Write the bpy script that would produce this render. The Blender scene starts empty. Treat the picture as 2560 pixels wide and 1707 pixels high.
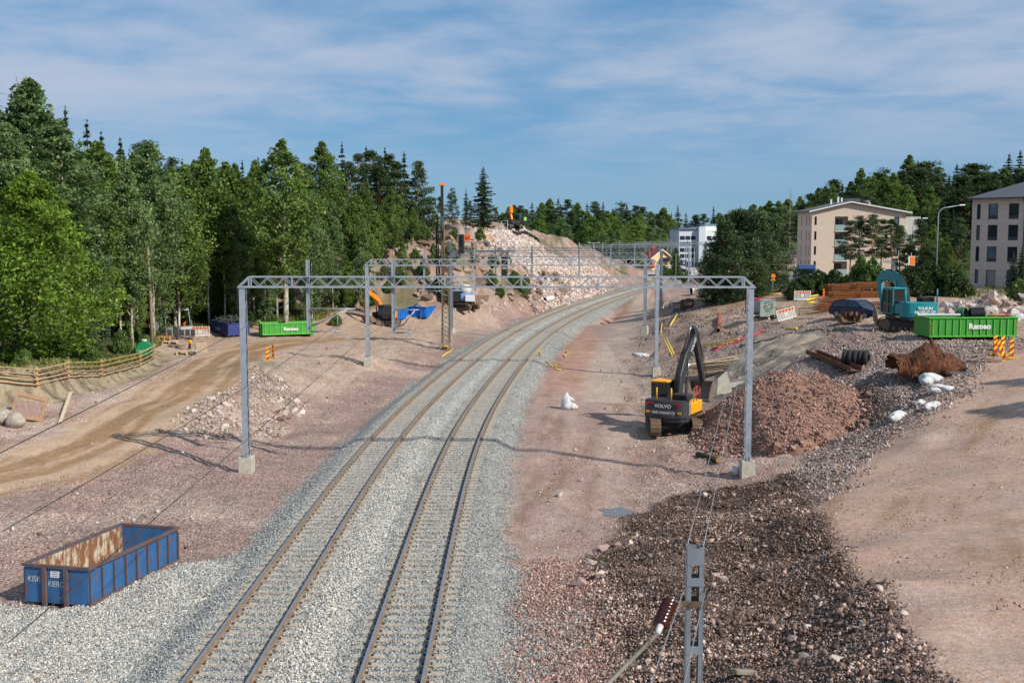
import bpy, bmesh, math, random
import numpy as np
from mathutils import Vector, Matrix, Euler

# ---------------------------------------------------------------- camera, sky, sun, exposure
sc = bpy.context.scene
C = sc.collection
R = math.radians
F_PX, CAM_Z = 2844.0, 10.9                     # focal length in photo pixels, camera height above the rails
PITCH = math.atan(266 / F_PX)
cam_d = bpy.data.cameras.new('camera'); cam = bpy.data.objects.new('camera', cam_d); C.objects.link(cam)
cam_d.sensor_width = 36.0; cam_d.lens = 36.0 * F_PX / 2560.0
cam_d.clip_start = 0.5; cam_d.clip_end = 20000
cam.location = (0, 0, CAM_Z); cam.rotation_euler = (R(90) - PITCH, 0, 0)
sc.camera = cam

SUN_AZ, SUN_EL = R(126), R(38)                 # compass azimuth from +Y clockwise, elevation
sun_dir = Vector((math.sin(SUN_AZ) * math.cos(SUN_EL), math.cos(SUN_AZ) * math.cos(SUN_EL), math.sin(SUN_EL)))
sun_d = bpy.data.lights.new('sun', 'SUN'); sun = bpy.data.objects.new('sun', sun_d); C.objects.link(sun)
sun_d.energy = 4.7; sun_d.angle = R(0.53); sun_d.color = (1.0, 0.945, 0.87)
sun.location = sun_dir * 80
sun.rotation_euler = sun_dir.to_track_quat('Z', 'Y').to_euler()

world = bpy.data.worlds.new('World'); sc.world = world; world.use_nodes = True
wt = world.node_tree; wt.nodes.clear()
def wn(t, **k):
    n = wt.nodes.new(t)
    for a, b in k.items(): setattr(n, a, b)
    return n
w_out = wn('ShaderNodeOutputWorld'); w_bg = wn('ShaderNodeBackground'); w_bg.inputs[1].default_value = 0.075
w_sky = wn('ShaderNodeTexSky', sky_type='NISHITA', sun_disc=False, sun_elevation=SUN_EL, sun_rotation=SUN_AZ,
           altitude=0, air_density=1.0, dust_density=0.0, ozone_density=2.0)
w_tc = wn('ShaderNodeTexCoord'); w_sep = wn('ShaderNodeSeparateXYZ')
wt.links.new(w_tc.outputs['Generated'], w_sep.inputs[0])
def wmath(op, a, b=None):
    n = wn('ShaderNodeMath', operation=op)
    for i, x in enumerate((a, b)):
        if x is None: continue
        if isinstance(x, (int, float)): n.inputs[i].default_value = x
        else: wt.links.new(x, n.inputs[i])
    return n.outputs[0]
w_den = wmath('ADD', wmath('MAXIMUM', w_sep.outputs[2], 0.0), 0.09)   # flat cloud deck seen in perspective
w_x = wmath('DIVIDE', w_sep.outputs[0], w_den); w_y = wmath('DIVIDE', w_sep.outputs[1], w_den)
w_v = wn('ShaderNodeCombineXYZ'); wt.links.new(w_x, w_v.inputs[0]); wt.links.new(w_y, w_v.inputs[1])
w_map = wn('ShaderNodeMapping'); w_map.inputs['Scale'].default_value = (0.8, 0.75, 1); w_map.inputs['Rotation'].default_value = (0, 0, R(-14))
w_map.inputs['Location'].default_value = (3.1, 1.35, 0)
wt.links.new(w_v.outputs[0], w_map.inputs[0])
w_n1 = wn('ShaderNodeTexNoise'); w_n1.inputs['Scale'].default_value = 0.62; w_n1.inputs['Detail'].default_value = 4; w_n1.inputs['Roughness'].default_value = 0.5
w_n2 = wn('ShaderNodeTexNoise'); w_n2.inputs['Scale'].default_value = 2.6; w_n2.inputs['Detail'].default_value = 8; w_n2.inputs['Roughness'].default_value = 0.58; w_n2.inputs['Distortion'].default_value = 0.25
wt.links.new(w_map.outputs[0], w_n1.inputs[0]); wt.links.new(w_map.outputs[0], w_n2.inputs[0])
w_mask = wmath('ADD', wmath('MULTIPLY', w_n1.outputs[0], 0.6), wmath('MULTIPLY', w_n2.outputs[0], 0.5))
w_rmp = wn('ShaderNodeMapRange'); w_rmp.interpolation_type = 'SMOOTHSTEP'
w_rmp.inputs[1].default_value = 0.36; w_rmp.inputs[2].default_value = 0.68; w_rmp.inputs[3].default_value = 0.0; w_rmp.inputs[4].default_value = 0.86
wt.links.new(w_mask, w_rmp.inputs[0])
w_hz = wn('ShaderNodeMapRange'); w_hz.inputs[1].default_value = 0.03; w_hz.inputs[2].default_value = 0.115   # decks thin out towards the horizon
wt.links.new(w_sep.outputs[2], w_hz.inputs[0])
w_fac = wmath('MULTIPLY', w_rmp.outputs[0], w_hz.outputs[0])
w_mix = wn('ShaderNodeMix', data_type='RGBA'); w_mix.inputs['B'].default_value = (6.3, 7.35, 9.2, 1)
w_tint = wn('ShaderNodeMix', data_type='RGBA', blend_type='MULTIPLY'); w_tint.inputs['Factor'].default_value = 1; w_tint.inputs['B'].default_value = (0.78, 0.95, 1.18, 1)
wt.links.new(w_sky.outputs[0], w_tint.inputs['A'])
w_deep = wn('ShaderNodeMix', data_type='RGBA'); w_deep.inputs['Factor'].default_value = 0.62; w_deep.inputs['B'].default_value = (1.7, 4.6, 8.2, 1)   # clear northern blue
wt.links.new(w_tint.outputs['Result'], w_deep.inputs['A'])
wt.links.new(w_fac, w_mix.inputs['Factor']); wt.links.new(w_deep.outputs['Result'], w_mix.inputs['A'])
wt.links.new(w_mix.outputs['Result'], w_bg.inputs[0]); wt.links.new(w_bg.outputs[0], w_out.inputs[0])

sc.view_settings.view_transform = 'Standard'; sc.view_settings.look = 'None'
sc.view_settings.exposure = 0.0; sc.view_settings.gamma = 1.0; sc.view_settings.use_curve_mapping = False
sc.cycles.max_bounces = 5; sc.cycles.diffuse_bounces = 3; sc.cycles.glossy_bounces = 2; sc.cycles.transmission_bounces = 3; sc.cycles.transparent_max_bounces = 6
sc.cycles.caustics_reflective = False; sc.cycles.caustics_refractive = False
sc.cycles.use_denoising = True

# ---------------------------------------------------------------- survey helpers: photo pixel -> world point
CP, SP = math.cos(PITCH), math.sin(PITCH)
def ray(u, v):
    a, b = u - 1280.0, 853.5 - v
    return np.array([a, F_PX * CP + b * SP, -F_PX * SP + b * CP])
def gz(u, v, z):                               # where that sight line meets height z
    r = ray(u, v); t = (z - CAM_Z) / r[2]
    return np.array([r[0] * t, r[1] * t, z])
def at(u, v, Y):                               # where it reaches distance Y
    r = ray(u, v); t = Y / r[1]
    return np.array([r[0] * t, Y, CAM_Z + r[2] * t])

# ---------------------------------------------------------------- numpy value noise
def _hash(ix, iy, s):
    n = (ix.astype(np.int64) * 374761393 + iy.astype(np.int64) * 668265263 + s * 974634777) & 0x7fffffff
    n = ((n ^ (n >> 13)) * 1274126177) & 0x7fffffff
    return ((n ^ (n >> 16)) & 0xffff) / 65535.0
def vnoise(x, y, s=0):
    ix, iy = np.floor(x), np.floor(y); fx, fy = x - ix, y - iy
    fx = fx * fx * (3 - 2 * fx); fy = fy * fy * (3 - 2 * fy)
    a, b, c, d = _hash(ix, iy, s), _hash(ix + 1, iy, s), _hash(ix, iy + 1, s), _hash(ix + 1, iy + 1, s)
    return (a * (1 - fx) + b * fx) * (1 - fy) + (c * (1 - fx) + d * fx) * fy
def fbm(x, y, o=4, s=0):
    t, a, n = 0, 0.5, 0
    for i in range(o):
        t = t + a * vnoise(x, y, s + i); n += a; a *= 0.5; x = x * 2.03 + 7.1; y = y * 2.03 + 3.7
    return t / n
def sstep(a, b, x):
    t = np.clip((x - a) / (b - a), 0, 1); return t * t * (3 - 2 * t)

# ---------------------------------------------------------------- track axis (between the two tracks)
_ty = np.array([-60, 0, 27, 43, 56, 70, 92, 110, 124, 148, 178, 200, 228, 250, 272, 295, 320, 350, 400, 470, 600, 800.])
_tx = np.array([-5.2, -5.2, -5.15, -5.15, -5.0, -4.4, -2.6, -0.75, 0.9, 4.9, 11.1, 16.4, 24.0, 30.2, 36.4, 42., 46.6, 49, 48.5, 43, 30, 10.])
_yy = np.arange(-60, 800, 1.0); _xx = np.interp(_yy, _ty, _tx)
_k = np.exp(-0.5 * (np.arange(-24, 25) / 9.0) ** 2); _k /= _k.sum()
_xx = np.convolve(np.pad(_xx, 24, mode='edge'), _k, mode='valid')
_tan = np.stack([np.gradient(_xx), np.ones_like(_xx)], 1); _tan /= np.linalg.norm(_tan, axis=1)[:, None]
def axis_x(y): return np.interp(y, _yy, _xx)
def axis_cos(y): return np.interp(y, _yy, _tan[:, 1])
def track_d(x, y): return (x - axis_x(y)) * axis_cos(y)     # signed distance from the axis, right positive
def track_pt(y, d):
    tx, ty = np.interp(y, _yy, _tan[:, 0]), np.interp(y, _yy, _tan[:, 1])
    return axis_x(y) + ty * d, y - tx * d

# ---------------------------------------------------------------- terrain
CTRL = []
def cz(*pts):
    for u, v, z in pts: CTRL.append(gz(u, v, z))
def ca(*pts):
    for u, v, Y in pts: CTRL.append(at(u, v, Y))
def cw(*pts):
    for p in pts: CTRL.append(np.array(p, float))
for yv in (0, 20, 35, 50, 65, 80, 100, 120, 145, 175, 210, 250, 300, 350, 420):     # formation beside the ballast
    for dv in (-6.6, 0, 6.2):
        px, py = track_pt(yv, dv); cw((px, py, -0.75))
cz((300,1250,-.7),(100,1450,-.9),(60,1600,-.9),(480,1300,-.75),(700,1120,-.7),(560,1180,-.65),(250,1330,-.8),(20,1330,-.6))
cz((30,1200,-.3),(200,1120,-.1),(330,1080,.15),(450,1000,.45),(530,940,.5),(600,880,.4),(560,905,.5))
cz((0,1080,.2),(150,1040,.3),(300,1000,.35),(420,950,.45),(490,900,.45),(0,1030,.5))
_bk = [(-300,925,66,1.5),(-120,925,67,1.5),(0,927,68.5,1.5),(92,930,70,1.45),(171,925,75,1.35),(254,926,82,.95),(351,904,93,.45),(384,890,100,.2)]   # bank top along the fence
for (q0, q1) in zip(_bk[:-1], _bk[1:]):
    A, B = at(*q0[:3]), at(*q1[:3]); L_ = float(np.hypot(*(B - A)[:2])); dx, dy = (B - A)[:2] / L_; n_ = max(2, int(L_ / 1.6))
    for i_ in range(n_):
        t = i_ / n_; P_ = A + (B - A) * t; hd = q0[3] + (q1[3] - q0[3]) * t
        cw(tuple(P_ + np.array([-dy * .15, dx * .15, 0]))); cw((P_[0] + dy * .62, P_[1] - dx * .62, P_[2] - hd * 1.05)); cw((P_[0] + dy * 1.7, P_[1] - dx * 1.7, P_[2] - hd * 1.18)); cw((P_[0] - dy * 1.6, P_[1] + dx * 1.6, P_[2] + .1))
cw((-40,82,3.2),(-60,90,4.5),(-36,100,1.6),(-40,72,3.4),(-90,70,5),(-34,112,.6),(-60,125,2))
cz((650,905,.9),(640,945,.7),(700,930,.75),(760,960,.2),(690,1050,-.6),(640,1060,-.5),(590,1000,.55),(560,1050,.3),(600,1085,-.6),(760,1020,-.6),(880,940,0.1),(840,985,-.5),(900,900,.35),(980,890,-.1),(960,930,-.6),(820,880,.35),(760,880,.45))
cz((700,850,0),(800,840,0),(900,830,.1),(1000,800,.3),(1060,800,.3),(1060,830,.2),(1150,805,.1),(1010,850,.2),(1180,850,-.4),(520,850,.05),(450,870,.05),(420,850,.1))
ca((1040,600,152),(1130,592,160),(1160,586,166),(1200,578,172),(1245,582,182),(1290,596,198),(1350,630,210),(1430,664,226),(1520,692,250))   # rock hill: crest
cz((1090,772,.2),(1180,772,.2),(1290,765,.2),(1400,745,.1),(1480,725,0),(1560,706,0),(1020,765,.4))             # rock hill: foot
cw((-18,150,9),(-28,160,9.5),(-40,170,9.5),(-30,200,11),(8,192,11.5),(-6,182,11.2),(4,205,12),(0,220,12),(12,250,10.5),(-60,180,9),(-80,150,5),(-62,135,2.4),(-45,125,.8),(-30,128,.8),(-22,132,.8),(-100,250,12),(0,330,9),(24,300,4),(20,270,7.5))
cw((-120,100,5),(-34,140,3.5),(-24,140,3),(-150,60,5),(-100,30,3),(-60,30,1),(-30,30,-.7),(-60,0,0),(-30,10,-.8),(-40,55,.2))
cz((1300,1100,-.8),(1450,1100,-.8),(1650,1090,-.7),(1867,1189,-.75),(1500,1250,-.85),(1300,1400,-.85),(1250,1650,-.9),(1500,950,-.9),(1530,850,-.9),(1570,780,-.6),(1640,941,-.7),(1612,840,-.5),(1420,870,-.7))
cz((1450,1420,-.85),(1530,1340,-.8),(1700,1230,-.75),(1850,1215,-.7),(1380,1660,-.8),(1600,1290,-.5),(1560,1420,-.35),(1560,1600,-.35),(1700,1400,.0),(1900,1500,.55),(1800,1650,.45),(2000,1640,.9))
cz((1985,1182,.15),(2025,1245,.65),(2057,1306,1.05),(2110,1380,1.5),(2166,1459,1.9),(2250,1580,2.25),(2340,1707,2.5),(1930,1205,-.55),(1960,1270,-.35),(2010,1400,.3),(2060,1520,.75))
cz((2300,1150,1.15),(2400,1400,1.95),(2500,1600,2.3),(2560,1250,1.9),(2450,1010,2.6),(2560,980,3.2),(2200,1130,.65),(2150,1280,1.1),(2300,1450,1.85),(2230,1400,1.6))
cz((2300,880,3.7),(2420,855,3.9),(2540,850,3.9),(2265,830,3.9),(2140,800,3.9),(2000,800,3.5),(1900,792,3.0),(2050,835,3.4),(2150,905,3.0),(2200,945,2.5),(2250,1060,1.5),(2130,985,1.7),(2080,1080,.1),(2100,1020,1.2),(2350,960,2.9),(2350,1030,2.2))
cz((1790,950,-.2),(1860,905,1.2),(1950,862,2.4),(1800,1000,-.6),(1900,940,1.0),(2000,900,2.6))
cz((1700,870,0),(1680,820,.5),(1750,830,1.2),(1800,770,2.4),(1720,760,1.0),(1660,790,.1),(1850,740,2.8),(1950,730,3.3),(1680,730,.5),(1750,738,1.6),(1700,900,-.3),(1760,880,.6))
cz((2050,730,4),(2300,730,4),(2500,740,4.0),(2000,712,2.6))
cw((30,30,2.6),(45,30,3),(30,10,2.6),(12,5,2.4),(60,70,4),(60,110,4.2),(90,60,4.5),(80,140,4),(70,163,3.2),(110,163,3.2),(58,226,1.6),(75,226,1.6),(90,230,2.2),(60,270,6),(100,285,10),(150,285,11),(70,330,6),(36,210,.6),(44,250,.6),(56,300,.8))
cw((4,16,.3),(10,14,2.5),(4,5,.2),(0,10,-.6))
for a in range(0, 360, 30): cw((700 * math.sin(R(a)), 700 * math.cos(R(a)), 4))
cw((-150,450,8),(0,450,4),(40,450,.6),(120,450,3),(200,420,8),(260,200,10),(-250,200,10))
CTRL = np.array(CTRL)
_cx, _cy, _czz = CTRL[:, 0] / 30, CTRL[:, 1] / 30, CTRL[:, 2]
def _phi(r2): return -np.sqrt(r2 + 0.0012)
def _rbf_solve():
    n = len(CTRL)
    r2 = (_cx[:, None] - _cx[None]) ** 2 + (_cy[:, None] - _cy[None]) ** 2
    A = _phi(r2) + 2e-4 * np.eye(n)
    M = np.zeros((n + 1, n + 1)); M[:n, :n] = A; M[:n, n] = 1; M[n, :n] = 1
    return np.linalg.solve(M, np.append(_czz, 0))
_w = _rbf_solve()
def base_h(x, y):
    x = np.asarray(x, float) / 30; y = np.asarray(y, float) / 30
    out = np.full(x.shape, _w[-1])
    fl = out.ravel(); xf, yf = x.ravel(), y.ravel()
    for s in range(0, len(fl), 20000):
        e = s + 20000
        r2 = (xf[s:e, None] - _cx[None]) ** 2 + (yf[s:e, None] - _cy[None]) ** 2
        fl[s:e] += _phi(r2) @ _w[:-1]
    return fl.reshape(x.shape)
def dist_poly(x, y, pts):                       # distance to a polyline, signed side, and position along it
    best = np.full(x.shape, 1e9); side = np.zeros(x.shape); along = np.zeros(x.shape); acc = 0
    for (ax, ay), (bx, by) in zip(pts[:-1], pts[1:]):
        dx, dy = bx - ax, by - ay; L = math.hypot(dx, dy)
        t = np.clip(((x - ax) * dx + (y - ay) * dy) / L ** 2, 0, 1)
        d = np.hypot(x - ax - t * dx, y - ay - t * dy)
        m = d < best
        best = np.where(m, d, best); side = np.where(m, np.sign(dx * (y - ay) - dy * (x - ax)), side); along = np.where(m, acc + t * L, along)
        acc += L
    return best, side, along
def XY(*pts): return [tuple(gz(*p)[:2]) for p in pts]
ROAD_L = XY((-200,1230,-.4),(60,1170,-.2),(250,1105,-.1),(420,1020,.05),(520,950,.1),(590,895,.05),(680,860,0),(800,850,0))
ROAD_R = XY((2560,1900,2.5),(2480,1560,2.3),(2400,1300,1.7),(2420,1130,1.5),(2520,1000,3.0),(2640,920,3.6))
PAD_R = XY((1330,1330,-.85),(1400,1180,-.8),(1440,1030,-.85),(1480,940,-.9),(1520,860,-.9),(1560,800,-.7),(1600,750,-.4))
HAUL_R = XY((1700,795,.6),(1790,775,2.2),(1880,745,2.9),(2000,745,3.5),(2060,790,3.8))
def ballast_h(d):
    a = np.abs(d)
    shoulder = -0.20 - np.clip(a - 3.75, 0, 99) / 1.7
    ridge = 0.16 * np.exp(-(d / 0.55) ** 2)
    return shoulder + ridge
BANK = [tuple(at(u, v, Y)[:2]) for u, v, Y in [(-300,925,66),(-120,925,67),(0,927,68.5),(92,930,70),(171,925,75),(254,926,82),(351,904,93),(384,890,100)]]
def H(x, y, fine=True):
    x = np.asarray(x, float); y = np.asarray(y, float)
    z = base_h(x, y)
    d = track_d(x, y)
    if fine:
        rough = sstep(4.5, 9, np.abs(d))
        db, sb, _ = dist_poly(x, y, BANK)
        hill = ((x > -40) & (x < 45) & (y > 140) & (y < 300)) * sstep(1.0, 3.0, z) * sstep(6, 10, -d)
        near_r = ((x > 0) & (y < 110)) * sstep(6, 9, d)
        rl, _, _ = dist_poly(x, y, ROAD_L); rr, _, _ = dist_poly(x, y, ROAD_R); rp, _, _ = dist_poly(x, y, PAD_R); rh, _, _ = dist_poly(x, y, HAUL_R)
        smooth = np.minimum.reduce([sstep(2.2, 4.5, rl), sstep(3.5, 6, rr), sstep(2.5, 5, rp), sstep(2.5, 5, rh)])
        n1 = fbm(x * .35, y * .35, 4, 3) - .5; n2 = fbm(x * 1.3, y * 1.3, 3, 9) - .5
        z = z + rough * (0.15 + .85 * smooth) * (n1 * .4 + n2 * .24 + (fbm(x * 2.6, y * 2.6, 2, 13) - .5) * .1)
        z = z + near_r * smooth * (np.abs(fbm(x * .8, y * .8, 4, 21) - .5) * .75 - .13)
        z = z + hill * ((fbm(x * .22, y * .22, 4, 31) - .62) * 1.6 + (np.abs(fbm(x * .6, y * .6, 3, 35) - .5) - .25) * 1.5)
        z = z + np.exp(-((db - .6) / .5) ** 2) * (sb < 0) * ((fbm(x * 1.9, y * 1.9, 4, 41) - .5) * .6 - np.abs(fbm(x * 3.1, y * 1.2, 3, 43) - .5) * .5)
        z = z + sstep(1.2, .4, np.abs(rl - 1.0)) * -0.05 + (fbm(x * .12, y * 2.2, 3, 5) - .5) * .05 * sstep(3, 1.5, rl)
    z = z + .45 * np.exp(-(((x + 10.6) / 1.5) ** 2 + ((y - 37.2) / 2.6) ** 2)) * sstep(-13.2, -11.6, x + (y - 36) * -.24)
    for (bx, by, rx, ry, bh) in BUMPS:
        q = np.exp(-(((x - bx) / rx) ** 2 + ((y - by) / ry) ** 2)); z = z + q * bh * (.65 + .8 * fbm(x * .9, y * .9, 4, 55))
    zl = -.45 + np.clip(np.abs(d) - np.where(d < 0, 5.6, 5.4), 0, 99) * np.where(d < 0, 1.3, .75)
    z = np.where(y > 150, np.minimum(z, zl), z)
    wp = sstep(2.3, 1.4, np.hypot(x - PUD[0], y - PUD[1])); z = z * (1 - wp) + wp * -.90
    px, py = PIT
    z = z - 1.1 * sstep(2.3, 1.5, np.hypot((x - px) / 1.25, (y - py)))
    zb = ballast_h(d)
    return np.maximum(np.where(np.abs(d) < 4.2, np.minimum(z, -.4), z), zb)
BUMPS = [(*gz(u, v, z)[:2], rx, ry, bh) for u, v, z, rx, ry, bh in [(1690,818,.4,2.2,5.,1.0),(1655,842,-.2,1.3,3.,.7),(1722,765,1.,2.6,7.,.9),(1668,900,-.5,1.6,2.2,.5),(1720,850,.6,2.0,3.0,.5),(640,935,.4,3.0,3.0,.45),(940,905,.1,2.0,3.,.5),(1010,885,0,2.2,3.,.55),(2190,985,1.8,1.3,2.6,.7),(1620,1275,-.5,1.6,1.0,.4),(1350,880,-.7,1.2,3.,.45),(1400,1180,-.8,1.2,2.,-.12),(600,1090,-.4,2.,1.5,.35),(2290,1090,1.6,1.5,1.2,.25),(1905,862,2.,1.0,1.4,.35),(1965,852,2.6,1.2,1.3,.4),(1850,915,1.,1.2,1.5,.35),(1800,960,-.2,1.,1.4,.3),(560,1040,-.1,1.2,1.6,.35),(600,1010,.1,1.1,1.3,.45),(660,985,.2,1.3,1.4,.4),(520,1075,-.2,1.2,1.,.3),(720,1000,-.2,1.,1.2,.35)]]
PUD = tuple(gz(1540, 1280, -.9)[:2])
PIT = tuple(gz(1672, 868, .2)[:2])
def h1(x, y): return float(H(np.array([x]), np.array([y]))[0])
def hit(u, v, y0=12., y1=700.):                 # where that sight line meets the ground
    r = ray(u, v); ys = np.geomspace(y0, y1, 900)
    xs = r[0] / r[1] * ys; zs = CAM_Z + r[2] / r[1] * ys
    g = H(xs, ys) - zs
    i = int(np.argmax(g > 0)) if (g > 0).any() else len(ys) - 1
    if i > 0:
        a, b = g[i - 1], g[i]; t = -a / (b - a) if b != a else 0
        Y = ys[i - 1] + t * (ys[i] - ys[i - 1])
    else: Y = ys[0]
    p = at(u, v, Y); return Vector((p[0], p[1], h1(p[0], p[1])))

# ---------------------------------------------------------------- materials
MATS = {}
def _nodes(name):
    m = bpy.data.materials.new(name); m.use_nodes = True; t = m.node_tree; t.nodes.clear()
    return m, t
def nd(t, typ, **k):
    n = t.nodes.new(typ)
    for a, b in k.items():
        if isinstance(a, str) and hasattr(n, a): setattr(n, a, b)
    return n
def srgb(r, g, b):
    f = lambda c: ((c / 255 + .055) / 1.055) ** 2.4 if c > 10 else c / 255 / 12.92
    return (f(r), f(g), f(b))
def mat(name, col, rough=.6, metal=0., var=.18, scale=3., bump=0., bscale=None, wear=None, wscale=2.5, wamt=.5, streak=False, spec=.5, ovar=0.):
    """plain procedural paint/metal/wood: base colour broken up by noise, optional wear colour with its own shape"""
    if name in MATS: return MATS[name]
    m, t = _nodes(name); L = t.links.new
    o = nd(t, 'ShaderNodeOutputMaterial'); p = nd(t, 'ShaderNodeBsdfPrincipled'); L(p.outputs[0], o.inputs[0])
    p.inputs['Roughness'].default_value = rough; p.inputs['Metallic'].default_value = metal; p.inputs['Specular IOR Level'].default_value = spec
    tc = nd(t, 'ShaderNodeTexCoord'); mp = nd(t, 'ShaderNodeMapping'); L(tc.outputs['Object'], mp.inputs[0])
    if streak: mp.inputs['Scale'].default_value = streak if isinstance(streak, tuple) else (3, 3, .35)
    n = nd(t, 'ShaderNodeTexNoise'); n.inputs['Scale'].default_value = scale; n.inputs['Detail'].default_value = 6; L(mp.outputs[0], n.inputs[0])
    mr = nd(t, 'ShaderNodeMapRange'); mr.inputs[1].default_value = .3; mr.inputs[2].default_value = .7; mr.inputs[3].default_value = 1 - var; mr.inputs[4].default_value = 1 + var * .6
    L(n.outputs[0], mr.inputs[0])
    mx = nd(t, 'ShaderNodeMix', data_type='RGBA', blend_type='MULTIPLY'); mx.inputs['Factor'].default_value = 1; mx.inputs['A'].default_value = (*col, 1)
    L(mr.outputs[0], mx.inputs['B']); out = mx.outputs['Result']
    if ovar:
        oi = nd(t, 'ShaderNodeObjectInfo'); om = nd(t, 'ShaderNodeMapRange'); om.inputs[3].default_value = 1 - ovar; om.inputs[4].default_value = 1 + ovar; L(oi.outputs['Random'], om.inputs[0])
        m3 = nd(t, 'ShaderNodeMix', data_type='RGBA', blend_type='MULTIPLY'); m3.inputs['Factor'].default_value = 1; L(out, m3.inputs['A']); L(om.outputs[0], m3.inputs['B']); out = m3.outputs['Result']
    if wear:
        w = nd(t, 'ShaderNodeTexNoise'); w.inputs['Scale'].default_value = wscale; w.inputs['Detail'].default_value = 8; w.inputs['Roughness'].default_value = .65; L(mp.outputs[0], w.inputs[0])
        wr = nd(t, 'ShaderNodeMapRange'); wr.inputs[1].default_value = .72 - .35 * wamt; wr.inputs[2].default_value = .8 - .3 * wamt; L(w.outputs[0], wr.inputs[0])
        m2 = nd(t, 'ShaderNodeMix', data_type='RGBA'); m2.inputs['B'].default_value = (*wear, 1); L(wr.outputs[0], m2.inputs['Factor']); L(out, m2.inputs['A']); out = m2.outputs['Result']
        rr = nd(t, 'ShaderNodeMapRange'); rr.inputs[3].default_value = rough; rr.inputs[4].default_value = min(1, rough + .35); L(wr.outputs[0], rr.inputs[0]); L(rr.outputs[0], p.inputs['Roughness'])
    L(out, p.inputs['Base Color'])
    if bump:
        bn = nd(t, 'ShaderNodeTexNoise'); bn.inputs['Scale'].default_value = bscale or scale * 4; bn.inputs['Detail'].default_value = 6; L(mp.outputs[0], bn.inputs[0])
        b = nd(t, 'ShaderNodeBump'); b.inputs['Strength'].default_value = bump; b.inputs['Distance'].default_value = .05; L(bn.outputs[0], b.inputs['Height']); L(b.outputs[0], p.inputs['Normal'])
    MATS[name] = m; return m
def leaf_mat(name, col, col2, gloss=.04, trans=.42, vs=.36):
    if name in MATS: return MATS[name]
    m, t = _nodes(name); L = t.links.new
    o = nd(t, 'ShaderNodeOutputMaterial')
    a = nd(t, 'ShaderNodeAttribute'); a.attribute_name = 'tone'
    oi = nd(t, 'ShaderNodeObjectInfo')
    mx = nd(t, 'ShaderNodeMix', data_type='RGBA'); mx.inputs['A'].default_value = (*col, 1); mx.inputs['B'].default_value = (*col2, 1)
    mm = nd(t, 'ShaderNodeMath', operation='MULTIPLY_ADD'); mm.inputs[1].default_value = .6; L(a.outputs['Fac'], mm.inputs[0])
    m4 = nd(t, 'ShaderNodeMath', operation='MULTIPLY'); m4.inputs[1].default_value = .4; L(oi.outputs['Random'], m4.inputs[0]); L(m4.outputs[0], mm.inputs[2]); L(mm.outputs[0], mx.inputs['Factor'])
    mr = nd(t, 'ShaderNodeMapRange'); mr.inputs[3].default_value = 1 - vs; mr.inputs[4].default_value = 1 + vs * .7; L(a.outputs['Fac'], mr.inputs[0])
    m2 = nd(t, 'ShaderNodeMix', data_type='RGBA', blend_type='MULTIPLY'); m2.inputs['Factor'].default_value = 1; L(mx.outputs['Result'], m2.inputs['A']); L(mr.outputs[0], m2.inputs['B'])
    df = nd(t, 'ShaderNodeBsdfDiffuse'); tr = nd(t, 'ShaderNodeBsdfTranslucent'); gl = nd(t, 'ShaderNodeBsdfGlossy'); gl.inputs['Roughness'].default_value = .42; gl.inputs['Color'].default_value = (.9, .95, .9, 1)
    L(m2.outputs['Result'], df.inputs[0]); L(m2.outputs['Result'], tr.inputs[0])
    s1 = nd(t, 'ShaderNodeMixShader'); s1.inputs[0].default_value = trans; L(df.outputs[0], s1.inputs[1]); L(tr.outputs[0], s1.inputs[2])
    s2 = nd(t, 'ShaderNodeMixShader'); s2.inputs[0].default_value = gloss; L(s1.outputs[0], s2.inputs[1]); L(gl.outputs[0], s2.inputs[2]); L(s2.outputs[0], o.inputs[0])
    MATS[name] = m; return m
def stone_mat(name, rough=.85, grain=6., var=.22, mul=1.0):
    """stones: per-stone colour from the 'col' attribute, broken up by noise"""
    if name in MATS: return MATS[name]
    m, t = _nodes(name); L = t.links.new
    o = nd(t, 'ShaderNodeOutputMaterial'); p = nd(t, 'ShaderNodeBsdfPrincipled'); L(p.outputs[0], o.inputs[0]); p.inputs['Roughness'].default_value = rough; p.inputs['Specular IOR Level'].default_value = .25
    a = nd(t, 'ShaderNodeAttribute'); a.attribute_name = 'col'; g = nd(t, 'ShaderNodeNewGeometry')
    n = nd(t, 'ShaderNodeTexNoise'); n.inputs['Scale'].default_value = grain; n.inputs['Detail'].default_value = 6; L(g.outputs['Position'], n.inputs[0])
    mr = nd(t, 'ShaderNodeMapRange'); mr.inputs[1].default_value = .3; mr.inputs[2].default_value = .7; mr.inputs[3].default_value = (1 - var) * mul; mr.inputs[4].default_value = (1 + var) * mul; L(n.outputs[0], mr.inputs[0])
    mx = nd(t, 'ShaderNodeMix', data_type='RGBA', blend_type='MULTIPLY'); mx.inputs['Factor'].default_value = 1; L(a.outputs['Color'], mx.inputs['A']); L(mr.outputs[0], mx.inputs['B']); L(mx.outputs['Result'], p.inputs['Base Color'])
    b = nd(t, 'ShaderNodeBump'); b.inputs['Strength'].default_value = .4; b.inputs['Distance'].default_value = .03; L(n.outputs[0], b.inputs['Height']); L(b.outputs[0], p.inputs['Normal'])
    MATS[name] = m; return m

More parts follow.
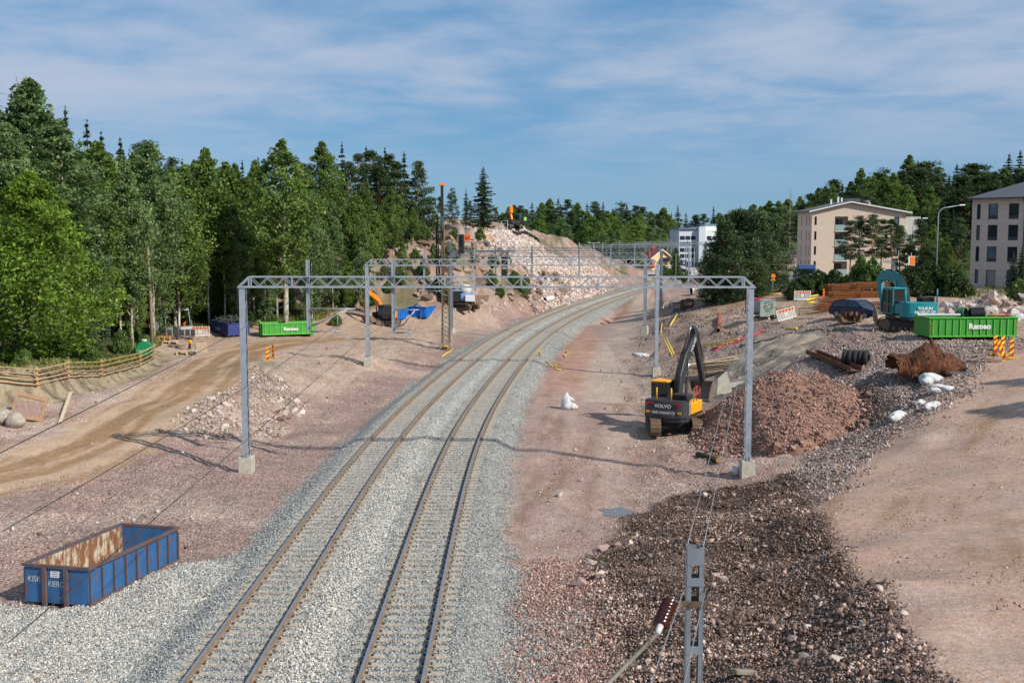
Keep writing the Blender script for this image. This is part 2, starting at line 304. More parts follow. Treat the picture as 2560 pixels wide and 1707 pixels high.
# ---------------------------------------------------------------- mesh builder
class MB:
    def __init__(s): s.v, s.f, s.mi, s.cur, s.sm = [], [], [], 0, []
    def m(s, i): s.cur = i; return s
    def add(s, vs, fs, M=None, smooth=False):
        o = len(s.v)
        for p in vs:
            p = Vector(p); s.v.append(tuple(M @ p) if M is not None else tuple(p))
        for f in fs: s.f.append(tuple(i + o for i in f)); s.mi.append(s.cur); s.sm.append(smooth)
        return s
    def box(s, c, d, M=None, taper=1.0):
        x, y, z = d[0] / 2, d[1] / 2, d[2] / 2; T = taper
        vs = [(c[0] + a * x * (T if e > 0 else 1), c[1] + b * y * (T if e > 0 else 1), c[2] + e * z) for e in (-1, 1) for a, b in ((-1, -1), (1, -1), (1, 1), (-1, 1))]
        return s.add(vs, [(3, 2, 1, 0), (4, 5, 6, 7), (0, 1, 5, 4), (1, 2, 6, 5), (2, 3, 7, 6), (3, 0, 4, 7)], M)
    def bar(s, a, b, w, h, up=(0, 0, 1)):
        a, b = Vector(a), Vector(b); d = (b - a); L = d.length
        if L < 1e-6: return s
        z = d / L; u = Vector(up)
        if abs(z.dot(u)) > .98: u = Vector((0, 1, 0))
        x = u.cross(z).normalized(); y = z.cross(x)
        vs = []
        for q in (a, b):
            for i, j in ((-1, -1), (1, -1), (1, 1), (-1, 1)): vs.append(q + x * (i * w / 2) + y * (j * h / 2))
        return s.add(vs, [(3, 2, 1, 0), (4, 5, 6, 7), (0, 1, 5, 4), (1, 2, 6, 5), (2, 3, 7, 6), (3, 0, 4, 7)])
    def tube(s, pts, r, n=8, cap=True, smooth=True):
        pts = [Vector(p) for p in pts]; rs = r if isinstance(r, (list, tuple)) else [r] * len(pts)
        vs, fs = [], []; px = None
        for i, p in enumerate(pts):
            d = (pts[min(i + 1, len(pts) - 1)] - pts[max(i - 1, 0)])
            d = d.normalized() if d.length > 1e-9 else Vector((0, 0, 1))
            if px is None:
                px = d.orthogonal().normalized()
            else:
                px = (px - d * px.dot(d)); px = px.normalized() if px.length > 1e-6 else d.orthogonal().normalized()
            py = d.cross(px)
            for k in range(n):
                a = 2 * math.pi * k / n; vs.append(p + (px * math.cos(a) + py * math.sin(a)) * rs[i])
        for i in range(len(pts) - 1):
            for k in range(n):
                k2 = (k + 1) % n; fs.append((i * n + k, i * n + k2, (i + 1) * n + k2, (i + 1) * n + k))
        s.add(vs, fs, smooth=smooth)
        if cap:
            o = len(s.v) - len(vs)
            s.f.append(tuple(o + k for k in range(n))[::-1]); s.mi.append(s.cur); s.sm.append(False)
            s.f.append(tuple(o + (len(pts) - 1) * n + k for k in range(n))); s.mi.append(s.cur); s.sm.append(False)
        return s
    def prism(s, poly, a, b, plane='xz', M=None):
        """extrude a 2-D outline between a and b along the missing axis"""
        n = len(poly); vs = []
        for w in (a, b):
            for p, q in poly:
                vs.append({'xz': (p, w, q), 'yz': (w, p, q), 'xy': (p, q, w)}[plane])
        fs = [tuple(range(n))[::-1], tuple(range(n, 2 * n))] + [(i, (i + 1) % n, n + (i + 1) % n, n + i) for i in range(n)]
        return s.add(vs, fs, M)
    def lathe(s, prof, n=12, M=None, smooth=True):
        vs = [(r * math.cos(2 * math.pi * k / n), r * math.sin(2 * math.pi * k / n), z) for r, z in prof for k in range(n)]
        fs = [(i * n + k, i * n + (k + 1) % n, (i + 1) * n + (k + 1) % n, (i + 1) * n + k) for i in range(len(prof) - 1) for k in range(n)]
        s.add(vs, fs, M, smooth)
        return s
    def mesh(s, name, mats):
        me = bpy.data.meshes.new(name); me.from_pydata(s.v, [], s.f)
        for m in (mats if isinstance(mats, (list, tuple)) else [mats]): me.materials.append(m)
        me.polygons.foreach_set('material_index', s.mi); me.polygons.foreach_set('use_smooth', s.sm)
        bm = bmesh.new(); bm.from_mesh(me); bmesh.ops.recalc_face_normals(bm, faces=bm.faces); bm.to_mesh(me); bm.free()
        me.update(); return me
    def build(s, name, mats, parent=None, bevel=0, M=None, seg=1):
        me = s.mesh(name, mats)
        if bevel:
            bm = bmesh.new(); bm.from_mesh(me)
            es = [e for e in bm.edges if len(e.link_faces) == 2 and e.calc_face_angle(0) > .5]
            bmesh.ops.bevel(bm, geom=es, offset=bevel, segments=seg, affect='EDGES', clamp_overlap=True)
            bm.to_mesh(me); bm.free()
        return obj(name, me, parent, M)
def obj(name, me, parent=None, M=None):
    o = bpy.data.objects.new(name, me); C.objects.link(o)
    if parent is not None: o.parent = parent
    if M is not None: o.matrix_local = M if isinstance(M, Matrix) else Matrix.Translation(M)
    return o
def tag(o, label, cat, group=None):
    o['label'] = label; o['category'] = cat
    if group: o['group'] = group
    return o
def thing(name, label, cat, loc=(0, 0, 0), rz=0., group=None, rot=None):
    o = bpy.data.objects.new(name, None); C.objects.link(o); o.empty_display_size = .2
    o.location = loc; o.rotation_euler = rot if rot else (0, 0, rz)
    return tag(o, label, cat, group)
def copy_tree(o, parent=None):
    c = o.copy(); C.objects.link(c)
    if parent is not None: c.parent = parent
    for ch in o.children: copy_tree(ch, c)
    return c
def bulk(name, V, Fc, mats, parent=None, col=None, attr='col', smooth=False, tone=None):
    """one mesh from numpy arrays; col: per-vertex rgb; tone: per-vertex float"""
    me = bpy.data.meshes.new(name); V = np.asarray(V, np.float32); Fc = np.asarray(Fc, np.int32); k = Fc.shape[1]
    me.vertices.add(len(V)); me.vertices.foreach_set('co', V.ravel())
    me.loops.add(Fc.size); me.loops.foreach_set('vertex_index', Fc.ravel())
    me.polygons.add(len(Fc)); me.polygons.foreach_set('loop_start', np.arange(0, Fc.size, k, dtype=np.int32))
    if smooth: me.polygons.foreach_set('use_smooth', np.ones(len(Fc), bool))
    me.update(calc_edges=True)
    if col is not None:
        a = me.attributes.new(attr, 'FLOAT_COLOR', 'POINT'); cc = np.ones((len(V), 4), np.float32); cc[:, :col.shape[1]] = col; a.data.foreach_set('color', cc.ravel())
    if tone is not None:
        a = me.attributes.new('tone', 'FLOAT', 'POINT'); a.data.foreach_set('value', np.asarray(tone, np.float32))
    for m in (mats if isinstance(mats, (list, tuple)) else [mats]): me.materials.append(m)
    return obj(name, me, parent) if parent is not False else me
TXT = {}
def text_mesh(s, shear=0., bold=0.):
    k = (s, shear, bold)
    if k in TXT: return TXT[k]
    cu = bpy.data.curves.new('lettering', 'FONT'); cu.body = s; cu.size = 1; cu.extrude = .01; cu.align_x = 'CENTER'; cu.align_y = 'CENTER'; cu.shear = shear; cu.offset = bold; cu.resolution_u = 3
    tmp = bpy.data.objects.new('lettering', cu); C.objects.link(tmp)
    me = bpy.data.meshes.new_from_object(tmp.evaluated_get(bpy.context.evaluated_depsgraph_get()))
    bpy.data.objects.remove(tmp); bpy.data.curves.remove(cu); me.materials.clear()
    TXT[k] = me; return me
for _k in (('VOLVO', 0, .02), ('HeKa Urakointi Oy', .3, .012), ('ECR235E', 0, .01), ('TOLKUN', 0, .03), ('PALVELUT OY', 0, .03), ('SUNWARD', 0, .02), ('Remeo', 0, .04), ('remeo', 0, .02),
           ('KISK', .1, 0), ('KIERO', .1, 0), ('Epo', 0, .01), ('2', 0, .02), ('3', 0, .02)): text_mesh(*_k)
def text(s, size, material, parent=None, loc=(0, 0, 0), rot=(0, 0, 0), name='lettering', shear=0., bold=0., sx=1.):
    """flat lettering: faces -Y when rot = (90 deg, 0, 0)"""
    me = text_mesh(s, shear, bold).copy(); me.materials.append(material)
    o = obj(name, me, parent); o.location = loc; o.rotation_euler = rot; o.scale = (size * sx, size, size * .4)
    return o
rng = np.random.default_rng(7); rnd = random.Random(11)
# ================================================================ ground sheet
def ground_material():
    m, t = _nodes('earth'); L = t.links.new
    o = nd(t, 'ShaderNodeOutputMaterial'); p = nd(t, 'ShaderNodeBsdfPrincipled'); L(p.outputs[0], o.inputs[0]); p.inputs['Roughness'].default_value = .93; p.inputs['Specular IOR Level'].default_value = .15
    a = nd(t, 'ShaderNodeAttribute'); a.attribute_name = 'col'; g = nd(t, 'ShaderNodeNewGeometry')
    def noise(s, d=6, r=.6):
        n = nd(t, 'ShaderNodeTexNoise'); n.inputs['Scale'].default_value = s; n.inputs['Detail'].default_value = d; n.inputs['Roughness'].default_value = r; L(g.outputs['Position'], n.inputs[0]); return n
    def rng_(src, lo, hi, a0=.3, a1=.7):
        n = nd(t, 'ShaderNodeMapRange'); n.inputs[1].default_value = a0; n.inputs[2].default_value = a1; n.inputs[3].default_value = lo; n.inputs[4].default_value = hi; L(src, n.inputs[0]); return n.outputs[0]
    def mul(x, y):
        n = nd(t, 'ShaderNodeMath', operation='MULTIPLY'); L(x, n.inputs[0]); L(y, n.inputs[1]); return n.outputs[0]
    big = rng_(noise(.55, 5).outputs[0], .84, 1.14); mid = mul(rng_(noise(4.5, 7, .7).outputs[0], .74, 1.22), rng_(noise(28, 5, .7).outputs[0], .8, 1.18))
    vo = nd(t, 'ShaderNodeTexVoronoi'); vo.inputs['Scale'].default_value = 13; vo.inputs['Randomness'].default_value = 1; L(g.outputs['Position'], vo.inputs[0])
    vb = nd(t, 'ShaderNodeTexVoronoi'); vb.inputs['Scale'].default_value = 5; L(g.outputs['Position'], vb.inputs[0])
    sepc = nd(t, 'ShaderNodeSeparateColor'); L(vo.outputs['Color'], sepc.inputs[0])
    cell = rng_(sepc.outputs[0], .38, 1.55, 0, 1)
    gm = nd(t, 'ShaderNodeMix', data_type='FLOAT'); gm.inputs['A'].default_value = 1; L(a.outputs['Alpha'], gm.inputs['Factor']); L(cell, gm.inputs['B'])
    f = mul(mul(big, mid), gm.outputs['Result'])
    mx = nd(t, 'ShaderNodeMix', data_type='RGBA', blend_type='MULTIPLY'); mx.inputs['Factor'].default_value = 1; L(a.outputs['Color'], mx.inputs['A']); L(f, mx.inputs['B'])
    hs = nd(t, 'ShaderNodeHueSaturation'); L(mx.outputs['Result'], hs.inputs['Color']); L(rng_(sepc.outputs[1], .85, 1.2, 0, 1), hs.inputs['Saturation']); L(hs.outputs[0], p.inputs['Base Color'])
    hgt = nd(t, 'ShaderNodeMath', operation='ADD'); L(mul(vo.outputs['Distance'], a.outputs['Alpha']), hgt.inputs[0]); L(rng_(noise(9, 8, .7).outputs[0], 0, .35, 0, 1), hgt.inputs[1])
    b = nd(t, 'ShaderNodeBump'); b.inputs['Strength'].default_value = .9; b.inputs['Distance'].default_value = .1; L(hgt.outputs[0], b.inputs['Height']); L(b.outputs[0], p.inputs['Normal'])
    return m
EARTH = ground_material()
S_ = lambda *c: np.array(srgb(*c))
COL = dict(pink=S_(164,138,126), pale=S_(188,165,148), yard=S_(186,160,138), rut=S_(150,118,86), road_l=S_(188,160,134), ball=S_(161,159,152), ballpale=S_(196,190,178),
           brown=S_(88,73,64), road_r=S_(184,153,134), grav=S_(152,136,126), felt=S_(128,117,104), felt2=S_(172,156,137), forest=S_(62,60,36), grass=S_(88,100,48), rock=S_(164,144,128), rockred=S_(150,122,104), moss=S_(86,90,54),
           clay=S_(156,142,118), far=S_(76,88,48), padr=S_(168,142,129), dark=S_(92,77,67), damp=S_(140,112,92), path=S_(176,156,140), redslope=S_(176,134,112))
FOREST_EDGE = BANK + XY((430,838,.1),(640,832,0),(800,822,0),(900,800,.2),(1000,778,.3),(1075,772,.3)) + [(-14., 168.), (-6., 190.), (6., 225.)]
def zone_mix(base, col, w): return base + (np.asarray(col) - base) * np.clip(w, 0, 1)[..., None]
SLOPE_FOOT = XY((1540,1850,-.3),(1500,1660,-.3),(1470,1500,-.6),(1450,1420,-.85),(1530,1340,-.8),(1620,1270,-.7),(1700,1230,-.75),(1850,1215,-.7),(1950,1195,-.6))
SLOPE_TOP = XY((2480,1900,2.3),(2340,1707,2.2),(2166,1459,1.5),(2057,1306,.6),(1992,1187,-.3),(1975,1170,-.4))
def in_poly(x, y, poly):
    c = np.zeros(np.shape(x), bool); n = len(poly)
    for i in range(n):
        x1, y1 = poly[i]; x2, y2 = poly[(i + 1) % n]
        cond = (y1 > y) != (y2 > y)
        c ^= cond & (x < (x2 - x1) * (y - y1) / ((y2 - y1) if y2 != y1 else 1e-9) + x1)
    return c
def soft_poly(x, y, poly, w=.8):
    d, _, _ = dist_poly(x, y, list(poly) + [poly[0]]); s = np.where(in_poly(x, y, poly), d, -d)
    return sstep(-w, w, s + (fbm(x * .7, y * .7, 3, 77) - .5) * 2.2 * w)
BROWN_POLY = SLOPE_FOOT + SLOPE_TOP[::-1]
GRAV_POLY = XY((1975,1175,-.4),(2060,1280,.4),(2170,1160,.3),(2260,1080,1.4),(2440,985,2.8),(2470,900,3.6),(2560,850,3.9),(2290,852,3.8),(2060,845,3.4),(2010,900,2.6),(2110,960,2.4),(2120,1060,.6))
DARK_POLY = XY((2100,1090,.1),(2140,950,2.6),(2210,960,2.6),(2240,1020,2.0),(2180,1100,.6))
FELT_POLY = XY((1690,1010,-.6),(1760,955,-.4),(1810,900,1.0),(1900,838,2.4),(2040,822,3.4),(2060,850,3.3),(2000,890,2.5),(1960,940,1.6),(1850,985,-.2))
PATH_POLY = XY((1440,1000,-.85),(1460,930,-.9),(1490,860,-.9),(1535,800,-.75),(1600,760,-.4),(1630,775,-.4),(1590,830,-.8),(1570,930,-.9),(1560,1000,-.85))
HILL_RUB = [tuple(at(u, v, Y)[:2]) for u, v, Y in [(1185,585,174),(1240,582,190),(1300,598,209),(1360,632,222),(1440,668,238),(1545,697,262)]] + XY((1490,735,0),(1400,760,0),(1330,770,0)) + [tuple(at(u, v, Y)[:2]) for u, v, Y in [(1330,690,184),(1250,640,178),(1190,600,172)]]
YARDR_POLY = XY((1690,810,.5),(1780,735,1.8),(1930,726,3.2),(2090,800,3.9),(2300,830,3.9),(2560,838,3.9),(2560,745,4),(2050,722,4),(1990,800,3.4),(1900,800,3),(1800,830,1.8))
def ground_color(x, y, z, d):
    n = fbm(x * .25, y * .25, 4, 51); n2 = fbm(x * .9, y * .9, 4, 61)
    c = np.empty(x.shape + (3,)); c[:] = COL['pink']; g = np.full(x.shape, .75)
    c = zone_mix(c, COL['pale'], sstep(.5, .68, n) * .7)
    c = zone_mix(c, COL['damp'], sstep(.58, .75, n2) * .5 * (x > 0))
    # left yard and road
    rl, sl, al = dist_poly(x, y, ROAD_L)
    yardl = ((d < -7) & (y > 58) & (y < 170)) * sstep(-7, -10, d)
    c = zone_mix(c, COL['yard'], yardl * sstep(70, 90, y) * .8); g = g - .25 * yardl
    rw = sstep(4.6, 2.2, rl + (n2 - .5) * 2.5)
    c = zone_mix(c, COL['road_l'], rw); g = g * (1 - .8 * rw)
    stk = fbm(al * .09, rl * sl * 1.9 + 9, 4, 15)
    c = zone_mix(c, COL['rut'], rw * sstep(.45, .66, stk + .16 * np.exp(-(rl / 1.9) ** 2)) * .85)
    # pale rock debris between road and track, left
    w = sstep(.35, .6, fbm(x * .5, y * .5, 4, 71)) * (d < -9) * (y > 60) * (y < 110) * (rl > 3)
    c = zone_mix(c, COL['pale'], w * .8)
    # clay bank
    db, sb, _ = dist_poly(x, y, BANK)
    wb = sstep(2.2, 1.0, db + (n2 - .5) * 1.5); c = zone_mix(c, COL['clay'], wb); c = zone_mix(c, S_(96,84,68), wb * sstep(.52, .66, fbm(x * 2.4, y * 2.4, 4, 63)) * .8); g = g * (1 - wb)
    # forest floor
    fd, fs, _ = dist_poly(x, y, FOREST_EDGE); inf = ((fs > 0) & (x < 10)) * sstep(.15, 1.3, fd)
    c = zone_mix(c, COL['forest'], inf); c = zone_mix(c, COL['grass'], inf * sstep(6, 1, fd) * sstep(.35, .6, n2)); g = g * (1 - .7 * inf)
    # hill
    hl = sstep(.8, 2.0, z) * (x < 48) * (y > 138) * (y < 330) * sstep(7, 9, -d)
    c = zone_mix(c, COL['rock'], hl); c = zone_mix(c, COL['rockred'], hl * sstep(.45, .6, n2)); c = zone_mix(c, COL['moss'], hl * sstep(.54, .64, fbm(x * .3, y * .3, 4, 81)) * .7); c = zone_mix(c, S_(204,188,174), hl * soft_poly(x, y, HILL_RUB, 2.5) * .9)
    g = np.where(hl > .5, .3, g)
    # far ground
    fw = np.maximum(sstep(300, 340, y), np.maximum(sstep(75, 85, x), sstep(-70, -90, x))) * sstep(8, 12, np.abs(d)); c = zone_mix(c, COL['far'], fw)
    # right side
    pr = sstep(5, 2.5, dist_poly(x, y, PAD_R)[0] + (n2 - .5) * 2); c = zone_mix(c, COL['padr'], pr * .75); g = g * (1 - .6 * pr)
    dp, sp_, ap = dist_poly(x, y, PAD_R); c = zone_mix(c, COL['damp'], sstep(7, 3, dp) * sstep(.5, .68, fbm(ap * .12, dp * sp_ * 1.1, 4, 23)) * .6); c = zone_mix(c, COL['pale'], sstep(7, 3, dp) * sstep(.56, .7, fbm(ap * .15 + 5, dp * sp_ * 1.4, 4, 29)) * .5)
    w = soft_poly(x, y, PATH_POLY, .6); c = zone_mix(c, COL['path'], w); g = g * (1 - .8 * w)
    rs = sstep(4.8, 5.6, d) * sstep(9.5, 7.5, d + (n2 - .5) * 3) * sstep(75, 95, y) * sstep(190, 150, y); c = zone_mix(c, COL['redslope'], rs * .6)
    w = sstep(.3, .5, n) * ((x > 10) & (y > 60) & (y < 150)) * .7; c = zone_mix(c, COL['grav'], w)
    c = zone_mix(c, COL['yard'], soft_poly(x, y, YARDR_POLY, 1.0) * .85)
    w = sstep(5, 2.5, dist_poly(x, y, HAUL_R)[0]); c = zone_mix(c, COL['road_l'], w * .7); c = zone_mix(c, COL['rut'], w * .7 * sstep(.5, .65, fbm(x * .5, y * .15, 3, 19)))
    w = soft_poly(x, y, GRAV_POLY, .6); c = zone_mix(c, COL['grav'], w); g = np.maximum(g, w)
    w = soft_poly(x, y, BROWN_POLY, .45); c = zone_mix(c, COL['brown'], w); c = zone_mix(c, COL['pink'], w * sstep(.55, .75, fbm(x * .5, y * .5, 4, 91)) * .55); g = np.maximum(g, w)  # brown gravel albedo lowered to stand in for shade on the slope
    sp = sum(np.exp(-(((x - b[0]) / b[2]) ** 2 + ((y - b[1]) / b[3]) ** 2)) for b in BUMPS[:5]); c = zone_mix(c, COL['dark'], sp * 1.2 * sstep(.3, .6, n2)); c = zone_mix(c, S_(136,128,104), np.exp(-(((x - BUMPS[5][0]) / 3) ** 2 + ((y - BUMPS[5][1]) / 3) ** 2)) * sstep(.35, .55, n2)); g = np.maximum(g, np.clip(sp, 0, .8))
    w = soft_poly(x, y, DARK_POLY, .6); c = zone_mix(c, COL['dark'], w)
    w = soft_poly(x, y, FELT_POLY, .35); c = zone_mix(c, COL['felt'], w); c = zone_mix(c, COL['felt2'], w * sstep(.4, .62, fbm(x * .35 + y * .2, y * .9 - x * .4, 4, 95))); g = g * (1 - w)
    rr, s2, a2 = dist_poly(x, y, ROAD_R); w = sstep(5.6, 4.0, rr + (n2 - .5) * 1.6) * (1 - soft_poly(x, y, BROWN_POLY, .3))
    c = zone_mix(c, COL['road_r'], w); c = zone_mix(c, COL['rut'], w * sstep(.5, .7, fbm(a2 * .13, rr * s2 * .9, 4, 17)) * .5); c = zone_mix(c, COL['pale'], w * sstep(.55, .75, fbm(x * .4, y * .4, 4, 18)) * .5); g = g * (1 - .85 * w)
    # ballast
    a = np.abs(d) + (n2 - .5) * 1.1 - 1.1 * sstep(46, 28, y)
    w = sstep(5.3, 4.5, a) * sstep(420, 400, y); c = zone_mix(c, COL['ball'], w); g = np.where(w > .3, 1.0, g)
    c = zone_mix(c, COL['ballpale'], w * sstep(1.1, .45, np.abs(d + .25)) * .85)
    c = zone_mix(c, COL['ballpale'], w * sstep(2.1, .7, np.abs(np.abs(d) - 2.15)) * .18)
    w = soft_poly(x, y, BALLPALE_POLY, .7); c = zone_mix(c, COL['ballpale'], w); g = np.where(w > .3, 1.0, g)
    w = soft_poly(x, y, XY((1210,780,.1),(1330,790,-.3),(1400,770,-.3),(1300,775,0),(1215,770,.1)), .4); c = zone_mix(c, COL['ball'], w)
    c = zone_mix(c, COL['ball'], soft_poly(x, y, XY((1310,1560,-.85),(1300,1700,-.85),(1400,1700,-.8),(1480,1560,-.8),(1440,1520,-.8),(1370,1530,-.85)), .35))
    return c, np.clip(g, 0, 1)
BALLPALE_POLY = XY((-200,1490,-.9),(150,1530,-.85),(330,1440,-.75),(470,1400,-.7),(600,1420,-.6),(520,1560,-.6),(380,1800,-.6),(-200,1800,-.9))
def _axis(lo, hi, step, far, ratio=1.12):
    a = list(np.arange(lo, hi, step)); s = step; x = hi
    while x < far: a.append(x); s *= ratio; x += s
    a.append(far); s = step; x = lo; pre = []
    while x > -far: x -= s; s *= ratio; pre.append(max(x, -far))
    return np.array(pre[::-1] + a)
gx = _axis(-34, 46, .29, 6000, 1.09)
gy = np.concatenate([[-6000, -2000, -600, -200, -80, -40, -20, -10, 0, 5, 9, 12], np.arange(14, 104, .28), ])
yv, st = gy[-1], .26
while yv < 6000:
    st = min(st * 1.018, 3.0) if yv < 420 else st * 1.2
    yv += st; gy = np.append(gy, yv)
GX, GY = np.meshgrid(gx, gy); GZ = H(GX, GY)
gc, gg = ground_color(GX, GY, GZ, track_d(GX, GY))
def Hg(x, y):                                    # height of the ground sheet itself
    x = np.asarray(x, float); y = np.asarray(y, float)
    i = np.clip(np.searchsorted(gx, x) - 1, 0, len(gx) - 2); j = np.clip(np.searchsorted(gy, y) - 1, 0, len(gy) - 2)
    fx = (x - gx[i]) / (gx[i + 1] - gx[i]); fy = (y - gy[j]) / (gy[j + 1] - gy[j])
    return (GZ[j, i] * (1 - fx) + GZ[j, i + 1] * fx) * (1 - fy) + (GZ[j + 1, i] * (1 - fx) + GZ[j + 1, i + 1] * fx) * fy
H = Hg
nx, ny = len(gx), len(gy)
V = np.stack([GX, GY, GZ], -1).reshape(-1, 3); idx = np.arange(nx * ny).reshape(ny, nx)
Fq = np.stack([idx[:-1, :-1], idx[:-1, 1:], idx[1:, 1:], idx[1:, :-1]], -1).reshape(-1, 4)
ground = bulk('ground', V, Fq, EARTH, None, np.concatenate([gc, gg[..., None]], -1).reshape(-1, 4), smooth=True); ground['kind'] = 'structure'

# ================================================================ loose stones
OCT_V = np.array([[1,0,0],[-1,0,0],[0,1,0],[0,-1,0],[0,0,1],[0,0,-1]], float); OCT_F = np.array([[0,2,4],[2,1,4],[1,3,4],[3,0,4],[2,0,5],[1,2,5],[3,1,5],[0,3,5]])
CUB_V = np.array([[-1,-1,-1],[1,-1,-1],[1,1,-1],[-1,1,-1],[-1,-1,1],[1,-1,1],[1,1,1],[-1,1,1]], float) * .72
CUB_F = np.array([[0,2,1],[0,3,2],[4,5,6],[4,6,7],[0,1,5],[0,5,4],[1,2,6],[1,6,5],[2,3,7],[2,7,6],[3,0,4],[3,4,7]])
def stones(name, P, size, col, material, parent=None, kind='oct', flat=.75, sink=.25, label=None, cat=None):
    base, fc = (OCT_V, OCT_F) if kind == 'oct' else (CUB_V, CUB_F)
    n, k = len(P), len(base)
    v = base[None] * rng.uniform(.55, 1.25, (n, k, 1)) + rng.normal(0, .16, (n, k, 3))
    v = v * np.stack([rng.uniform(.7, 1.3, n), rng.uniform(.6, 1.1, n), rng.uniform(.5, 1., n) * flat], -1)[:, None]
    q = rng.normal(size=(n, 4)); q /= np.linalg.norm(q, axis=1)[:, None]; a, b, c, d = q.T
    Rm = np.stack([1-2*(c*c+d*d), 2*(b*c-a*d), 2*(b*d+a*c), 2*(b*c+a*d), 1-2*(b*b+d*d), 2*(c*d-a*b), 2*(b*d-a*c), 2*(c*d+a*b), 1-2*(b*b+c*c)], -1).reshape(n, 3, 3)
    v = np.einsum('nij,nkj->nki', Rm, v) * size[:, None, None] / 2
    v = v + P[:, None] + np.array([0, 0, 1.]) * (size * (.5 - sink) * .6)[:, None, None]
    f = fc[None] + (np.arange(n) * k)[:, None, None]
    o = bulk(name, v.reshape(-1, 3), f.reshape(-1, 3), material, parent, np.repeat(col, k, 0))
    o['kind'] = 'stuff'
    if label: tag(o, label, cat)
    return o
def sample(n, box, weight, over=4):
    """n points in a box kept with probability weight(x, y)"""
    x = rng.uniform(box[0], box[1], n * over); y = rng.uniform(box[2], box[3], n * over)
    k = rng.random(len(x)) < weight(x, y); x, y = x[k][:n], y[k][:n]
    return np.stack([x, y, H(x, y)], -1)
def tones(n, cols, spread=.22, wts=None):
    c = np.array(cols)[rng.choice(len(cols), n, p=wts)]
    return np.clip(c * rng.uniform(1 - spread, 1 + spread, (n, 1)), .01, .9)
STONE = stone_mat('crushed_stone')
near = lambda x, y: np.clip(30 / np.maximum(y, 1), 0, 1) ** 2.2
P = sample(46000, (-13, 4, 23, 62), lambda x, y: near(x, y) * sstep(5.3, 4.6, np.abs(track_d(x, y)) - 1.1 * sstep(46, 28, y) + (fbm(x * .9, y * .9, 4, 61) - .5) * 1.1) * np.where((np.abs(np.abs(track_d(x, y)) - 2.15) < 1.3), .7, 1), 9)
pal = (np.exp(-((track_d(P[:, 0], P[:, 1]) + .25) / .7) ** 2) > rng.random(len(P)) * 1.1)
cs = np.where(pal[:, None], tones(len(P), [srgb(218,212,200), srgb(196,190,178)]), tones(len(P), [srgb(164,166,162), srgb(144,146,144), srgb(184,179,168), srgb(122,125,125), srgb(172,173,170)]))
stones('track_ballast_stones', P, rng.uniform(.055, .105, len(P)), cs, STONE, label='loose grey crushed stone lying between and beside the rails', cat='gravel')
P = sample(19000, (-24, -6, 22, 46), lambda x, y: near(x, y) * soft_poly(x, y, BALLPALE_POLY, .5) * (track_d(x, y) < -5.2), 9)
stones('pale_gravel_spread', P, rng.uniform(.05, .1, len(P)), tones(len(P), [srgb(200,196,186), srgb(176,172,164), srgb(140,146,148), srgb(216,208,194)]), STONE, label='pale crushed stone spread around the rusty blue skip', cat='gravel')
P = sample(44000, (0, 24, 14, 62), lambda x, y: np.clip(26 / np.maximum(y, 1), 0, 1) ** 1.6 * soft_poly(x, y, BROWN_POLY, .4), 10)
sz = .05 + .08 * rng.random(len(P)) ** 2 + .26 * (rng.random(len(P)) < .02) * rng.random(len(P))
stones('dark_gravel_slope', P, sz, (.6 + .85 * fbm(P[:, 0] * .55, P[:, 1] * .55, 4, 301) + .7 * sstep(.52, .66, fbm(P[:, 0] * .4 + 9, P[:, 1] * .4, 4, 305)))[:, None] * np.array([1.04, 1., .98]) * tones(len(P), [srgb(116,97,86), srgb(94,78,69), srgb(138,116,103), srgb(78,66,60), srgb(170,150,137)], .25), STONE, kind='oct', label='brown gravel, colour deepened for shade, covering the slope below the haul road', cat='gravel')  # brown stones, colours deepened in place of the shadows between them
P = sample(23000, (-34, 34, 26, 112), lambda x, y: np.clip(40 / np.maximum(y, 1), 0, 1) ** 1.5 * (np.abs(track_d(x, y)) > 6) * (1 - soft_poly(x, y, BROWN_POLY, .3)) * (.03 + .97 * sstep(.46, .66, fbm(x * .45, y * .45, 4, 123))) * np.where(dist_poly(x, y, ROAD_L)[0] < 2.6, .06, 1) * np.where(dist_poly(x, y, ROAD_R)[0] < 4, .05, 1) * (1 - .95 * soft_poly(x, y, FELT_POLY, .3)), 7)
sz = .045 + .08 * rng.random(len(P)) ** 2 + .26 * (rng.random(len(P)) < .015) * rng.random(len(P))
stones('scattered_pink_gravel', P, sz, tones(len(P), [srgb(176,146,134), srgb(150,120,110), srgb(200,178,164), srgb(126,100,92), srgb(206,192,182)], .25), STONE, label='scattered pinkish stone chips over the works ground', cat='gravel')

PINK_POLY = XY((1250,1850,-.9),(1300,1560,-.85),(1330,1400,-.85),(1450,1400,-.85),(1500,1500,-.6),(1560,1660,-.2),(1600,1850,0))
P = sample(10000, (-2, 8, 20, 42), lambda x, y: soft_poly(x, y, PINK_POLY, .6), 10)
stones('coarse_pink_gravel', P, .05 + .1 * rng.random(len(P)) ** 2, tones(len(P), [srgb(178,140,126), srgb(150,118,106), srgb(200,176,162), srgb(130,102,92)], .22), STONE, label='coarse pinkish gravel between the ballast and the dark slope', cat='gravel')
GRAVB = [GRAV_POLY, DARK_POLY]
P = sample(21000, (10, 42, 44, 92), lambda x, y: np.maximum(soft_poly(x, y, GRAV_POLY, .8), soft_poly(x, y, DARK_POLY, .5)), 9)
dk = soft_poly(P[:, 0], P[:, 1], DARK_POLY, .5)
stones('grey_yard_gravel', P, .08 + .15 * rng.random(len(P)) ** 2.5, (1 - .42 * dk)[:, None] * tones(len(P), [srgb(168,150,140), srgb(140,124,116), srgb(190,174,164), srgb(112,98,92), srgb(158,132,120)], .25), STONE, label='grey pink gravel covering the bank below the long green container', cat='gravel')
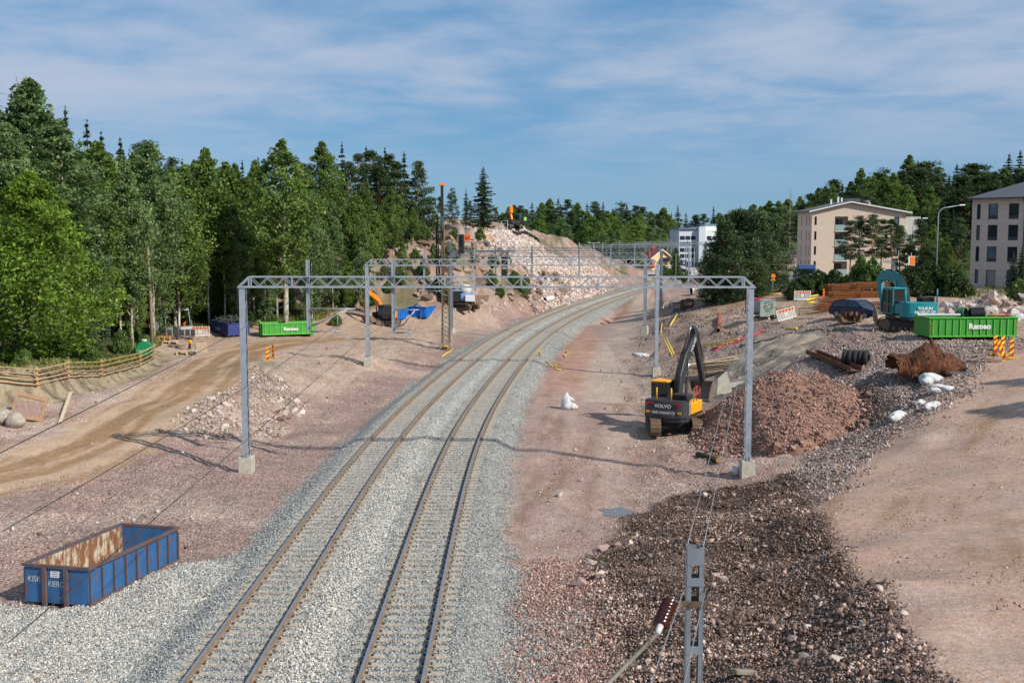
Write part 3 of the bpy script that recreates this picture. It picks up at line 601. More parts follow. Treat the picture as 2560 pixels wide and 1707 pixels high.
P = sample(11000, (6, 30, 76, 150), lambda x, y: (track_d(x, y) > 9) * (1 - .75 * soft_poly(x, y, FELT_POLY, .3)) * (1 - soft_poly(x, y, PATH_POLY, 1.2)) * sstep(.45, .62, fbm(x * .4, y * .4, 4, 177)) * np.where(dist_poly(x, y, HAUL_R)[0] < 3, .15, 1), 8)
stones('spoil_bank_stones', P, .08 + .2 * rng.random(len(P)) ** 2.5, tones(len(P), [srgb(150,130,118), srgb(116,98,88), srgb(180,162,150), srgb(96,82,74)], .25), STONE, label='stones and clods over the spoil banks behind the excavator', cat='spoil')
P = sample(5200, (6, 34, 18, 76), lambda x, y: np.clip(30 / np.maximum(y, 1), 0, 1) ** 1.3 * sstep(6.5, 4.5, dist_poly(x, y, ROAD_R)[0]) * sstep(.5, .68, fbm(x * .6, y * .6, 4, 333)), 14)
stones('haul_road_clods', P, .03 + .09 * rng.random(len(P)) ** 3, tones(len(P), [srgb(176,140,118), srgb(150,118,98), srgb(200,172,150)], .2), STONE, label='small clods and stones lying on the right-hand haul road', cat='gravel')

# ================================================================ rails and sleepers
M_RAIL = mat('rail_steel_top', srgb(176,176,178), .3, .75, .15, 8); M_RAILS = mat('rail_side_rust', srgb(140,120,98), .8, 0, .3, 4, wear=srgb(96,70,54), wamt=.45)
M_SLP = mat('dusty_concrete', srgb(182,168,148), .95, 0, .25, 6, bump=.3, wear=srgb(140,134,126), wscale=7, wamt=.6)
M_CLIP = mat('rusty_clip', srgb(96,66,48), .8, .3, .3, 20)
def rail_mesh(dc, y0, y1):
    prof = [(-.036, 0), (.036, 0), (.036, -.035), (.009, -.05), (.009, -.14), (.07, -.155), (.07, -.172), (-.07, -.172), (-.07, -.155), (-.009, -.14), (-.009, -.05), (-.036, -.035)]
    ys = np.concatenate([np.arange(y0, 120, 1.5), np.arange(120, y1, 3)]); mb = MB(); n = len(prof)
    for i, y in enumerate(ys):
        for a, b in prof:
            X, Y = track_pt(y, dc + a); mb.v.append((float(X), float(Y), b))
    for i in range(len(ys) - 1):
        for k in range(n):
            k2 = (k + 1) % n; mb.f.append((i * n + k, i * n + k2, (i + 1) * n + k2, (i + 1) * n + k)); mb.mi.append(0 if k == 0 else 1); mb.sm.append(False)
    return mb.mesh('rail', [M_RAIL, M_RAILS])
smb = MB()
prof = [(-1.3, -.13), (-1.3, -.022), (-1.22, .0), (-.9, .005), (-.62, .005), (-.3, -.022), (.3, -.022), (.62, .005), (.9, .005), (1.22, .0), (1.3, -.022), (1.3, -.13)]
smb.prism(prof, -.12, .12, 'xz'); SLEEPER = smb.mesh('sleeper', M_SLP)
CLV = MB()
for sx in (-1, 1): CLV.box((sx * .115, 0, .012), (.07, .11, .03)).tube([(sx * .1, -.03, .03), (sx * .13, 0, .055), (sx * .1, .03, .03)], .014, 5)
for tname, dc, lab in (('railway_track', -2.15, 'left of the two curving tracks, nearer the rusty blue skip'), ('railway_track', 2.15, 'right of the two curving tracks, nearer the black and yellow excavator')):
    tr = thing(tname, lab, 'railway track', (*[float(q) for q in track_pt(20, dc)], -.2)); inv = Matrix.Translation(-tr.location)
    for s in (-1, 1): obj('rail', rail_mesh(dc + s * .798, 12, 520), tr, inv)
    rest_v, rest_f, clip = [], [], MB()
    for i in range(640):
        y = 22.5 + i * .61
        X, Y = track_pt(y, dc); a = -math.atan2(float(np.interp(y, _yy, _tan[:, 0])), float(np.interp(y, _yy, _tan[:, 1])))
        Mx = Matrix.Translation((float(X), float(Y), -.174)) @ Matrix.Rotation(a + rnd.uniform(-.008, .008), 4, 'Z')
        if i < 300: obj('sleeper', SLEEPER, tr, inv @ Mx)
        else:
            o = len(rest_v); rest_v += [tuple(Mx @ v.co) for v in SLEEPER.vertices]; rest_f += [tuple(o + k for k in p.vertices) for p in SLEEPER.polygons]
        if i < 130:
            for s in (-1, 1): clip.add(CLV.v, CLV.f, Mx @ Matrix.Translation((s * .798, 0, 0)))
    me = bpy.data.meshes.new('sleeper_row'); me.from_pydata(rest_v, [], rest_f); me.materials.append(M_SLP); o = obj('sleeper_row', me, tr, inv); o['kind'] = 'stuff'
    o = clip.build('rail_clips', M_CLIP, tr, M=inv); o['kind'] = 'stuff'
# ================================================================ vegetation
LEAF = dict(
    birch=leaf_mat('birch_leaf', srgb(92,116,54), srgb(136,158,82), .015), aspen=leaf_mat('aspen_leaf', srgb(94,118,68), srgb(140,162,104), .02), maple=leaf_mat('maple_leaf', srgb(92,120,44), srgb(138,164,66), .012),
    spruce=leaf_mat('spruce_needles', srgb(44,60,38), srgb(74,92,56), .03, .15), pine=leaf_mat('pine_needles', srgb(54,74,46), srgb(92,110,66), .03, .18), willow=leaf_mat('willow_leaf', srgb(106,118,82), srgb(152,160,118), .06),
    mugo=leaf_mat('mugo_needles', srgb(42,62,32), srgb(76,94,44), .03, .2), bush=leaf_mat('shrub_leaf', srgb(66,98,36), srgb(116,142,56), .05), purple=leaf_mat('dark_leaf', srgb(58,52,46), srgb(84,76,62), .04), brown=leaf_mat('dry_needles', srgb(86,78,46), srgb(108,98,58), .02), grass=leaf_mat('grass_blade', srgb(88,110,44), srgb(140,140,72), .03, .3))
def bark(name, c1, c2, scale=(6, 6, 1.5), lo=.5, hi=.6, top=None, h=20):
    m, t = _nodes(name); L = t.links.new; o = nd(t, 'ShaderNodeOutputMaterial'); p = nd(t, 'ShaderNodeBsdfPrincipled'); L(p.outputs[0], o.inputs[0]); p.inputs['Roughness'].default_value = .9
    tc = nd(t, 'ShaderNodeTexCoord'); mp = nd(t, 'ShaderNodeMapping'); mp.inputs['Scale'].default_value = scale; L(tc.outputs['Object'], mp.inputs[0])
    n = nd(t, 'ShaderNodeTexNoise'); n.inputs['Scale'].default_value = 1.; n.inputs['Detail'].default_value = 5; L(mp.outputs[0], n.inputs[0])
    r = nd(t, 'ShaderNodeMapRange'); r.inputs[1].default_value = lo; r.inputs[2].default_value = hi; L(n.outputs[0], r.inputs[0])
    mx = nd(t, 'ShaderNodeMix', data_type='RGBA'); mx.inputs['A'].default_value = (*c1, 1); mx.inputs['B'].default_value = (*c2, 1); L(r.outputs[0], mx.inputs['Factor']); out = mx.outputs['Result']
    if top:
        s = nd(t, 'ShaderNodeSeparateXYZ'); L(tc.outputs['Object'], s.inputs[0]); r2 = nd(t, 'ShaderNodeMapRange'); r2.inputs[1].default_value = h * .3; r2.inputs[2].default_value = h * .5; L(s.outputs[2], r2.inputs[0])
        m2 = nd(t, 'ShaderNodeMix', data_type='RGBA'); m2.inputs['B'].default_value = (*top, 1); L(r2.outputs[0], m2.inputs['Factor']); L(out, m2.inputs['A']); out = m2.outputs['Result']
    L(out, p.inputs['Base Color']); return m
BARK = dict(birch=bark('birch_bark', srgb(206,198,184), srgb(96,84,72), (5, 5, 3.2), .52, .6), aspen=bark('aspen_bark', srgb(186,180,158), srgb(120,112,92), (4, 4, 2)), pine=bark('pine_bark', srgb(104,84,68), srgb(70,56,48), (9, 9, 2), top=srgb(176,116,74)),
            spruce=bark('spruce_bark', srgb(98,82,70), srgb(66,56,50), (9, 9, 3)), dead=bark('dead_wood', srgb(150,136,124), srgb(104,92,84), (6, 6, 1)))
def leaf_quads(P, size, aspect, tone, up=.35, hang=None):
    n = len(P); nr = rng.normal(size=(n, 3)); nr[:, 2] += up * 2; nr /= np.linalg.norm(nr, axis=1)[:, None]
    a = rng.normal(size=(n, 3)) if hang is None else hang + rng.normal(0, .25, (n, 3))
    t1 = a - nr * (a * nr).sum(1)[:, None]; t1 /= np.linalg.norm(t1, axis=1)[:, None] + 1e-9; t2 = np.cross(nr, t1)
    s = (size * rng.uniform(.6, 1.35, n))[:, None]
    V = np.stack([P - t1 * s, P + t2 * s * aspect, P + t1 * s, P - t2 * s * aspect], 1).reshape(-1, 3)
    return V, np.arange(n * 4).reshape(n, 4), np.repeat(tone, 4)
def crown_mesh(name, lm, clumps, crad, per, size, aspect=.62, flat=.62, up=.35):
    n = len(clumps); per_ = np.full(n, per); idx = np.repeat(np.arange(n), per_)
    d = rng.normal(size=(len(idx), 3)); d /= np.linalg.norm(d, axis=1)[:, None]; r = rng.random(len(idx)) ** .45
    cr = (np.asarray(crad) * rng.uniform(.5, 1.4, n))[idx]
    P = clumps[idx] + d * (r * cr)[:, None] * np.array([1, 1, flat])
    ct = rng.uniform(.15, .85, n)[idx]; tone = np.clip(ct + rng.normal(0, .2, len(idx)), 0, 1)
    V, Fc, T = leaf_quads(P, np.full(len(P), size), aspect, tone, up)
    return bulk(name, V, Fc, lm, False, tone=T)
def trunk_mesh(name, bm_, h, r, lean=.3, branches=(), n=7, top=.97):
    mb = MB(); k = 8; wob = [(rnd.uniform(-lean, lean), rnd.uniform(-lean, lean)) for _ in range(k + 1)]; wob[0] = (0, 0); acc = [(0, 0)]
    for i in range(1, k + 1): acc.append((acc[-1][0] * .8 + wob[i][0], acc[-1][1] * .8 + wob[i][1]))
    pts = [(acc[i][0], acc[i][1], h * top * i / k - (.3 if i == 0 else 0)) for i in range(k + 1)]
    rs = [r * (1.25 if i == 0 else 1) * (1 - .9 * i / k) + .012 for i in range(k + 1)]
    mb.tube(pts, rs, n)
    def ax(z):
        f = min(max(z / (h * top) * k, 0), k - .001); i = int(f); w = f - i
        return Vector(pts[i]).lerp(Vector(pts[i + 1]), w), rs[i] * (1 - w) + rs[i + 1] * w
    for z, tip in branches:
        p, rr = ax(z); tip = Vector(tip); mid = p.lerp(tip, .5) + Vector((0, 0, .12 * (tip - p).length))
        mb.tube([p, mid, tip], [rr * .45 + .01, rr * .25 + .008, .008], 4, False)
    return mb.mesh(name, bm_)
def deciduous(lm, bm_, h=20., z0=.25, rad=3.2, ncl=150, per=68, crad=1.05, size=.21, tr=.17, peak=.45, shell=.55, nb=20, flat=.9):
    t = rng.random(ncl) ** .85; z = h * (z0 + (1 - z0) * t) - .3
    pr = np.where(t < peak, (.35 + .65 * np.sin(np.clip(t / peak, 0, 1) * math.pi / 2)), np.clip(1 - (t - peak) / (1 - peak), 0, 1) ** .72)
    a = rng.uniform(0, 2 * math.pi, ncl); lob = 1 + .22 * np.sin(a * 3 + rng.uniform(0, 6)) * np.sin(t * 9 + rng.uniform(0, 6))
    r = rad * pr * lob * rng.random(ncl) ** shell
    cl = np.stack([r * np.cos(a), r * np.sin(a), z], 1)
    br = [(max(h * z0 * .7, cl[i, 2] - r[i] * .9 - .5), cl[i]) for i in rng.choice(ncl, nb, replace=False)]
    return crown_mesh('crown', lm, cl, crad * (.3 + .7 * pr), per, size, flat=flat), trunk_mesh('trunk', bm_, h, tr, .12, br)
def conifer(lm, bm_, h=20., z0=.06, rad=3.1, lev=34, tr=.19, size=.33, dens=1., power=.85, droop=.32):
    P, Hd, T = [], [], []; br = []
    for i in range(lev):
        t = (i + rng.random() * .7) / lev; z = h * (z0 + (1 - z0) * t * .985); L = rad * (1 - t) ** power * rng.uniform(.7, 1.2) + .05 + .22 * (1 - t)
        nb = int(rng.integers(5, 8)); a0 = rng.uniform(0, 6.3)
        for b in range(nb):
            a = a0 + b * 2 * math.pi / nb + rng.uniform(-.3, .3); l = L * rng.uniform(.4, 1.3); n = max(9, int(24 * l * dens))
            s = rng.random(n) ** .8; side = rng.uniform(-1, 1, n) * (.3 * l * (1 - s * .7)); zz = -droop * l * s + .18 * l * s ** 3 - rng.random(n) * .22
            ca_, sa_ = math.cos(a), math.sin(a); x = s * l * ca_ - side * sa_; y = s * l * sa_ + side * ca_
            P.append(np.stack([x, y, z + zz], 1)); Hd.append(np.stack([np.full(n, ca_), np.full(n, sa_), np.full(n, -.55)], 1)); T.append(np.clip(rng.uniform(.2, .8) + rng.normal(0, .18, n), 0, 1))
            if rng.random() < .25: br.append((z, (l * .7 * ca_, l * .7 * sa_, z - droop * l * .6)))
    k = 26; P.append(np.stack([rng.normal(0, .05, k), rng.normal(0, .05, k), h * .93 + rng.random(k) * h * .06], 1)); Hd.append(np.tile([0, 0, 1.], (k, 1))); T.append(rng.random(k))
    P, Hd, T = np.concatenate(P), np.concatenate(Hd), np.concatenate(T)
    V, Fc, Tn = leaf_quads(P, size * np.clip(.45 + (h - P[:, 2]) / h * 2.2, .45, 1), .33, T, .5, Hd)
    return bulk('crown', V, Fc, lm, False, tone=Tn), trunk_mesh('trunk', bm_, h, tr, .05, br)
def pine(lm, bm_, h=20., z0=.45, rad=2.7, ncl=60, per=85, crad=.95, size=.24, tr=.2, peak=.4):
    t = rng.random(ncl); z = h * (z0 + (1 - z0) * t) - .4; pr = np.where(t < peak, .6 + .4 * t / peak, np.clip(1 - ((t - peak) / (1 - peak)) ** 1.6, .12, 1))
    a = rng.uniform(0, 6.283, ncl); r = rad * pr * rng.uniform(.35, 1.1, ncl); cl = np.stack([r * np.cos(a), r * np.sin(a), z], 1)
    br = [(max(h * .3, cl[i, 2] - .25 * r[i]), cl[i]) for i in range(ncl) if i % 2 == 0]
    return crown_mesh('crown', lm, cl, crad, per, size, .3, .5, .6), trunk_mesh('trunk', bm_, h, tr, .12, br)
def bare(h=20., dens=70):
    br = []
    for i in range(dens):
        z = h * (.25 + .74 * i / dens); l = (1.9 * (1 - i / dens) + .25) * rnd.uniform(.6, 1.2); a = rnd.uniform(0, 6.28); br.append((z, (l * math.cos(a), l * math.sin(a), z + l * rnd.uniform(-.3, .05))))
    return None, trunk_mesh('trunk', BARK['dead'], h, .16, .05, br)
PROTO = {}
PROTO['birch'] = [deciduous(LEAF['birch'], BARK['birch'], rad=3.7, ncl=190, per=84, size=.165, crad=1.15) for _ in range(2)] + [deciduous(LEAF['birch'], BARK['birch'], z0=.4, rad=2.6, ncl=110, tr=.13)]
PROTO['aspen'] = [deciduous(LEAF['aspen'], BARK['aspen'], rad=3.9, ncl=200, per=84, size=.165, shell=.6, crad=1.15) for _ in range(2)]
PROTO['tall_aspen'] = [deciduous(LEAF['birch'], BARK['aspen'], z0=.33, rad=3.8, ncl=180, per=84, crad=1.0, size=.16, tr=.27, shell=.7, nb=40)]
PROTO['thicket'] = [deciduous(LEAF['aspen'], BARK['birch'], z0=.1, rad=3.0, ncl=150, per=76, size=.165, tr=.1, nb=14), deciduous(LEAF['birch'], BARK['aspen'], z0=.12, rad=3.2, ncl=150, per=76, size=.165, tr=.1, nb=14)]
PROTO['maple'] = [deciduous(LEAF['maple'], BARK['spruce'], z0=.06, rad=8.2, ncl=380, per=78, crad=1.5, size=.2, tr=.3, peak=.3, shell=.42)]
PROTO['spruce'] = [conifer(LEAF['spruce'], BARK['spruce']) for _ in range(3)]
PROTO['dark_spruce'] = [conifer(LEAF['brown'], BARK['spruce'], rad=3.1, z0=.12)]
PROTO['wide_spruce'] = [conifer(LEAF['spruce'], BARK['spruce'], rad=5.6, lev=34, size=.34, power=.8, z0=.1)]
PROTO['pine'] = [pine(LEAF['pine'], BARK['pine']) for _ in range(3)]
PROTO['dense_pine'] = [pine(LEAF['pine'], BARK['pine'], z0=.03, rad=6.2, ncl=170, per=100, crad=1.7, size=.3, peak=.25) for _ in range(2)]
PROTO['low_pine'] = [pine(LEAF['pine'], BARK['pine'], z0=.16, rad=4.2, ncl=95, per=90, crad=1.25, size=.27, peak=.25) for _ in range(2)]
PROTO['willow'] = [deciduous(LEAF['willow'], BARK['spruce'], z0=.08, rad=11, ncl=240, per=60, crad=1.9, size=.36, peak=.35, shell=.4, flat=1.1)]
PROTO['purple'] = [deciduous(LEAF['purple'], BARK['spruce'], z0=.1, rad=6.5, ncl=170, per=60, crad=1.4, size=.3, peak=.35)]
PROTO['dead'] = [bare(), bare(dens=50)]
PROTO['mugo'] = [deciduous(LEAF['mugo'], BARK['spruce'], h=20, z0=.02, rad=15, ncl=200, per=64, crad=3.6, size=.75, tr=.4, peak=.3, shell=.42) for _ in range(2)]
PROTO['bush'] = [deciduous(LEAF['bush'], BARK['spruce'], h=20, z0=.03, rad=13, ncl=180, per=60, crad=3.4, size=.75, tr=.35, peak=.35, shell=.42)]
NAME = dict(birch='birch_tree', aspen='aspen_tree', tall_aspen='aspen_tree', thicket='young_tree', maple='maple_tree', spruce='spruce_tree', dark_spruce='spruce_tree', wide_spruce='spruce_tree', pine='pine_tree', low_pine='pine_tree', dense_pine='pine_tree', willow='willow_tree', purple='dark_tree', dead='dead_tree', mugo='mountain_pine_bush', bush='leafy_bush')
def tree(kind, x, y, h, label, group=None, wide=1., var=None, sink=.1, cat='tree'):
    cr, tk = PROTO[kind][rnd.randrange(len(PROTO[kind])) if var is None else var]
    o = thing(NAME[kind], label, cat, (x, y, h1(x, y) - sink), rnd.uniform(0, 6.28), group)
    s = h / 20.; o.scale = (s * wide, s * wide, s)
    obj('trunk', tk, o)
    if cr: obj('crown', cr, o)
    return o
def tree_px(kind, u, Y, vtop, label, group=None, wide=1., var=None, cat='tree'):
    p = at(u, vtop, Y); g = h1(p[0], p[1]); return tree(kind, p[0], p[1], max(p[2] - g, 1.5), label, group, wide, var, cat=cat)
GL = 'trees of the left-hand wood'
# --- the ones that can be told apart
tree_px('maple', 70, 82, 425, 'broad bright green maple at the left edge above the timber fence', wide=1.05)
tree_px('aspen', 70, 96, 192, 'tallest grey green aspen rising over the maple at the left edge', wide=1.15, var=0)
tree_px('dead', 40, 112, 172, 'bare dead spruce top sticking up left of the tallest aspen', var=0); tree_px('dead', -6, 104, 165, 'bare dead tree cut by the left edge of the picture', var=1, wide=1.6)
tree_px('spruce', 162, 110, 255, 'narrow dark spruce spire right behind the tallest aspen', wide=.85); tree_px('spruce', 216, 118, 290, 'second dark spruce spire, shorter, right of the first one', wide=.9)
tree_px('tall_aspen', 706, 123, 345, 'tall sunlit aspen with a thick pale trunk behind the green skip', wide=1.1)
tree_px('birch', 805, 150, 352, 'pale green birch standing taller than the pines right of it', wide=1.1, var=0)
tree_px('wide_spruce', 1208, 188, 412, 'lone broad spruce standing on top of the rock hill', wide=.95)
tree_px('spruce', 855, 168, 350, 'slender spruce tip poking above the pines of the left wood', wide=.8); tree_px('spruce', 1010, 172, 372, 'spruce at the right end of the left-hand pine row', wide=1.)
# --- the wood: birches and aspens in front, conifers behind
rows = [('aspen', 150, 92, 300), ('thicket', 235, 92, 560), ('birch', 262, 104, 370), ('aspen', 320, 101, 420), ('thicket', 330, 106, 640), ('aspen', 375, 112, 345), ('birch', 428, 122, 420), ('thicket', 470, 126, 560), ('birch', 520, 128, 372), ('birch', 560, 135, 400),
        ('thicket', 585, 128, 520), ('birch', 620, 132, 430), ('thicket', 660, 130, 600), ('thicket', 770, 132, 470), ('birch', 765, 138, 440), ('thicket', 830, 138, 500), ('birch', 880, 142, 470), ('thicket', 905, 140, 560), ('birch', 940, 145, 520), ('birch', 985, 148, 470), ('thicket', 1000, 146, 580),
        ('aspen', 20, 88, 300), ('thicket', 110, 83, 600), ('thicket', 190, 90, 660), ('thicket', -60, 84, 500), ('birch', 285, 101, 520), ('birch', 205, 98, 420), ('thicket', 400, 118, 600), ('thicket', 540, 131, 620), ('thicket', 720, 134, 640), ('thicket', 860, 139, 640), ('thicket', 960, 146, 650), ('birch', 1030, 152, 520),
        ('aspen', 100, 104, 285), ('birch', 240, 112, 345), ('aspen', 300, 118, 385), ('birch', 345, 124, 375), ('birch', 460, 134, 405), ('aspen', 490, 138, 400), ('birch', 590, 142, 405), ('birch', 640, 140, 400), ('birch', 745, 148, 415), ('birch', 830, 152, 440), ('birch', 915, 155, 460), ('aspen', 400, 128, 420), ('birch', 550, 128, 470), ('birch', 690, 132, 480), ('birch', 800, 140, 480), ('birch', 440, 120, 500), ('birch', 960, 150, 500), ('thicket', 548, 131, 540), ('birch', 578, 132, 440), ('thicket', 520, 130, 600), ('birch', 612, 131, 520)]
for k, u, Y, vt in rows:
    lab = {'aspen': 'grey green aspen within the left-hand wood', 'birch': 'light green birch within the left-hand wood', 'thicket': 'young slim tree leafy to the ground, edge of the left-hand wood'}[k]
    tree_px(k, u + rnd.uniform(-8, 8), Y, vt + rnd.uniform(-8, 8), lab, {'aspen': 'aspens of the left-hand wood', 'birch': 'birches of the left-hand wood', 'thicket': 'young trees along the left-hand wood edge'}[k], wide=rnd.uniform(.9, 1.2))
for k, u, Y, vt in [('pine', 895, 165, 380), ('pine', 925, 170, 372), ('pine', 945, 162, 385), ('pine', 975, 168, 372), ('pine', 1045, 172, 398), ('low_pine', 1060, 170, 470), ('pine', 990, 160, 400), ('pine', 870, 160, 400), ('low_pine', 1130, 190, 468), ('low_pine', 1100, 180, 490), ('pine', 430, 140, 388), ('pine', 370, 134, 345), ('pine', 345, 138, 352), ('pine', 660, 165, 405), ('pine', 760, 170, 400), ('low_pine', 1030, 160, 500), ('low_pine', 1240, 215, 520), ('low_pine', 1175, 200, 500)]:
    tree_px(k, u, Y, vt, 'dark pine with an orange trunk among the left-hand pines' if k == 'pine' else 'bushy low pine near the rock hill crest', 'tall pines of the left-hand wood' if k == 'pine' else 'low pines near the hill crest', wide=rnd.uniform(.85, 1.1))
for k, u, Y, vt in [('dark_spruce', 268, 108, 420), ('dark_spruce', 330, 116, 470), ('spruce', 500, 150, 430), ('spruce', 590, 155, 430), ('spruce', 700, 158, 430), ('spruce', 800, 165, 430), ('spruce', 100, 125, 330), ('spruce', 0, 120, 300), ('spruce', 410, 145, 430), ('spruce', 1165, 195, 468), ('spruce', 940, 180, 420), ('spruce', 190, 130, 370), ('spruce', 300, 140, 410), ('spruce', 640, 150, 470), ('spruce', 550, 160, 440), ('spruce', 250, 128, 440), ('spruce', 60, 130, 400), ('spruce', 760, 162, 460), ('spruce', 460, 142, 480), ('spruce', 880, 158, 520), ('spruce', 360, 132, 520), ('spruce', 300, 119, 338), ('spruce', 252, 115, 322), ('spruce', 455, 142, 392), ('spruce', 605, 150, 396), ('spruce', 645, 156, 388), ('spruce', 915, 169, 360), ('spruce', 962, 171, 364), ('spruce', 120, 108, 262), ('spruce', 740, 158, 392)]:
    tree_px(k, u, Y, vt, 'brownish green spruce half hidden by birches' if k == 'dark_spruce' else 'dark spruce deep in the left-hand wood', 'brownish spruces in the left-hand wood' if k == 'dark_spruce' else 'spruces deep in the left-hand wood', wide=rnd.uniform(.9, 1.2))
for i in range(34):                                                     # thin bare stems seen under the crowns
    u = rnd.uniform(180, 1060); Y = float(np.interp(u, [180, 384, 470, 560, 640, 900, 1060], [90, 114, 129, 133, 135, 142, 150])) + rnd.uniform(0, 6)
    tree_px('birch', u, Y, rnd.uniform(540, 640), 'thin pale stemmed birch at the edge of the left-hand wood', 'thin birches along the left-hand wood edge', wide=.55, var=2)
for u, Y, vt in [(300, 98, 820), (60, 76, 870), (150, 81, 860), (230, 90, 870), (345, 103, 850), (840, 131, 790), (760, 130, 800), (560, 134, 810), (1085, 152, 740), (680, 128, 790), (620, 130, 800), (1310, 176, 700), (1240, 172, 690), (1290, 176, 725), (1060, 148, 720)]:
    tree_px('bush', u, Y, vt, 'low green shrub growing at the wood edge and rock foot', 'low shrubs by the left-hand wood and rock', wide=rnd.uniform(.5, .8), cat='shrub')
for i in range(20):
    u = rnd.uniform(1045, 1330); v = rnd.uniform(float(np.interp(u, [1045, 1200, 1290, 1400], [600, 592, 640, 690])), 752); p = hit(u, v)
    tree('bush', p.x, p.y, rnd.uniform(.9, 2.6), 'small shrub growing on the rocky hill face', 'small shrubs on the hill face', wide=rnd.uniform(.5, .9), cat='shrub')
# --- far wood across the middle
prof_u = [1225, 1253, 1333, 1396, 1451, 1481, 1563, 1621, 1648, 1684, 1709, 1739, 1780, 1830, 1880, 1917, 1960, 2012, 2040, 2065, 2121, 2173, 2199, 2244, 2272, 2305, 2332, 2365, 2402, 2436, 2470, 2514, 2554, 2640, 2760]
prof_v = [540, 521, 507, 492, 496, 500, 506, 511, 522, 516, 514, 529, 515, 518, 512, 503, 500, 483, 470, 439, 426, 417, 402, 406, 387, 387, 391, 420, 406, 380, 410, 382, 377, 375, 380]
for r, (Y0, dv, stp) in enumerate([(470, 0, 19), (420, 18, 23), (370, 42, 30)]):
    u = 1222 + r * 7
    while u < 1990:
        vt = float(np.interp(u, prof_u, prof_v)) + dv + rnd.uniform(-4, 16); k = rnd.choice(['birch', 'spruce', 'spruce', 'pine', 'low_pine', 'aspen', 'birch'] if r == 0 else ['birch', 'birch', 'spruce', 'low_pine', 'aspen', 'thicket'])
        Y = Y0 + rnd.uniform(-20, 20)
        if not (1685 < u < 1820 and r >= 1):
            tree_px(k, u, Y, vt, {'birch': 'leafy round birch in the far wood behind the station', 'aspen': 'leafy round birch in the far wood behind the station', 'thicket': 'leafy round birch in the far wood behind the station'}.get(k, 'dark conifer in the far wood behind the station'), 'far leafy trees behind the station' if k in ('birch', 'aspen', 'thicket') else 'far conifers behind the station', wide=rnd.uniform(1.2, 1.7) if k not in ('spruce',) else rnd.uniform(1.2, 1.7))
        u += stp * rnd.uniform(.7, 1.3)
for u, vt in [(1500, 560), (1545, 575), (1420, 560), (1360, 565), (1300, 560), (1465, 585), (1590, 545), (1325, 590), (1395, 600), (1690, 618), (1270, 575)]:
    tree_px('thicket', u, 335 + rnd.uniform(-15, 10), vt, 'rounded green tree in front of the far wood near the station', 'rounded trees before the far wood', wide=1.7)
tree_px('willow', 1640, 385, 566, 'pale silvery willow behind the red roofed station house', wide=.75); tree_px('purple', 1572, 392, 555, 'dark reddish leafed tree left of the silvery willow', wide=.85)
tree_px('spruce', 1763, 340, 602, 'slim spruce before the white and blue office block', wide=1.1)
for u in (445, 500, 545, 605, 640, 690, 735, 790, 825, 870, 920, 965, 1010, 1050):
    Y = float(np.interp(u, [430, 560, 640, 900, 1060], [127, 131, 132, 140, 148])) + rnd.uniform(0, 3); tree_px('bush', u + rnd.uniform(-12, 12), Y, rnd.uniform(715, 775), 'sunlit leafy undergrowth bush along the yard side of the wood', 'undergrowth bushes along the yard', wide=rnd.uniform(.5, .75), cat='bush')
tree_px('dead', 1977, 330, 467, 'thin bare grey spruce left of the beige apartment house', var=0, wide=1.5)
# --- right-hand wood behind the apartment houses
for r, (Y0, dv, stp) in enumerate([(300, 0, 22), (285, 26, 24), (268, 60, 30)]):
    u = 2000 + r * 9
    while u < 2720:
        vt = float(np.interp(u, prof_u, prof_v)) + dv + rnd.uniform(-4, 34); k = rnd.choice(['spruce', 'pine', 'pine', 'birch', 'low_pine', 'birch'] if r else ['spruce', 'pine', 'spruce', 'low_pine', 'birch'])
        tree_px(k, u, Y0 + rnd.uniform(-8, 8), vt, 'tall dark conifer in the wood behind the apartment houses' if k != 'birch' else 'leafy tree in the wood behind the apartment houses', 'conifers behind the apartment houses' if k != 'birch' else 'leafy trees behind the apartment houses', wide=rnd.uniform(1.0, 1.25) if k == 'birch' else rnd.uniform(1.2, 1.9))
        u += stp * rnd.uniform(.7, 1.3)
for u, Y, vt, k in [(2300, 175, 545, 'low_pine'), (2335, 180, 560, 'birch'), (2368, 178, 585, 'thicket'), (2275, 170, 590, 'low_pine'), (2400, 182, 540, 'low_pine'), (2345, 190, 520, 'spruce'), (2318, 200, 510, 'spruce'), (2385, 195, 520, 'spruce')]:
    tree_px(k, u, Y, vt, 'dark tree in the gap between the two apartment houses', 'trees between the two apartment houses', wide=1.15)
for u, vt in [(2535, 625), (2556, 610)]: tree_px('spruce', u, 140, vt, 'young dark spruce against the right-hand apartment house', 'young spruces against the right-hand house', wide=1.2)
# --- pines near the works road
ORD = ['first', 'second', 'third', 'fourth', 'fifth', 'sixth', 'seventh']
for u, vt, Y in [(1812, 548, 146), (1850, 524, 150), (1892, 530, 148), (1930, 545, 152), (1790, 605, 150), (1840, 590, 142), (1885, 600, 143)]:
    tree_px('dense_pine', u, Y, vt, 'big dark pine, %s from the left in the clump beside the beige apartment house' % ORD[sorted([1812, 1850, 1892, 1930, 1790, 1840, 1885]).index(u)], 'pine clump left of the beige house', wide=1.1)
for u, vt, Y, lab in [(1832, 522, 156, 'left'), (1878, 512, 158, 'middle'), (1918, 536, 157, 'right')]: tree_px('wide_spruce', u, Y, vt, '%s pointed spruce rising out of the big dark pine clump' % lab, wide=.8)
for u, vt, Y in [(2128, 548, 165), (2150, 536, 168), (2182, 532, 166), (2208, 545, 170), (2232, 540, 167), (2250, 560, 172)]:
    tree_px('pine', u, Y, vt, 'slim pine, %s from the left in the row before the beige apartment house' % ORD[[2128, 2150, 2182, 2208, 2232, 2250].index(u)], 'pine row before the beige house', wide=1.35)
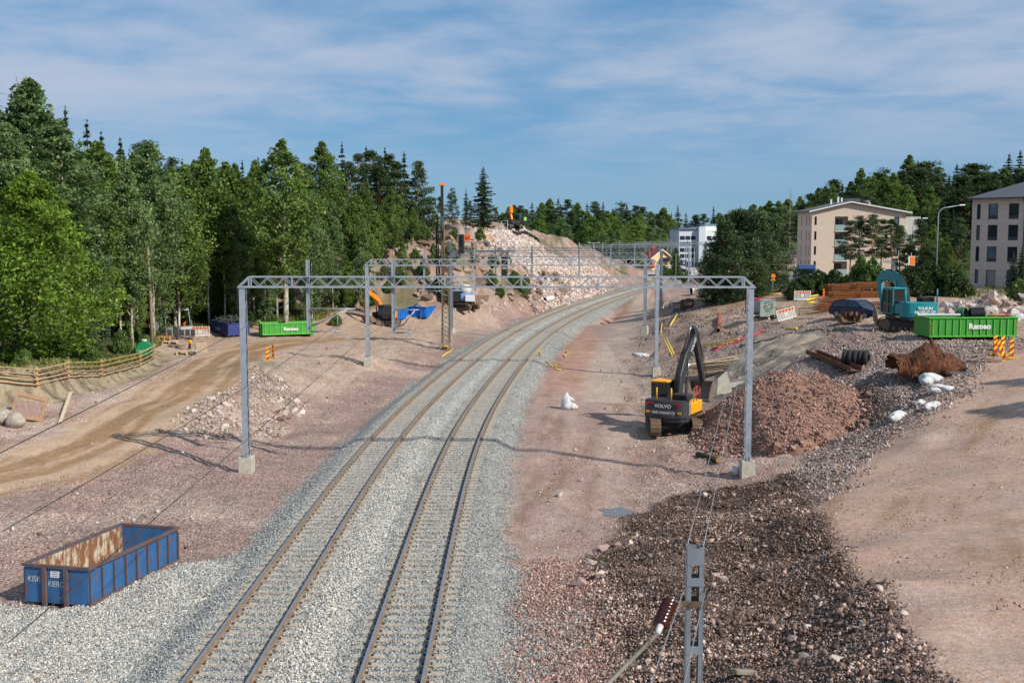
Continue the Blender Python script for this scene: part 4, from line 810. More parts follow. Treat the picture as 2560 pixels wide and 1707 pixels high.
for i, (u, vb, hh, w) in enumerate([(2010, 735, 2.6, 1.6), (2045, 733, 2.9, 1.7), (2085, 735, 3.0, 1.5), (2115, 738, 2.4, 1.6), (2200, 735, 2.8, 1.7), (2240, 742, 3.0, 1.6), (2290, 745, 3.4, 1.6), (2325, 742, 3.8, 1.5), (2360, 745, 3.4, 1.6), (2395, 748, 2.8, 1.6), (1985, 738, 2.2, 1.3), (2270, 740, 3.2, 1.4)]):
    p = gz(u, vb, 4.0); tree('mugo', p[0], p[1], hh, 'dark green mountain pine bush beside the works road', 'mountain pine bushes beside the works road', wide=w * .55, cat='bush')
for u, vb, hh in [(2150, 733, 4.4), (2180, 735, 4.2)]:
    p = gz(u, vb, 4.0); tree('bush', p[0], p[1], hh, 'light green leafy bush between the mountain pines', 'light green bushes between the mountain pines', wide=.5, cat='bush')
p = gz(2545, 762, 4.0); tree('bush', p[0], p[1], 2.4, 'yellow green bush right behind the boulder heap', wide=.6, cat='bush')
p = gz(1690, 690, 1); tree('spruce', p[0], p[1], 9, 'thin spruce standing beside the station path', wide=1.1)
for u, vb, hh in [(1660, 680, 3), (1675, 684, 2.5), (1700, 690, 2.6), (1715, 700, 2.4), (1690, 676, 3)]:
    p = gz(u, vb, .8); tree('bush', p[0], p[1], hh, 'green hedge bush beside the far station platform', 'hedge bushes beside the station platform', wide=.7, cat='bush')
tree('birch', 35.5, 45, 12, 'birch beyond the right edge shading the haul road', wide=1.1); tree('birch', 39, 48.5, 13.5, 'second birch beyond the right edge, farther from the camera', wide=1.1)
# --- grass
def tufts(name, P, hgt, label):
    n = len(P); V, Fc, T = leaf_quads(P + np.array([0, 0, 1.]) * (hgt * .45)[:, None], hgt * .55, .16, rng.random(n), 0, np.tile([0, 0, 1.], (n, 1)) + rng.normal(0, .25, (n, 3)))
    o = bulk(name, V, Fc, LEAF['grass'], None, tone=T); o['kind'] = 'stuff'; tag(o, label, 'grass'); return o
P = sample(14000, (-40, -8, 64, 150), lambda x, y: ((dist_poly(x, y, FOREST_EDGE)[1] > 0) * np.exp(-(dist_poly(x, y, FOREST_EDGE)[0] - .7) ** 2 / 2.5)), 12)
tufts('verge_grass', P, rng.uniform(.15, .5, len(P)), 'rough grass along the foot of the left-hand wood')
P = sample(5000, (46, 80, 118, 160), lambda x, y: .9 * np.ones_like(x), 3); tufts('meadow_grass', P, rng.uniform(.2, .6, len(P)), 'tall rough grass behind the boulder heap')
# ================================================================ gantries, masts, wires
M_GALV = mat('galvanised_steel', srgb(168,176,184), .48, .35, .14, 2.2, wear=srgb(140,148,156), wscale=1.2, wamt=.5)
M_GALVD = mat('weathered_steel', srgb(140,148,154), .55, .4, .2, 3)
M_CONC = mat('cast_concrete', srgb(186,180,164), .92, 0, .18, 3, bump=.15, wear=srgb(150,142,126), wscale=2, wamt=.45)
M_CONCD = mat('old_concrete', srgb(150,138,122), .95, 0, .28, 3, bump=.3, wear=srgb(104,92,80), wscale=2.5, wamt=.5)
M_INS = mat('brown_porcelain', srgb(70,34,26), .22, 0, .15, 6); M_INSG = mat('grey_insulator', srgb(110,112,116), .35, 0, .1, 6); M_BOLT = mat('bolt_metal', srgb(120,124,128), .5, .6, .2, 10)
M_WIRE = mat('wire_grey', srgb(70,70,72), .5, .5, .1, 4); M_WIREL = mat('wire_bright', srgb(170,172,174), .4, .6, .1, 4)
M_LATT = mat('mossy_old_steel', srgb(104,104,92), .75, .2, .3, 4, wear=srgb(126,96,70), wscale=5, wamt=.5)
UNITBAR = MB(); UNITBAR.box((0, 0, .5), (1, 1, 1)); UNITBAR_GALV = UNITBAR.mesh('bar', M_GALV); UNITBAR_LATT = UNITBAR.mesh('bar', M_LATT)
def bar_obj(name, me, a, b, w, h, parent):
    a, b = Vector(a), Vector(b); d = b - a; L = d.length; z = d / L; u = Vector((0, 1, 0)) if abs(z.y) < .9 else Vector((1, 0, 0)); x = u.cross(z).normalized(); y = z.cross(x)
    Mx = Matrix(((x.x * w, y.x * h, z.x * L, a.x), (x.y * w, y.y * h, z.y * L, a.y), (x.z * w, y.z * h, z.z * L, a.z), (0, 0, 0, 1)))
    return obj(name, me, parent, Mx)
def insulator(mb, a, b, r=.075, n=7):
    a, b = Vector(a), Vector(b); pts, rs = [], []
    for i in range(n):
        for f, rr in ((0, .45), (.35, .5), (.5, 1.), (.62, .5)): pts.append(a.lerp(b, (i + f) / n)); rs.append(r * rr)
    pts.append(b); rs.append(r * .45); mb.tube(pts, rs, 10)
def cantilever(g, x, zb, s, L, y=-.12):
    """pipe arms with insulators hanging from a drop post; s = side"""
    ct = thing_part('cantilever_arm', g); z1, z2, z3 = zb + 1.15, zb + .32, zb + .06
    mb = MB(); i1 = MB()
    insulator(i1, (x + s * .12, y, z1), (x + s * .6, y, z1)); mb.tube([(x + s * .55, y, z1), (x + s * L, y, z1)], .03, 6)
    insulator(i1, (x + s * .14, y, z2), (x + s * .55, y, z2 + .15)); mb.tube([(x + s * .5, y, z2 + .13), (x + s * L * .82, y, z1 - .05)], .03, 6)
    insulator(i1, (x + s * .12, y, z3), (x + s * .5, y, z3)); mb.tube([(x + s * .5, y, z3), (x + s * L * .72, y, z3)], .028, 6)
    mb.tube([(x + s * L * .62, y, z1 - .35), (x + s * L * .62, y, z3)], .018, 5); mb.tube([(x + s * L * .55, y, z3 - .02), (x + s * L * .95, y, z3 - .45)], .016, 5); mb.tube([(x + s * L * .5, y, z3), (x + s * L * .5, y, z3 - .25)], .02, 5)
    mb.build('pipe', M_GALV, ct); i1.build('insulator', M_INSG, ct)
def thing_part(name, parent):
    o = bpy.data.objects.new(name, None); C.objects.link(o); o.parent = parent; o.empty_display_size = .1; return o
def column(g, x, zt, single, base_h=.8, base_z=0.):
    mb = MB(); mb.box((x, 0, base_z + base_h / 2 - .3), (.66, .72, base_h + .6)); mb.build('footing', M_CONC, g, bevel=.02)
    c = thing_part('column', g); z0 = base_z + base_h
    for s in (-1, 1):
        mb = MB(); mb.box((x, s * .23, (z0 + zt) / 2), (.27, .012, zt - z0))
        for e in (-1, 1): mb.box((x + e * .129, s * .198, (z0 + zt) / 2), (.012, .052, zt - z0))
        mb.box((x, s * .27, z0 + .012), (.3, .2, .024))
        for e in (-1, 1): mb.prism([(s * .237, z0 + .02), (s * .33, z0 + .02), (s * .237, z0 + .28)], x + e * .07 - .008, x + e * .07 + .008, 'yz')
        mb.build('channel', M_GALV, c)
    for e in (-1, 1):
        n = int((zt - z0) / .5)
        for i in range(n):
            za, zb = z0 + .1 + i * .5, z0 + .1 + (i + 1) * .5; a, b = (-.19, .19) if i % 2 == 0 else (.19, -.19)
            if single: bar_obj('lacing_bar', UNITBAR_GALV, (x + e * .128, a, za), (x + e * .128, b, zb), .012, .045, c)
    if not single:
        mb = MB()
        for e in (-1, 1):
            for i in range(int((zt - z0) / .5)):
                za = z0 + .1 + i * .5; a, b = (-.19, .19) if i % 2 == 0 else (.19, -.19); mb.bar((x + e * .128, a, za), (x + e * .128, b, za + .5), .012, .045)
        mb.build('lacing', M_GALV, c)
    mb = MB()
    for i in range(4): mb.tube([(x - .2 + .4 * (i % 2), -.24 + .48 * (i // 2), z0 - .01), (x - .2 + .4 * (i % 2), -.24 + .48 * (i // 2), z0 + .12)], .018, 6)
    mb.build('anchor_bolts', M_BOLT, g)
def gantry(pl, pr, zb, label, posts=(), single=True, hl=.8, hr=.8, ends=(1, 1)):
    """portal of two laced columns and a box truss; pl, pr: feet (world), zb: underside of the truss (world)"""
    pl, pr = Vector(pl), Vector(pr); v = pr - pl; W = math.hypot(v.x, v.y); rz = math.atan2(v.y, v.x)
    g = thing('catenary_gantry', label, 'gantry', pl, rz); zr = pr.z - pl.z; z = zb - pl.z; ht = .53
    column(g, 0, z - .02, single, hl, 0); column(g, W, z - .02, single, hr, zr)
    x0, x1 = -.2, W + .2; top = thing_part('truss_beam', g)
    for s in (-1, 1):
        mb = MB(); mb.box((W / 2, s * .24, z + .045), (x1 - x0, .08, .08)); mb.build('bottom_chord', M_GALV, top)
        mb = MB(); mb.box((W / 2, s * .24, z + ht), (x1 - x0 - 1.1, .065, .065)); mb.build('top_chord', M_GALV, top)
        for xe, xi in ((x0, x0 + .55), (x1, x1 - .55)):
            mb = MB(); mb.bar((xe + (.08 if xe == x0 else -.08), s * .24, z + .09), (xi, s * .24, z + ht), .08, .07); mb.bar((xi, s * .24, z + .09), (xi, s * .24, z + ht - .04), .06, .06); mb.build('end_strut', M_GALV, top)
    n = int(round((W - .9) / .8)); xs = np.linspace(x0 + .6, x1 - .6, n * 2 + 1); joined = MB()
    for s in (-1, 1):
        for i in range(n * 2):
            a = (xs[i], s * .24, z + (ht - .04 if i % 2 == 0 else .09)); b = (xs[i + 1], s * .24, z + (.09 if i % 2 == 0 else ht - .04))
            if single: bar_obj('diagonal', UNITBAR_GALV, a, b, .028, .028, top)
            else: joined.bar(a, b, .034, .034)
    for i in range(0, n * 2 + 1, 2): joined.bar((xs[i], -.21, z + ht + .02), (xs[i], .21, z + ht + .02), .03, .03); joined.bar((xs[i], -.21, z + .02), (xs[min(i + 1, n * 2)], .21, z + .02), .03, .03)
    for i in range(5, n * 2, 9): joined.bar((xs[i], -.28, z + .09), (xs[i], -.28, z + ht - .04), .07, .05)
    joined.build('cross_bracing', M_GALV, top)
    for x, dz, arm, L in posts:
        mb = MB(); mb.box((x, 0, (z - dz + z + 1.35) / 2), (.13, .12, dz + 1.35))
        for e in (-1, 1): mb.box((x + e * .071, 0, (z - dz + z + 1.35) / 2), (.012, .17, dz + 1.35))
        mb.build('drop_post', M_GALV, g)
        mb = MB()
        for zz in (z + .02, z + ht): mb = MB(); mb.box((x, 0, zz), (.26, .62, .05)); mb.build('clamp', M_GALVD, g)
        if arm: cantilever(g, x, z - dz, arm, L)
    return g
def X_on(pl, pr, u):                                   # distance along a beam where pixel column u crosses it
    k = (u - 1280) / F_PX; pl, pr = Vector(pl), Vector(pr); d = (pr - pl); d.z = 0; d.normalize()
    return (k * (pl.y * 1.0) - pl.x) / (d.x - k * d.y)
def foot(u, v): p = hit(u, v); return p
g1l, g1r = foot(617, 1180), foot(1867, 1189)
g2l, g2r = Vector((*at(920, 900, 93.5)[:2], 0)), foot(1640, 941); g2l.z = h1(g2l.x, g2l.y)
g3l, g3r = Vector((*at(1128, 815, 131)[:2], 0)), foot(1612, 840); g3l.z = h1(g3l.x, g3l.y)
g4l, g4r = Vector((*at(1268, 768, 178)[:2], 0)), foot(1652, 773); g4l.z = h1(g4l.x, g4l.y)
gantry(g1l, g1r, 8.37, 'nearest grey lattice gantry spanning both tracks in the foreground', [(X_on(g1l, g1r, 770), 2.15, 1, 2.3), (X_on(g1l, g1r, 983), 2.2, 1, 1.25)])
gantry(g2l, g2r, 8.37, 'second gantry from the front, just behind the black and yellow excavator', [(X_on(g2l, g2r, 1061), 2.1, 1, 2.0), (X_on(g2l, g2r, 1187), 2.1, 0, 1.2)])
gantry(g3l, g3r, 8.42, 'third gantry from the front, beside the old lattice signal mast', [(X_on(g3l, g3r, 1239), 1.9, -1, 1.6), (X_on(g3l, g3r, 1330), 1.9, 0, 1.2)], hl=.6, hr=1.1)
gantry(g4l, g4r, 8.45, 'fourth gantry from the front, at the foot of the rubble slope', [(X_on(g4l, g4r, 1447), 1.8, 0, 1), (X_on(g4l, g4r, 1505), 1.8, 0, 1)], single=False, hl=1.0, hr=1.1)
def far_gantry(y, dl, dr, lab, posts=()):
    a = track_pt(y, dl); b = track_pt(y, dr); pa = Vector((float(a[0]), float(a[1]), h1(float(a[0]), float(a[1])))); pb = Vector((float(b[0]), float(b[1]), h1(float(b[0]), float(b[1]))))
    if pa.z > 3: pa.z = 0
    gantry(pa, pb, 8.5, lab, posts, single=False)
far_gantry(222, -9.5, 12, 'fifth gantry from the front, beyond the rubble slope', [(8, 1.8, 0, 1), (14, 1.8, 0, 1)])
far_gantry(262, -11, 11, 'sixth gantry from the front, before the station', [(8, 1.8, 0, 1), (14, 1.8, 0, 1)])
far_gantry(305, -11, 11, 'farthest gantry, beside the station platforms', [(9, 1.8, 0, 1), (14, 1.8, 0, 1)])
def wire(label, pts, r=.008, m=M_WIRE, sag=0.25, group=None):
    out = []
    for a, b in zip(pts[:-1], pts[1:]):
        a, b = Vector(a), Vector(b); n = 10
        for i in range(n + (b == Vector(pts[-1]))):
            t = i / n; p = a.lerp(b, t); p.z -= sag * 4 * t * (1 - t); out.append(p)
    mb = MB(); mb.tube(out, r, 5); o = mb.build('overhead_wire', m); return tag(o, label, 'wire', group)
yg = 54.4
wire('lowest overhead wire crossing the lower left corner in front of the blue skip', [(-6.15, 13.5, 5.95), at(904, 848, yg), at(1010, 778, 93.)], .009, sag=.05)
wire('middle overhead wire running from the left edge to the near gantry', [(-6.4, 14.0, 7.2), at(890, 772, yg), at(1120, 716, 93.)], .008, sag=.25)
wire('upper overhead wire from the left edge to the near gantry beam', [(-6.0, 12.9, 8.35), at(790, 716, yg), at(1075, 664, 93.)], .008, sag=.1)
wire('thin feeder wire from the near gantry to the second gantry, left side', [at(983, 716, yg), at(1061, 664, 93.), at(1239, 645, 131)], .009, sag=.4)
wire('thin contact wire below the second drop post of the near gantry', [at(1034, 830, yg), at(1100, 735, 93.), at(1215, 690, 131)], .008, sag=.05)
for u, lab in ((1380, 'left'), (1500, 'right')):
    wire('faint high wire hanging between the far gantries, %s one' % lab, [at(u, 661, 93.), at(u + 60, 642, 131), at(u + 110, 630, 178)], .009, sag=.5)
# ---- foreground mast
def fore_mast():
    Y = 15.6; p = at(1734, 1600, Y); zt = at(1734, 1362, Y)[2]; g0 = h1(p[0], p[1])
    m = thing('catenary_mast', 'galvanised mast with batten plates rising from the bottom edge, foreground right', 'mast', (p[0], Y, g0), R(-3)); hgt = zt - g0; w = .3
    for s in (-1, 1):
        mb = MB(); mb.box((s * .115, 0, hgt / 2 - .2), (.012, .2, hgt + .4))
        for e in (-1, 1): mb.box((s * .085, e * .094, hgt / 2 - .2), (.06, .012, hgt + .4))
        mb.build('channel', M_GALVD, m)
    z = hgt - .14; i = 0
    while z > .2:
        for e in (-1, 1): mb = MB(); hh = .24 if i == 0 else .12; mb.box((0, e * .1035, z), (.232, .007, hh)); mb.build('batten_plate', M_GALVD, m)
        z -= .36 if i == 0 else .98; i += 1
    mb = MB(); mb.box((0, 0, .12), (.8, .8, .5)); mb.build('footing', M_CONC, m, bevel=.02)
    zb = at(1734, 1502, Y)[2] - g0
    mb = MB(); mb.box((0, -.13, zb), (.34, .03, .07)); mb.box((0, .13, zb), (.34, .03, .07)); mb.tube([(-.13, -.12, zb), (-.33, -.16, zb + .05)], .025, 6); mb.tube([(.19, -.15, zb), (.19, .15, zb)], .02, 6); mb.build('bracket', mat('bracket_rust', srgb(116,96,72), .7, .4, .25, 12), m)
    a = Vector((-.36, -.18, zb + .04)); b = a + Vector((-.16, -.42, -.2)); mb = MB(); insulator(mb, a, b, .115, 7); mb.build('insulator', M_INS, m)
    mb = MB(); c = b + (b - a).normalized() * .16; mb.tube([b, c], [.05, .035], 10); mb.build('insulator_cap', mat('cap_white', srgb(206,204,196), .5), m)
    d = Vector(at(1440, 1790, 12.3)) - Vector((p[0], Y, g0)); d = Matrix.Rotation(R(3), 3, 'Z') @ d
    mb = MB(); mb.tube([c, d], .028, 8); mb.build('strut_pipe', mat('pipe_dull', srgb(150,140,124), .5, .4, .2, 4), m)
    return Vector((p[0], Y, zt)), p
mt, mp_ = fore_mast()
for i, (du, lab) in enumerate(((-.12, 'left one of the two bright wires rising from the foreground mast top'), (.11, 'right one of the two bright wires rising from the foreground mast top'))):
    wire(lab, [(mt.x + du, mt.y, mt.z - .05), at(1868 + i * 14, 770, 54.2)], .006, M_WIREL, .06)
    wire('%s thin stay wire beside the foreground mast' % ('left' if i == 0 else 'right'), [(mt.x + du * 1.3, mt.y - .1, mt.z - .6), at(1608 + i * 90, 1760, 12.6)], .007, M_WIREL, 0)
# ---- old lattice mast with signal bridge
def signal_bridge():
    b = hit(1115, 874); m = thing('signal_bridge', 'old lattice mast carrying a cantilevered signal walkway with railing', 'signal bridge', b, R(-4)); Y = b.y
    zz = lambda v: at(1115, v, Y)[2] - b.z; xx = lambda u: (at(u, 700, Y)[0] - b.x)
    mb = MB(); mb.box((0, 0, .25), (1.15, 1.0, .9)); mb.build('footing', M_CONCD, m, bevel=.03)
    ht = zz(603); col = thing_part('lattice_mast', m)
    for sx in (-1, 1):
        for sy in (-1, 1): bar_obj('mast_leg', UNITBAR_LATT, (sx * .36, sy * .3, .6), (sx * .3, sy * .25, ht), .1, .1, col)
    n = 22
    for sy in (-1, 1):
        for i in range(n):
            z0, z1 = .7 + i * (ht - .7) / n, .7 + (i + 1) * (ht - .7) / n
            for q in (-1, 1): bar_obj('lattice_bar', UNITBAR_LATT, (-q * .34, sy * .28, z0), (q * .34, sy * .28, z1), .035, .02, col)
    mb = MB()
    for sx in (-1, 1):
        for i in range(n):
            z0, z1 = .7 + i * (ht - .7) / n, .7 + (i + 1) * (ht - .7) / n; mb.bar((sx * .34, -.26, z0), (sx * .34, .26, z1), .02, .035)
    mb.build('side_lacing', M_LATT, col)
    bz, tz = zz(641), zz(628); xe = xx(1286); beam = thing_part('signal_beam', m)
    for sy in (-.45, .45):
        mb = MB(); mb.bar((.3, sy, bz), (xe, sy, bz), .09, .09); mb.build('chord', M_GALVD, beam); mb = MB(); mb.bar((.3, sy, tz), (xe, sy, tz), .09, .09); mb.build('chord', M_GALVD, beam)
        xs = np.linspace(.35, xe, 13)
        for i in range(12): bar_obj('diagonal', UNITBAR_GALV, (xs[i], sy, bz if i % 2 else tz), (xs[i + 1], sy, tz if i % 2 else bz), .04, .04, beam)
    mb = MB(); mb.box(((xe + .3) / 2, 0, tz + .07), (xe - .2, 1.1, .05)); mb.build('walkway_deck', M_GALVD, m)
    rl = zz(605)
    for sy in (-.5, .5):
        for x in np.linspace(.5, xe, 6): mb = MB(); mb.box((x, sy, (tz + rl) / 2), (.05, .05, rl - tz)); mb.build('railing_post', M_GALVD, m)
        for z in (rl, (rl + tz) / 2): mb = MB(); mb.bar((.4, sy, z), (xe, sy, z), .035, .035); mb.build('handrail', M_GALVD, m)
    blk = mat('signal_black', srgb(34,36,38), .6); 
    x1 = xx(1156); s1 = thing_part('signal_head', m)
    mb = MB(); mb.box((x1, -.62, zz(610)), (.5, .22, zz(586) - zz(634))); mb.build('signal_case', blk, s1, bevel=.03)
    for i, c in enumerate(((60,20,16), (52,44,18), (18,44,26))):
        mb = MB(); mb.tube([(x1, -.735, zz(593 + i * 9)), (x1, -.86, zz(593 + i * 9))], .09, 10, False); mb.m(1).tube([(x1, -.73, zz(593 + i * 9)), (x1, -.75, zz(593 + i * 9))], .08, 10); mb.build('signal_lens', [blk, mat('lens_%d' % i, srgb(*c), .2)], s1)
    mb = MB()
    for dx in (-.3, .3): mb.tube([(x1 + dx, -.6, zz(634)), (x1 + dx, -.6, zz(562))], .025, 6)
    mb.build('signal_post', M_GALVD, s1)
    x2 = xx(1262); s2 = thing_part('signal_head', m)
    mb = MB(); mb.box((x2, -.2, zz(655)), (.62, .25, zz(643) - zz(668))); mb.box((x2, -.2, zz(683)), (.5, .2, zz(672) - zz(694))); mb.build('signal_case', blk, s2, bevel=.03)
    mb = MB()
    for dx in (-.29, .29): mb.tube([(x2 + dx, 0, zz(720)), (x2 + dx, 0, zz(552))], .035, 6)
    for v in (552, 569, 600, 645, 670, 700, 719): mb.tube([(x2 - .29, 0, zz(v)), (x2 + .29, 0, zz(v))], .025, 6)
    mb.build('signal_ladder', M_GALV, s2)
    xs_, zs_ = xx(1171), zz(594.5); sg = thing_part('end_of_section_sign', m); ob = mat('sign_orange', srgb(240,104,22), .5, 0, .05); bl = mat('sign_black', srgb(24,20,18), .6)
    mb = MB(); mb.box((xs_, -.7, zs_), (.58, .03, .6)); mb.build('sign_plate', ob, sg); text('Epo', .3, bl, sg, (xs_, -.722, zs_ - .02), (R(90), 0, 0), bold=.01)
    mb = MB(); mb.bar((xs_ - .26, -.722, zs_ - .27), (xs_ + .26, -.722, zs_ + .27), .03, .008, (0, 1, 0)); mb.build('cancel_stroke', bl, sg)
    mb = MB(); mb.tube([(xs_ - .2, -.67, zs_), (x1 + .28, -.6, zs_)], .025, 6); mb.build('sign_bracket', M_GALVD, sg)
signal_bridge()

# ================================================================ timber fence and pole
M_PLANK = mat('new_timber', srgb(204,166,120), .8, 0, .22, 5, streak=(1, 6, 6), ovar=.12); M_OLDWOOD = mat('grey_timber', srgb(146,128,108), .9, 0, .25, 6, streak=(6, 6, .7)); M_PALEWOOD = mat('pale_plank', srgb(206,186,154), .85, 0, .2, 6, ovar=.15)
PLANK = MB(); PLANK.box((0, 0, .5), (1, 1, 1)); PLANK_ME = PLANK.mesh('plank', M_PLANK)
def fence():
    px = [(-260, 925, 66), (-110, 926, 67), (92, 931, 69.6), (171, 926, 74.4), (254, 927, 81), (351, 905, 92), (386, 888, 99)]
    P = [Vector(at(*q)) for q in px]
    for p in P: p.z = h1(p.x, p.y) + .02
    f = thing('timber_fence', 'new yellow timber rail fence above the clay bank, far left', 'fence', P[2])
    for i, p in enumerate(P):
        q = p - P[2]; mb = MB(); mb.box((q.x, q.y, q.z + .55), (.11, .11, 1.5)); mb.build('post', M_PLANK, f)
    for i in range(len(P) - 1):
        a, b = P[i] - P[2], P[i + 1] - P[2]; d = (b - a).normalized(); nrm = Vector((d.y, -d.x, 0)).normalized() * .08
        for k in range(4):
            z = .2 + k * .31; o = d * (.25 if i == 2 else .1)
            bar_obj('rail_plank', PLANK_ME, a - o + nrm + Vector((0, 0, z + rnd.uniform(-.02, .02))), b + o + nrm * (1.4 if i % 2 else 1) + Vector((0, 0, z + rnd.uniform(-.02, .02))), .03 if abs(d.x) < .2 else .032, .12, f)
fence()
def fix_plank(o): pass
p = hit(381, 878); mb = MB(); H_ = at(377, 616, p.y)[2] - p.z; mb.tube([(0, 0, -.4), (-.03, 0, H_ * .5), (-.14, 0, H_)], [.15, .13, .1], 10); 
up_ = thing('utility_pole', 'weathered bare wooden pole beside the green tank, left', 'pole', p); mb.build('shaft', M_OLDWOOD, up_); mb = MB(); mb.tube([(-.14, 0, H_), (-.14, 0, H_ + .06)], [.12, .1], 10); mb.build('cap', M_PALEWOOD, up_); mb = MB(); mb.tube([(-.05, 0, H_ * .74), (-.052, 0, H_ * .74 + .08)], .128, 10); mb.build('band', M_CONC, up_)

# ================================================================ buildings
M_BRICK = None
def brick_mat(name, c1, c2, cm, sc_=1.0):
    m, t = _nodes(name); L = t.links.new; o = nd(t, 'ShaderNodeOutputMaterial'); p = nd(t, 'ShaderNodeBsdfPrincipled'); L(p.outputs[0], o.inputs[0]); p.inputs['Roughness'].default_value = .9
    g = nd(t, 'ShaderNodeTexCoord'); s = nd(t, 'ShaderNodeSeparateXYZ'); L(g.outputs['Object'], s.inputs[0]); a = nd(t, 'ShaderNodeMath', operation='ADD'); L(s.outputs[0], a.inputs[0]); L(s.outputs[1], a.inputs[1])
    c = nd(t, 'ShaderNodeCombineXYZ'); L(a.outputs[0], c.inputs[0]); L(s.outputs[2], c.inputs[1])
    b = nd(t, 'ShaderNodeTexBrick'); L(c.outputs[0], b.inputs[0]); b.inputs['Color1'].default_value = (*c1, 1); b.inputs['Color2'].default_value = (*c2, 1); b.inputs['Mortar'].default_value = (*cm, 1); b.inputs['Scale'].default_value = sc_; b.inputs['Mortar Size'].default_value = .02; b.inputs['Brick Width'].default_value = .6; b.inputs['Row Height'].default_value = .2
    L(b.outputs[0], p.inputs['Base Color']); return m
M_BEIGE = brick_mat('beige_brick', srgb(212,194,174), srgb(204,184,164), srgb(188,172,154)); M_GREYB = brick_mat('greige_brick', srgb(212,198,182), srgb(200,186,170), srgb(176,164,152))
M_GLASS = mat('window_glass', srgb(34,42,50), .12, 0, .2, .6, spec=.8); M_FRAME = mat('dark_frame', srgb(52,58,66), .5); M_WHITE = mat('white_paint', srgb(226,226,222), .6, 0, .06, 2); M_ROOF = mat('dark_roof_tile', srgb(86,88,92), .6, 0, .15, 3, bump=.5, bscale=6)
M_GLASS_SKY = mat('window_glass_sky_reflect', srgb(92,106,120), .1, 0, .25, .5, spec=.8); M_CURT = mat('window_curtain', srgb(150,146,140), .4, 0, .3, 3, streak=(6, 6, .4)); GLASSES = [M_GLASS, M_GLASS, M_GLASS_SKY, M_GLASS_SKY, M_CURT]  # the lighter blue-grey pane has the sky's reflection put into its colour
M_RAILGL = mat('balcony_glass', srgb(150,172,170), .25, 0, .15, 1.5); M_DARKIN = mat('dark_room', srgb(40,40,40), .9)
def wall_with_holes(mb, u0, u1, z0, z1, holes, place, depth=.25):
    """wall sheet with real openings; place(u, z, d) -> local point (d = depth behind the face)"""
    us = sorted({u0, u1, *[h[0] for h in holes], *[h[1] for h in holes]}); zs = sorted({z0, z1, *[h[2] for h in holes], *[h[3] for h in holes]})
    for i in range(len(us) - 1):
        for j in range(len(zs) - 1):
            cu, cz_ = (us[i] + us[i + 1]) / 2, (zs[j] + zs[j + 1]) / 2
            if any(h[0] < cu < h[1] and h[2] < cz_ < h[3] for h in holes): continue
            mb.add([place(us[i], zs[j], 0), place(us[i + 1], zs[j], 0), place(us[i + 1], zs[j + 1], 0), place(us[i], zs[j + 1], 0)], [(0, 1, 2, 3)])
    for a, b, c, d in holes:
        q = [(a, c), (b, c), (b, d), (a, d)]
        for k in range(4):
            (p0, q0), (p1, q1) = q[k], q[(k + 1) % 4]; mb.add([place(p0, q0, 0), place(p1, q1, 0), place(p1, q1, depth), place(p0, q0, depth)], [(0, 1, 2, 3)])
def window(parent, place, a, b, c, d, panel=.0, depth=.18, mull=None):
    w = MB(); fw = .07
    def rect(x0, x1, z0, z1, dd, t=.05):
        w.add([place(x0, z0, dd), place(x1, z0, dd), place(x1, z1, dd), place(x0, z1, dd), place(x0, z0, dd + t), place(x1, z0, dd + t), place(x1, z1, dd + t), place(x0, z1, dd + t)], [(0, 1, 2, 3), (7, 6, 5, 4), (0, 4, 5, 1), (1, 5, 6, 2), (2, 6, 7, 3), (3, 7, 4, 0)])
    for r in ((a, a + fw, c, d), (b - fw, b, c, d), (a + fw, b - fw, c, c + fw), (a + fw, b - fw, d - fw, d)): rect(*r, depth - .06)
    if mull: rect(a + (b - a) * mull - .03, a + (b - a) * mull + .03, c + fw, d - fw, depth - .06)
    if panel: rect(a + fw, b - fw, c + fw, c + panel, depth - .05)
    f = w.build('window', M_FRAME, parent); g = MB(); z0 = c + max(panel, fw)
    g.add([place(a + fw, z0, depth), place(b - fw, z0, depth), place(b - fw, d - fw, depth), place(a + fw, d - fw, depth)], [(0, 1, 2, 3)]); g.build('pane', rnd.choice(GLASSES), f)
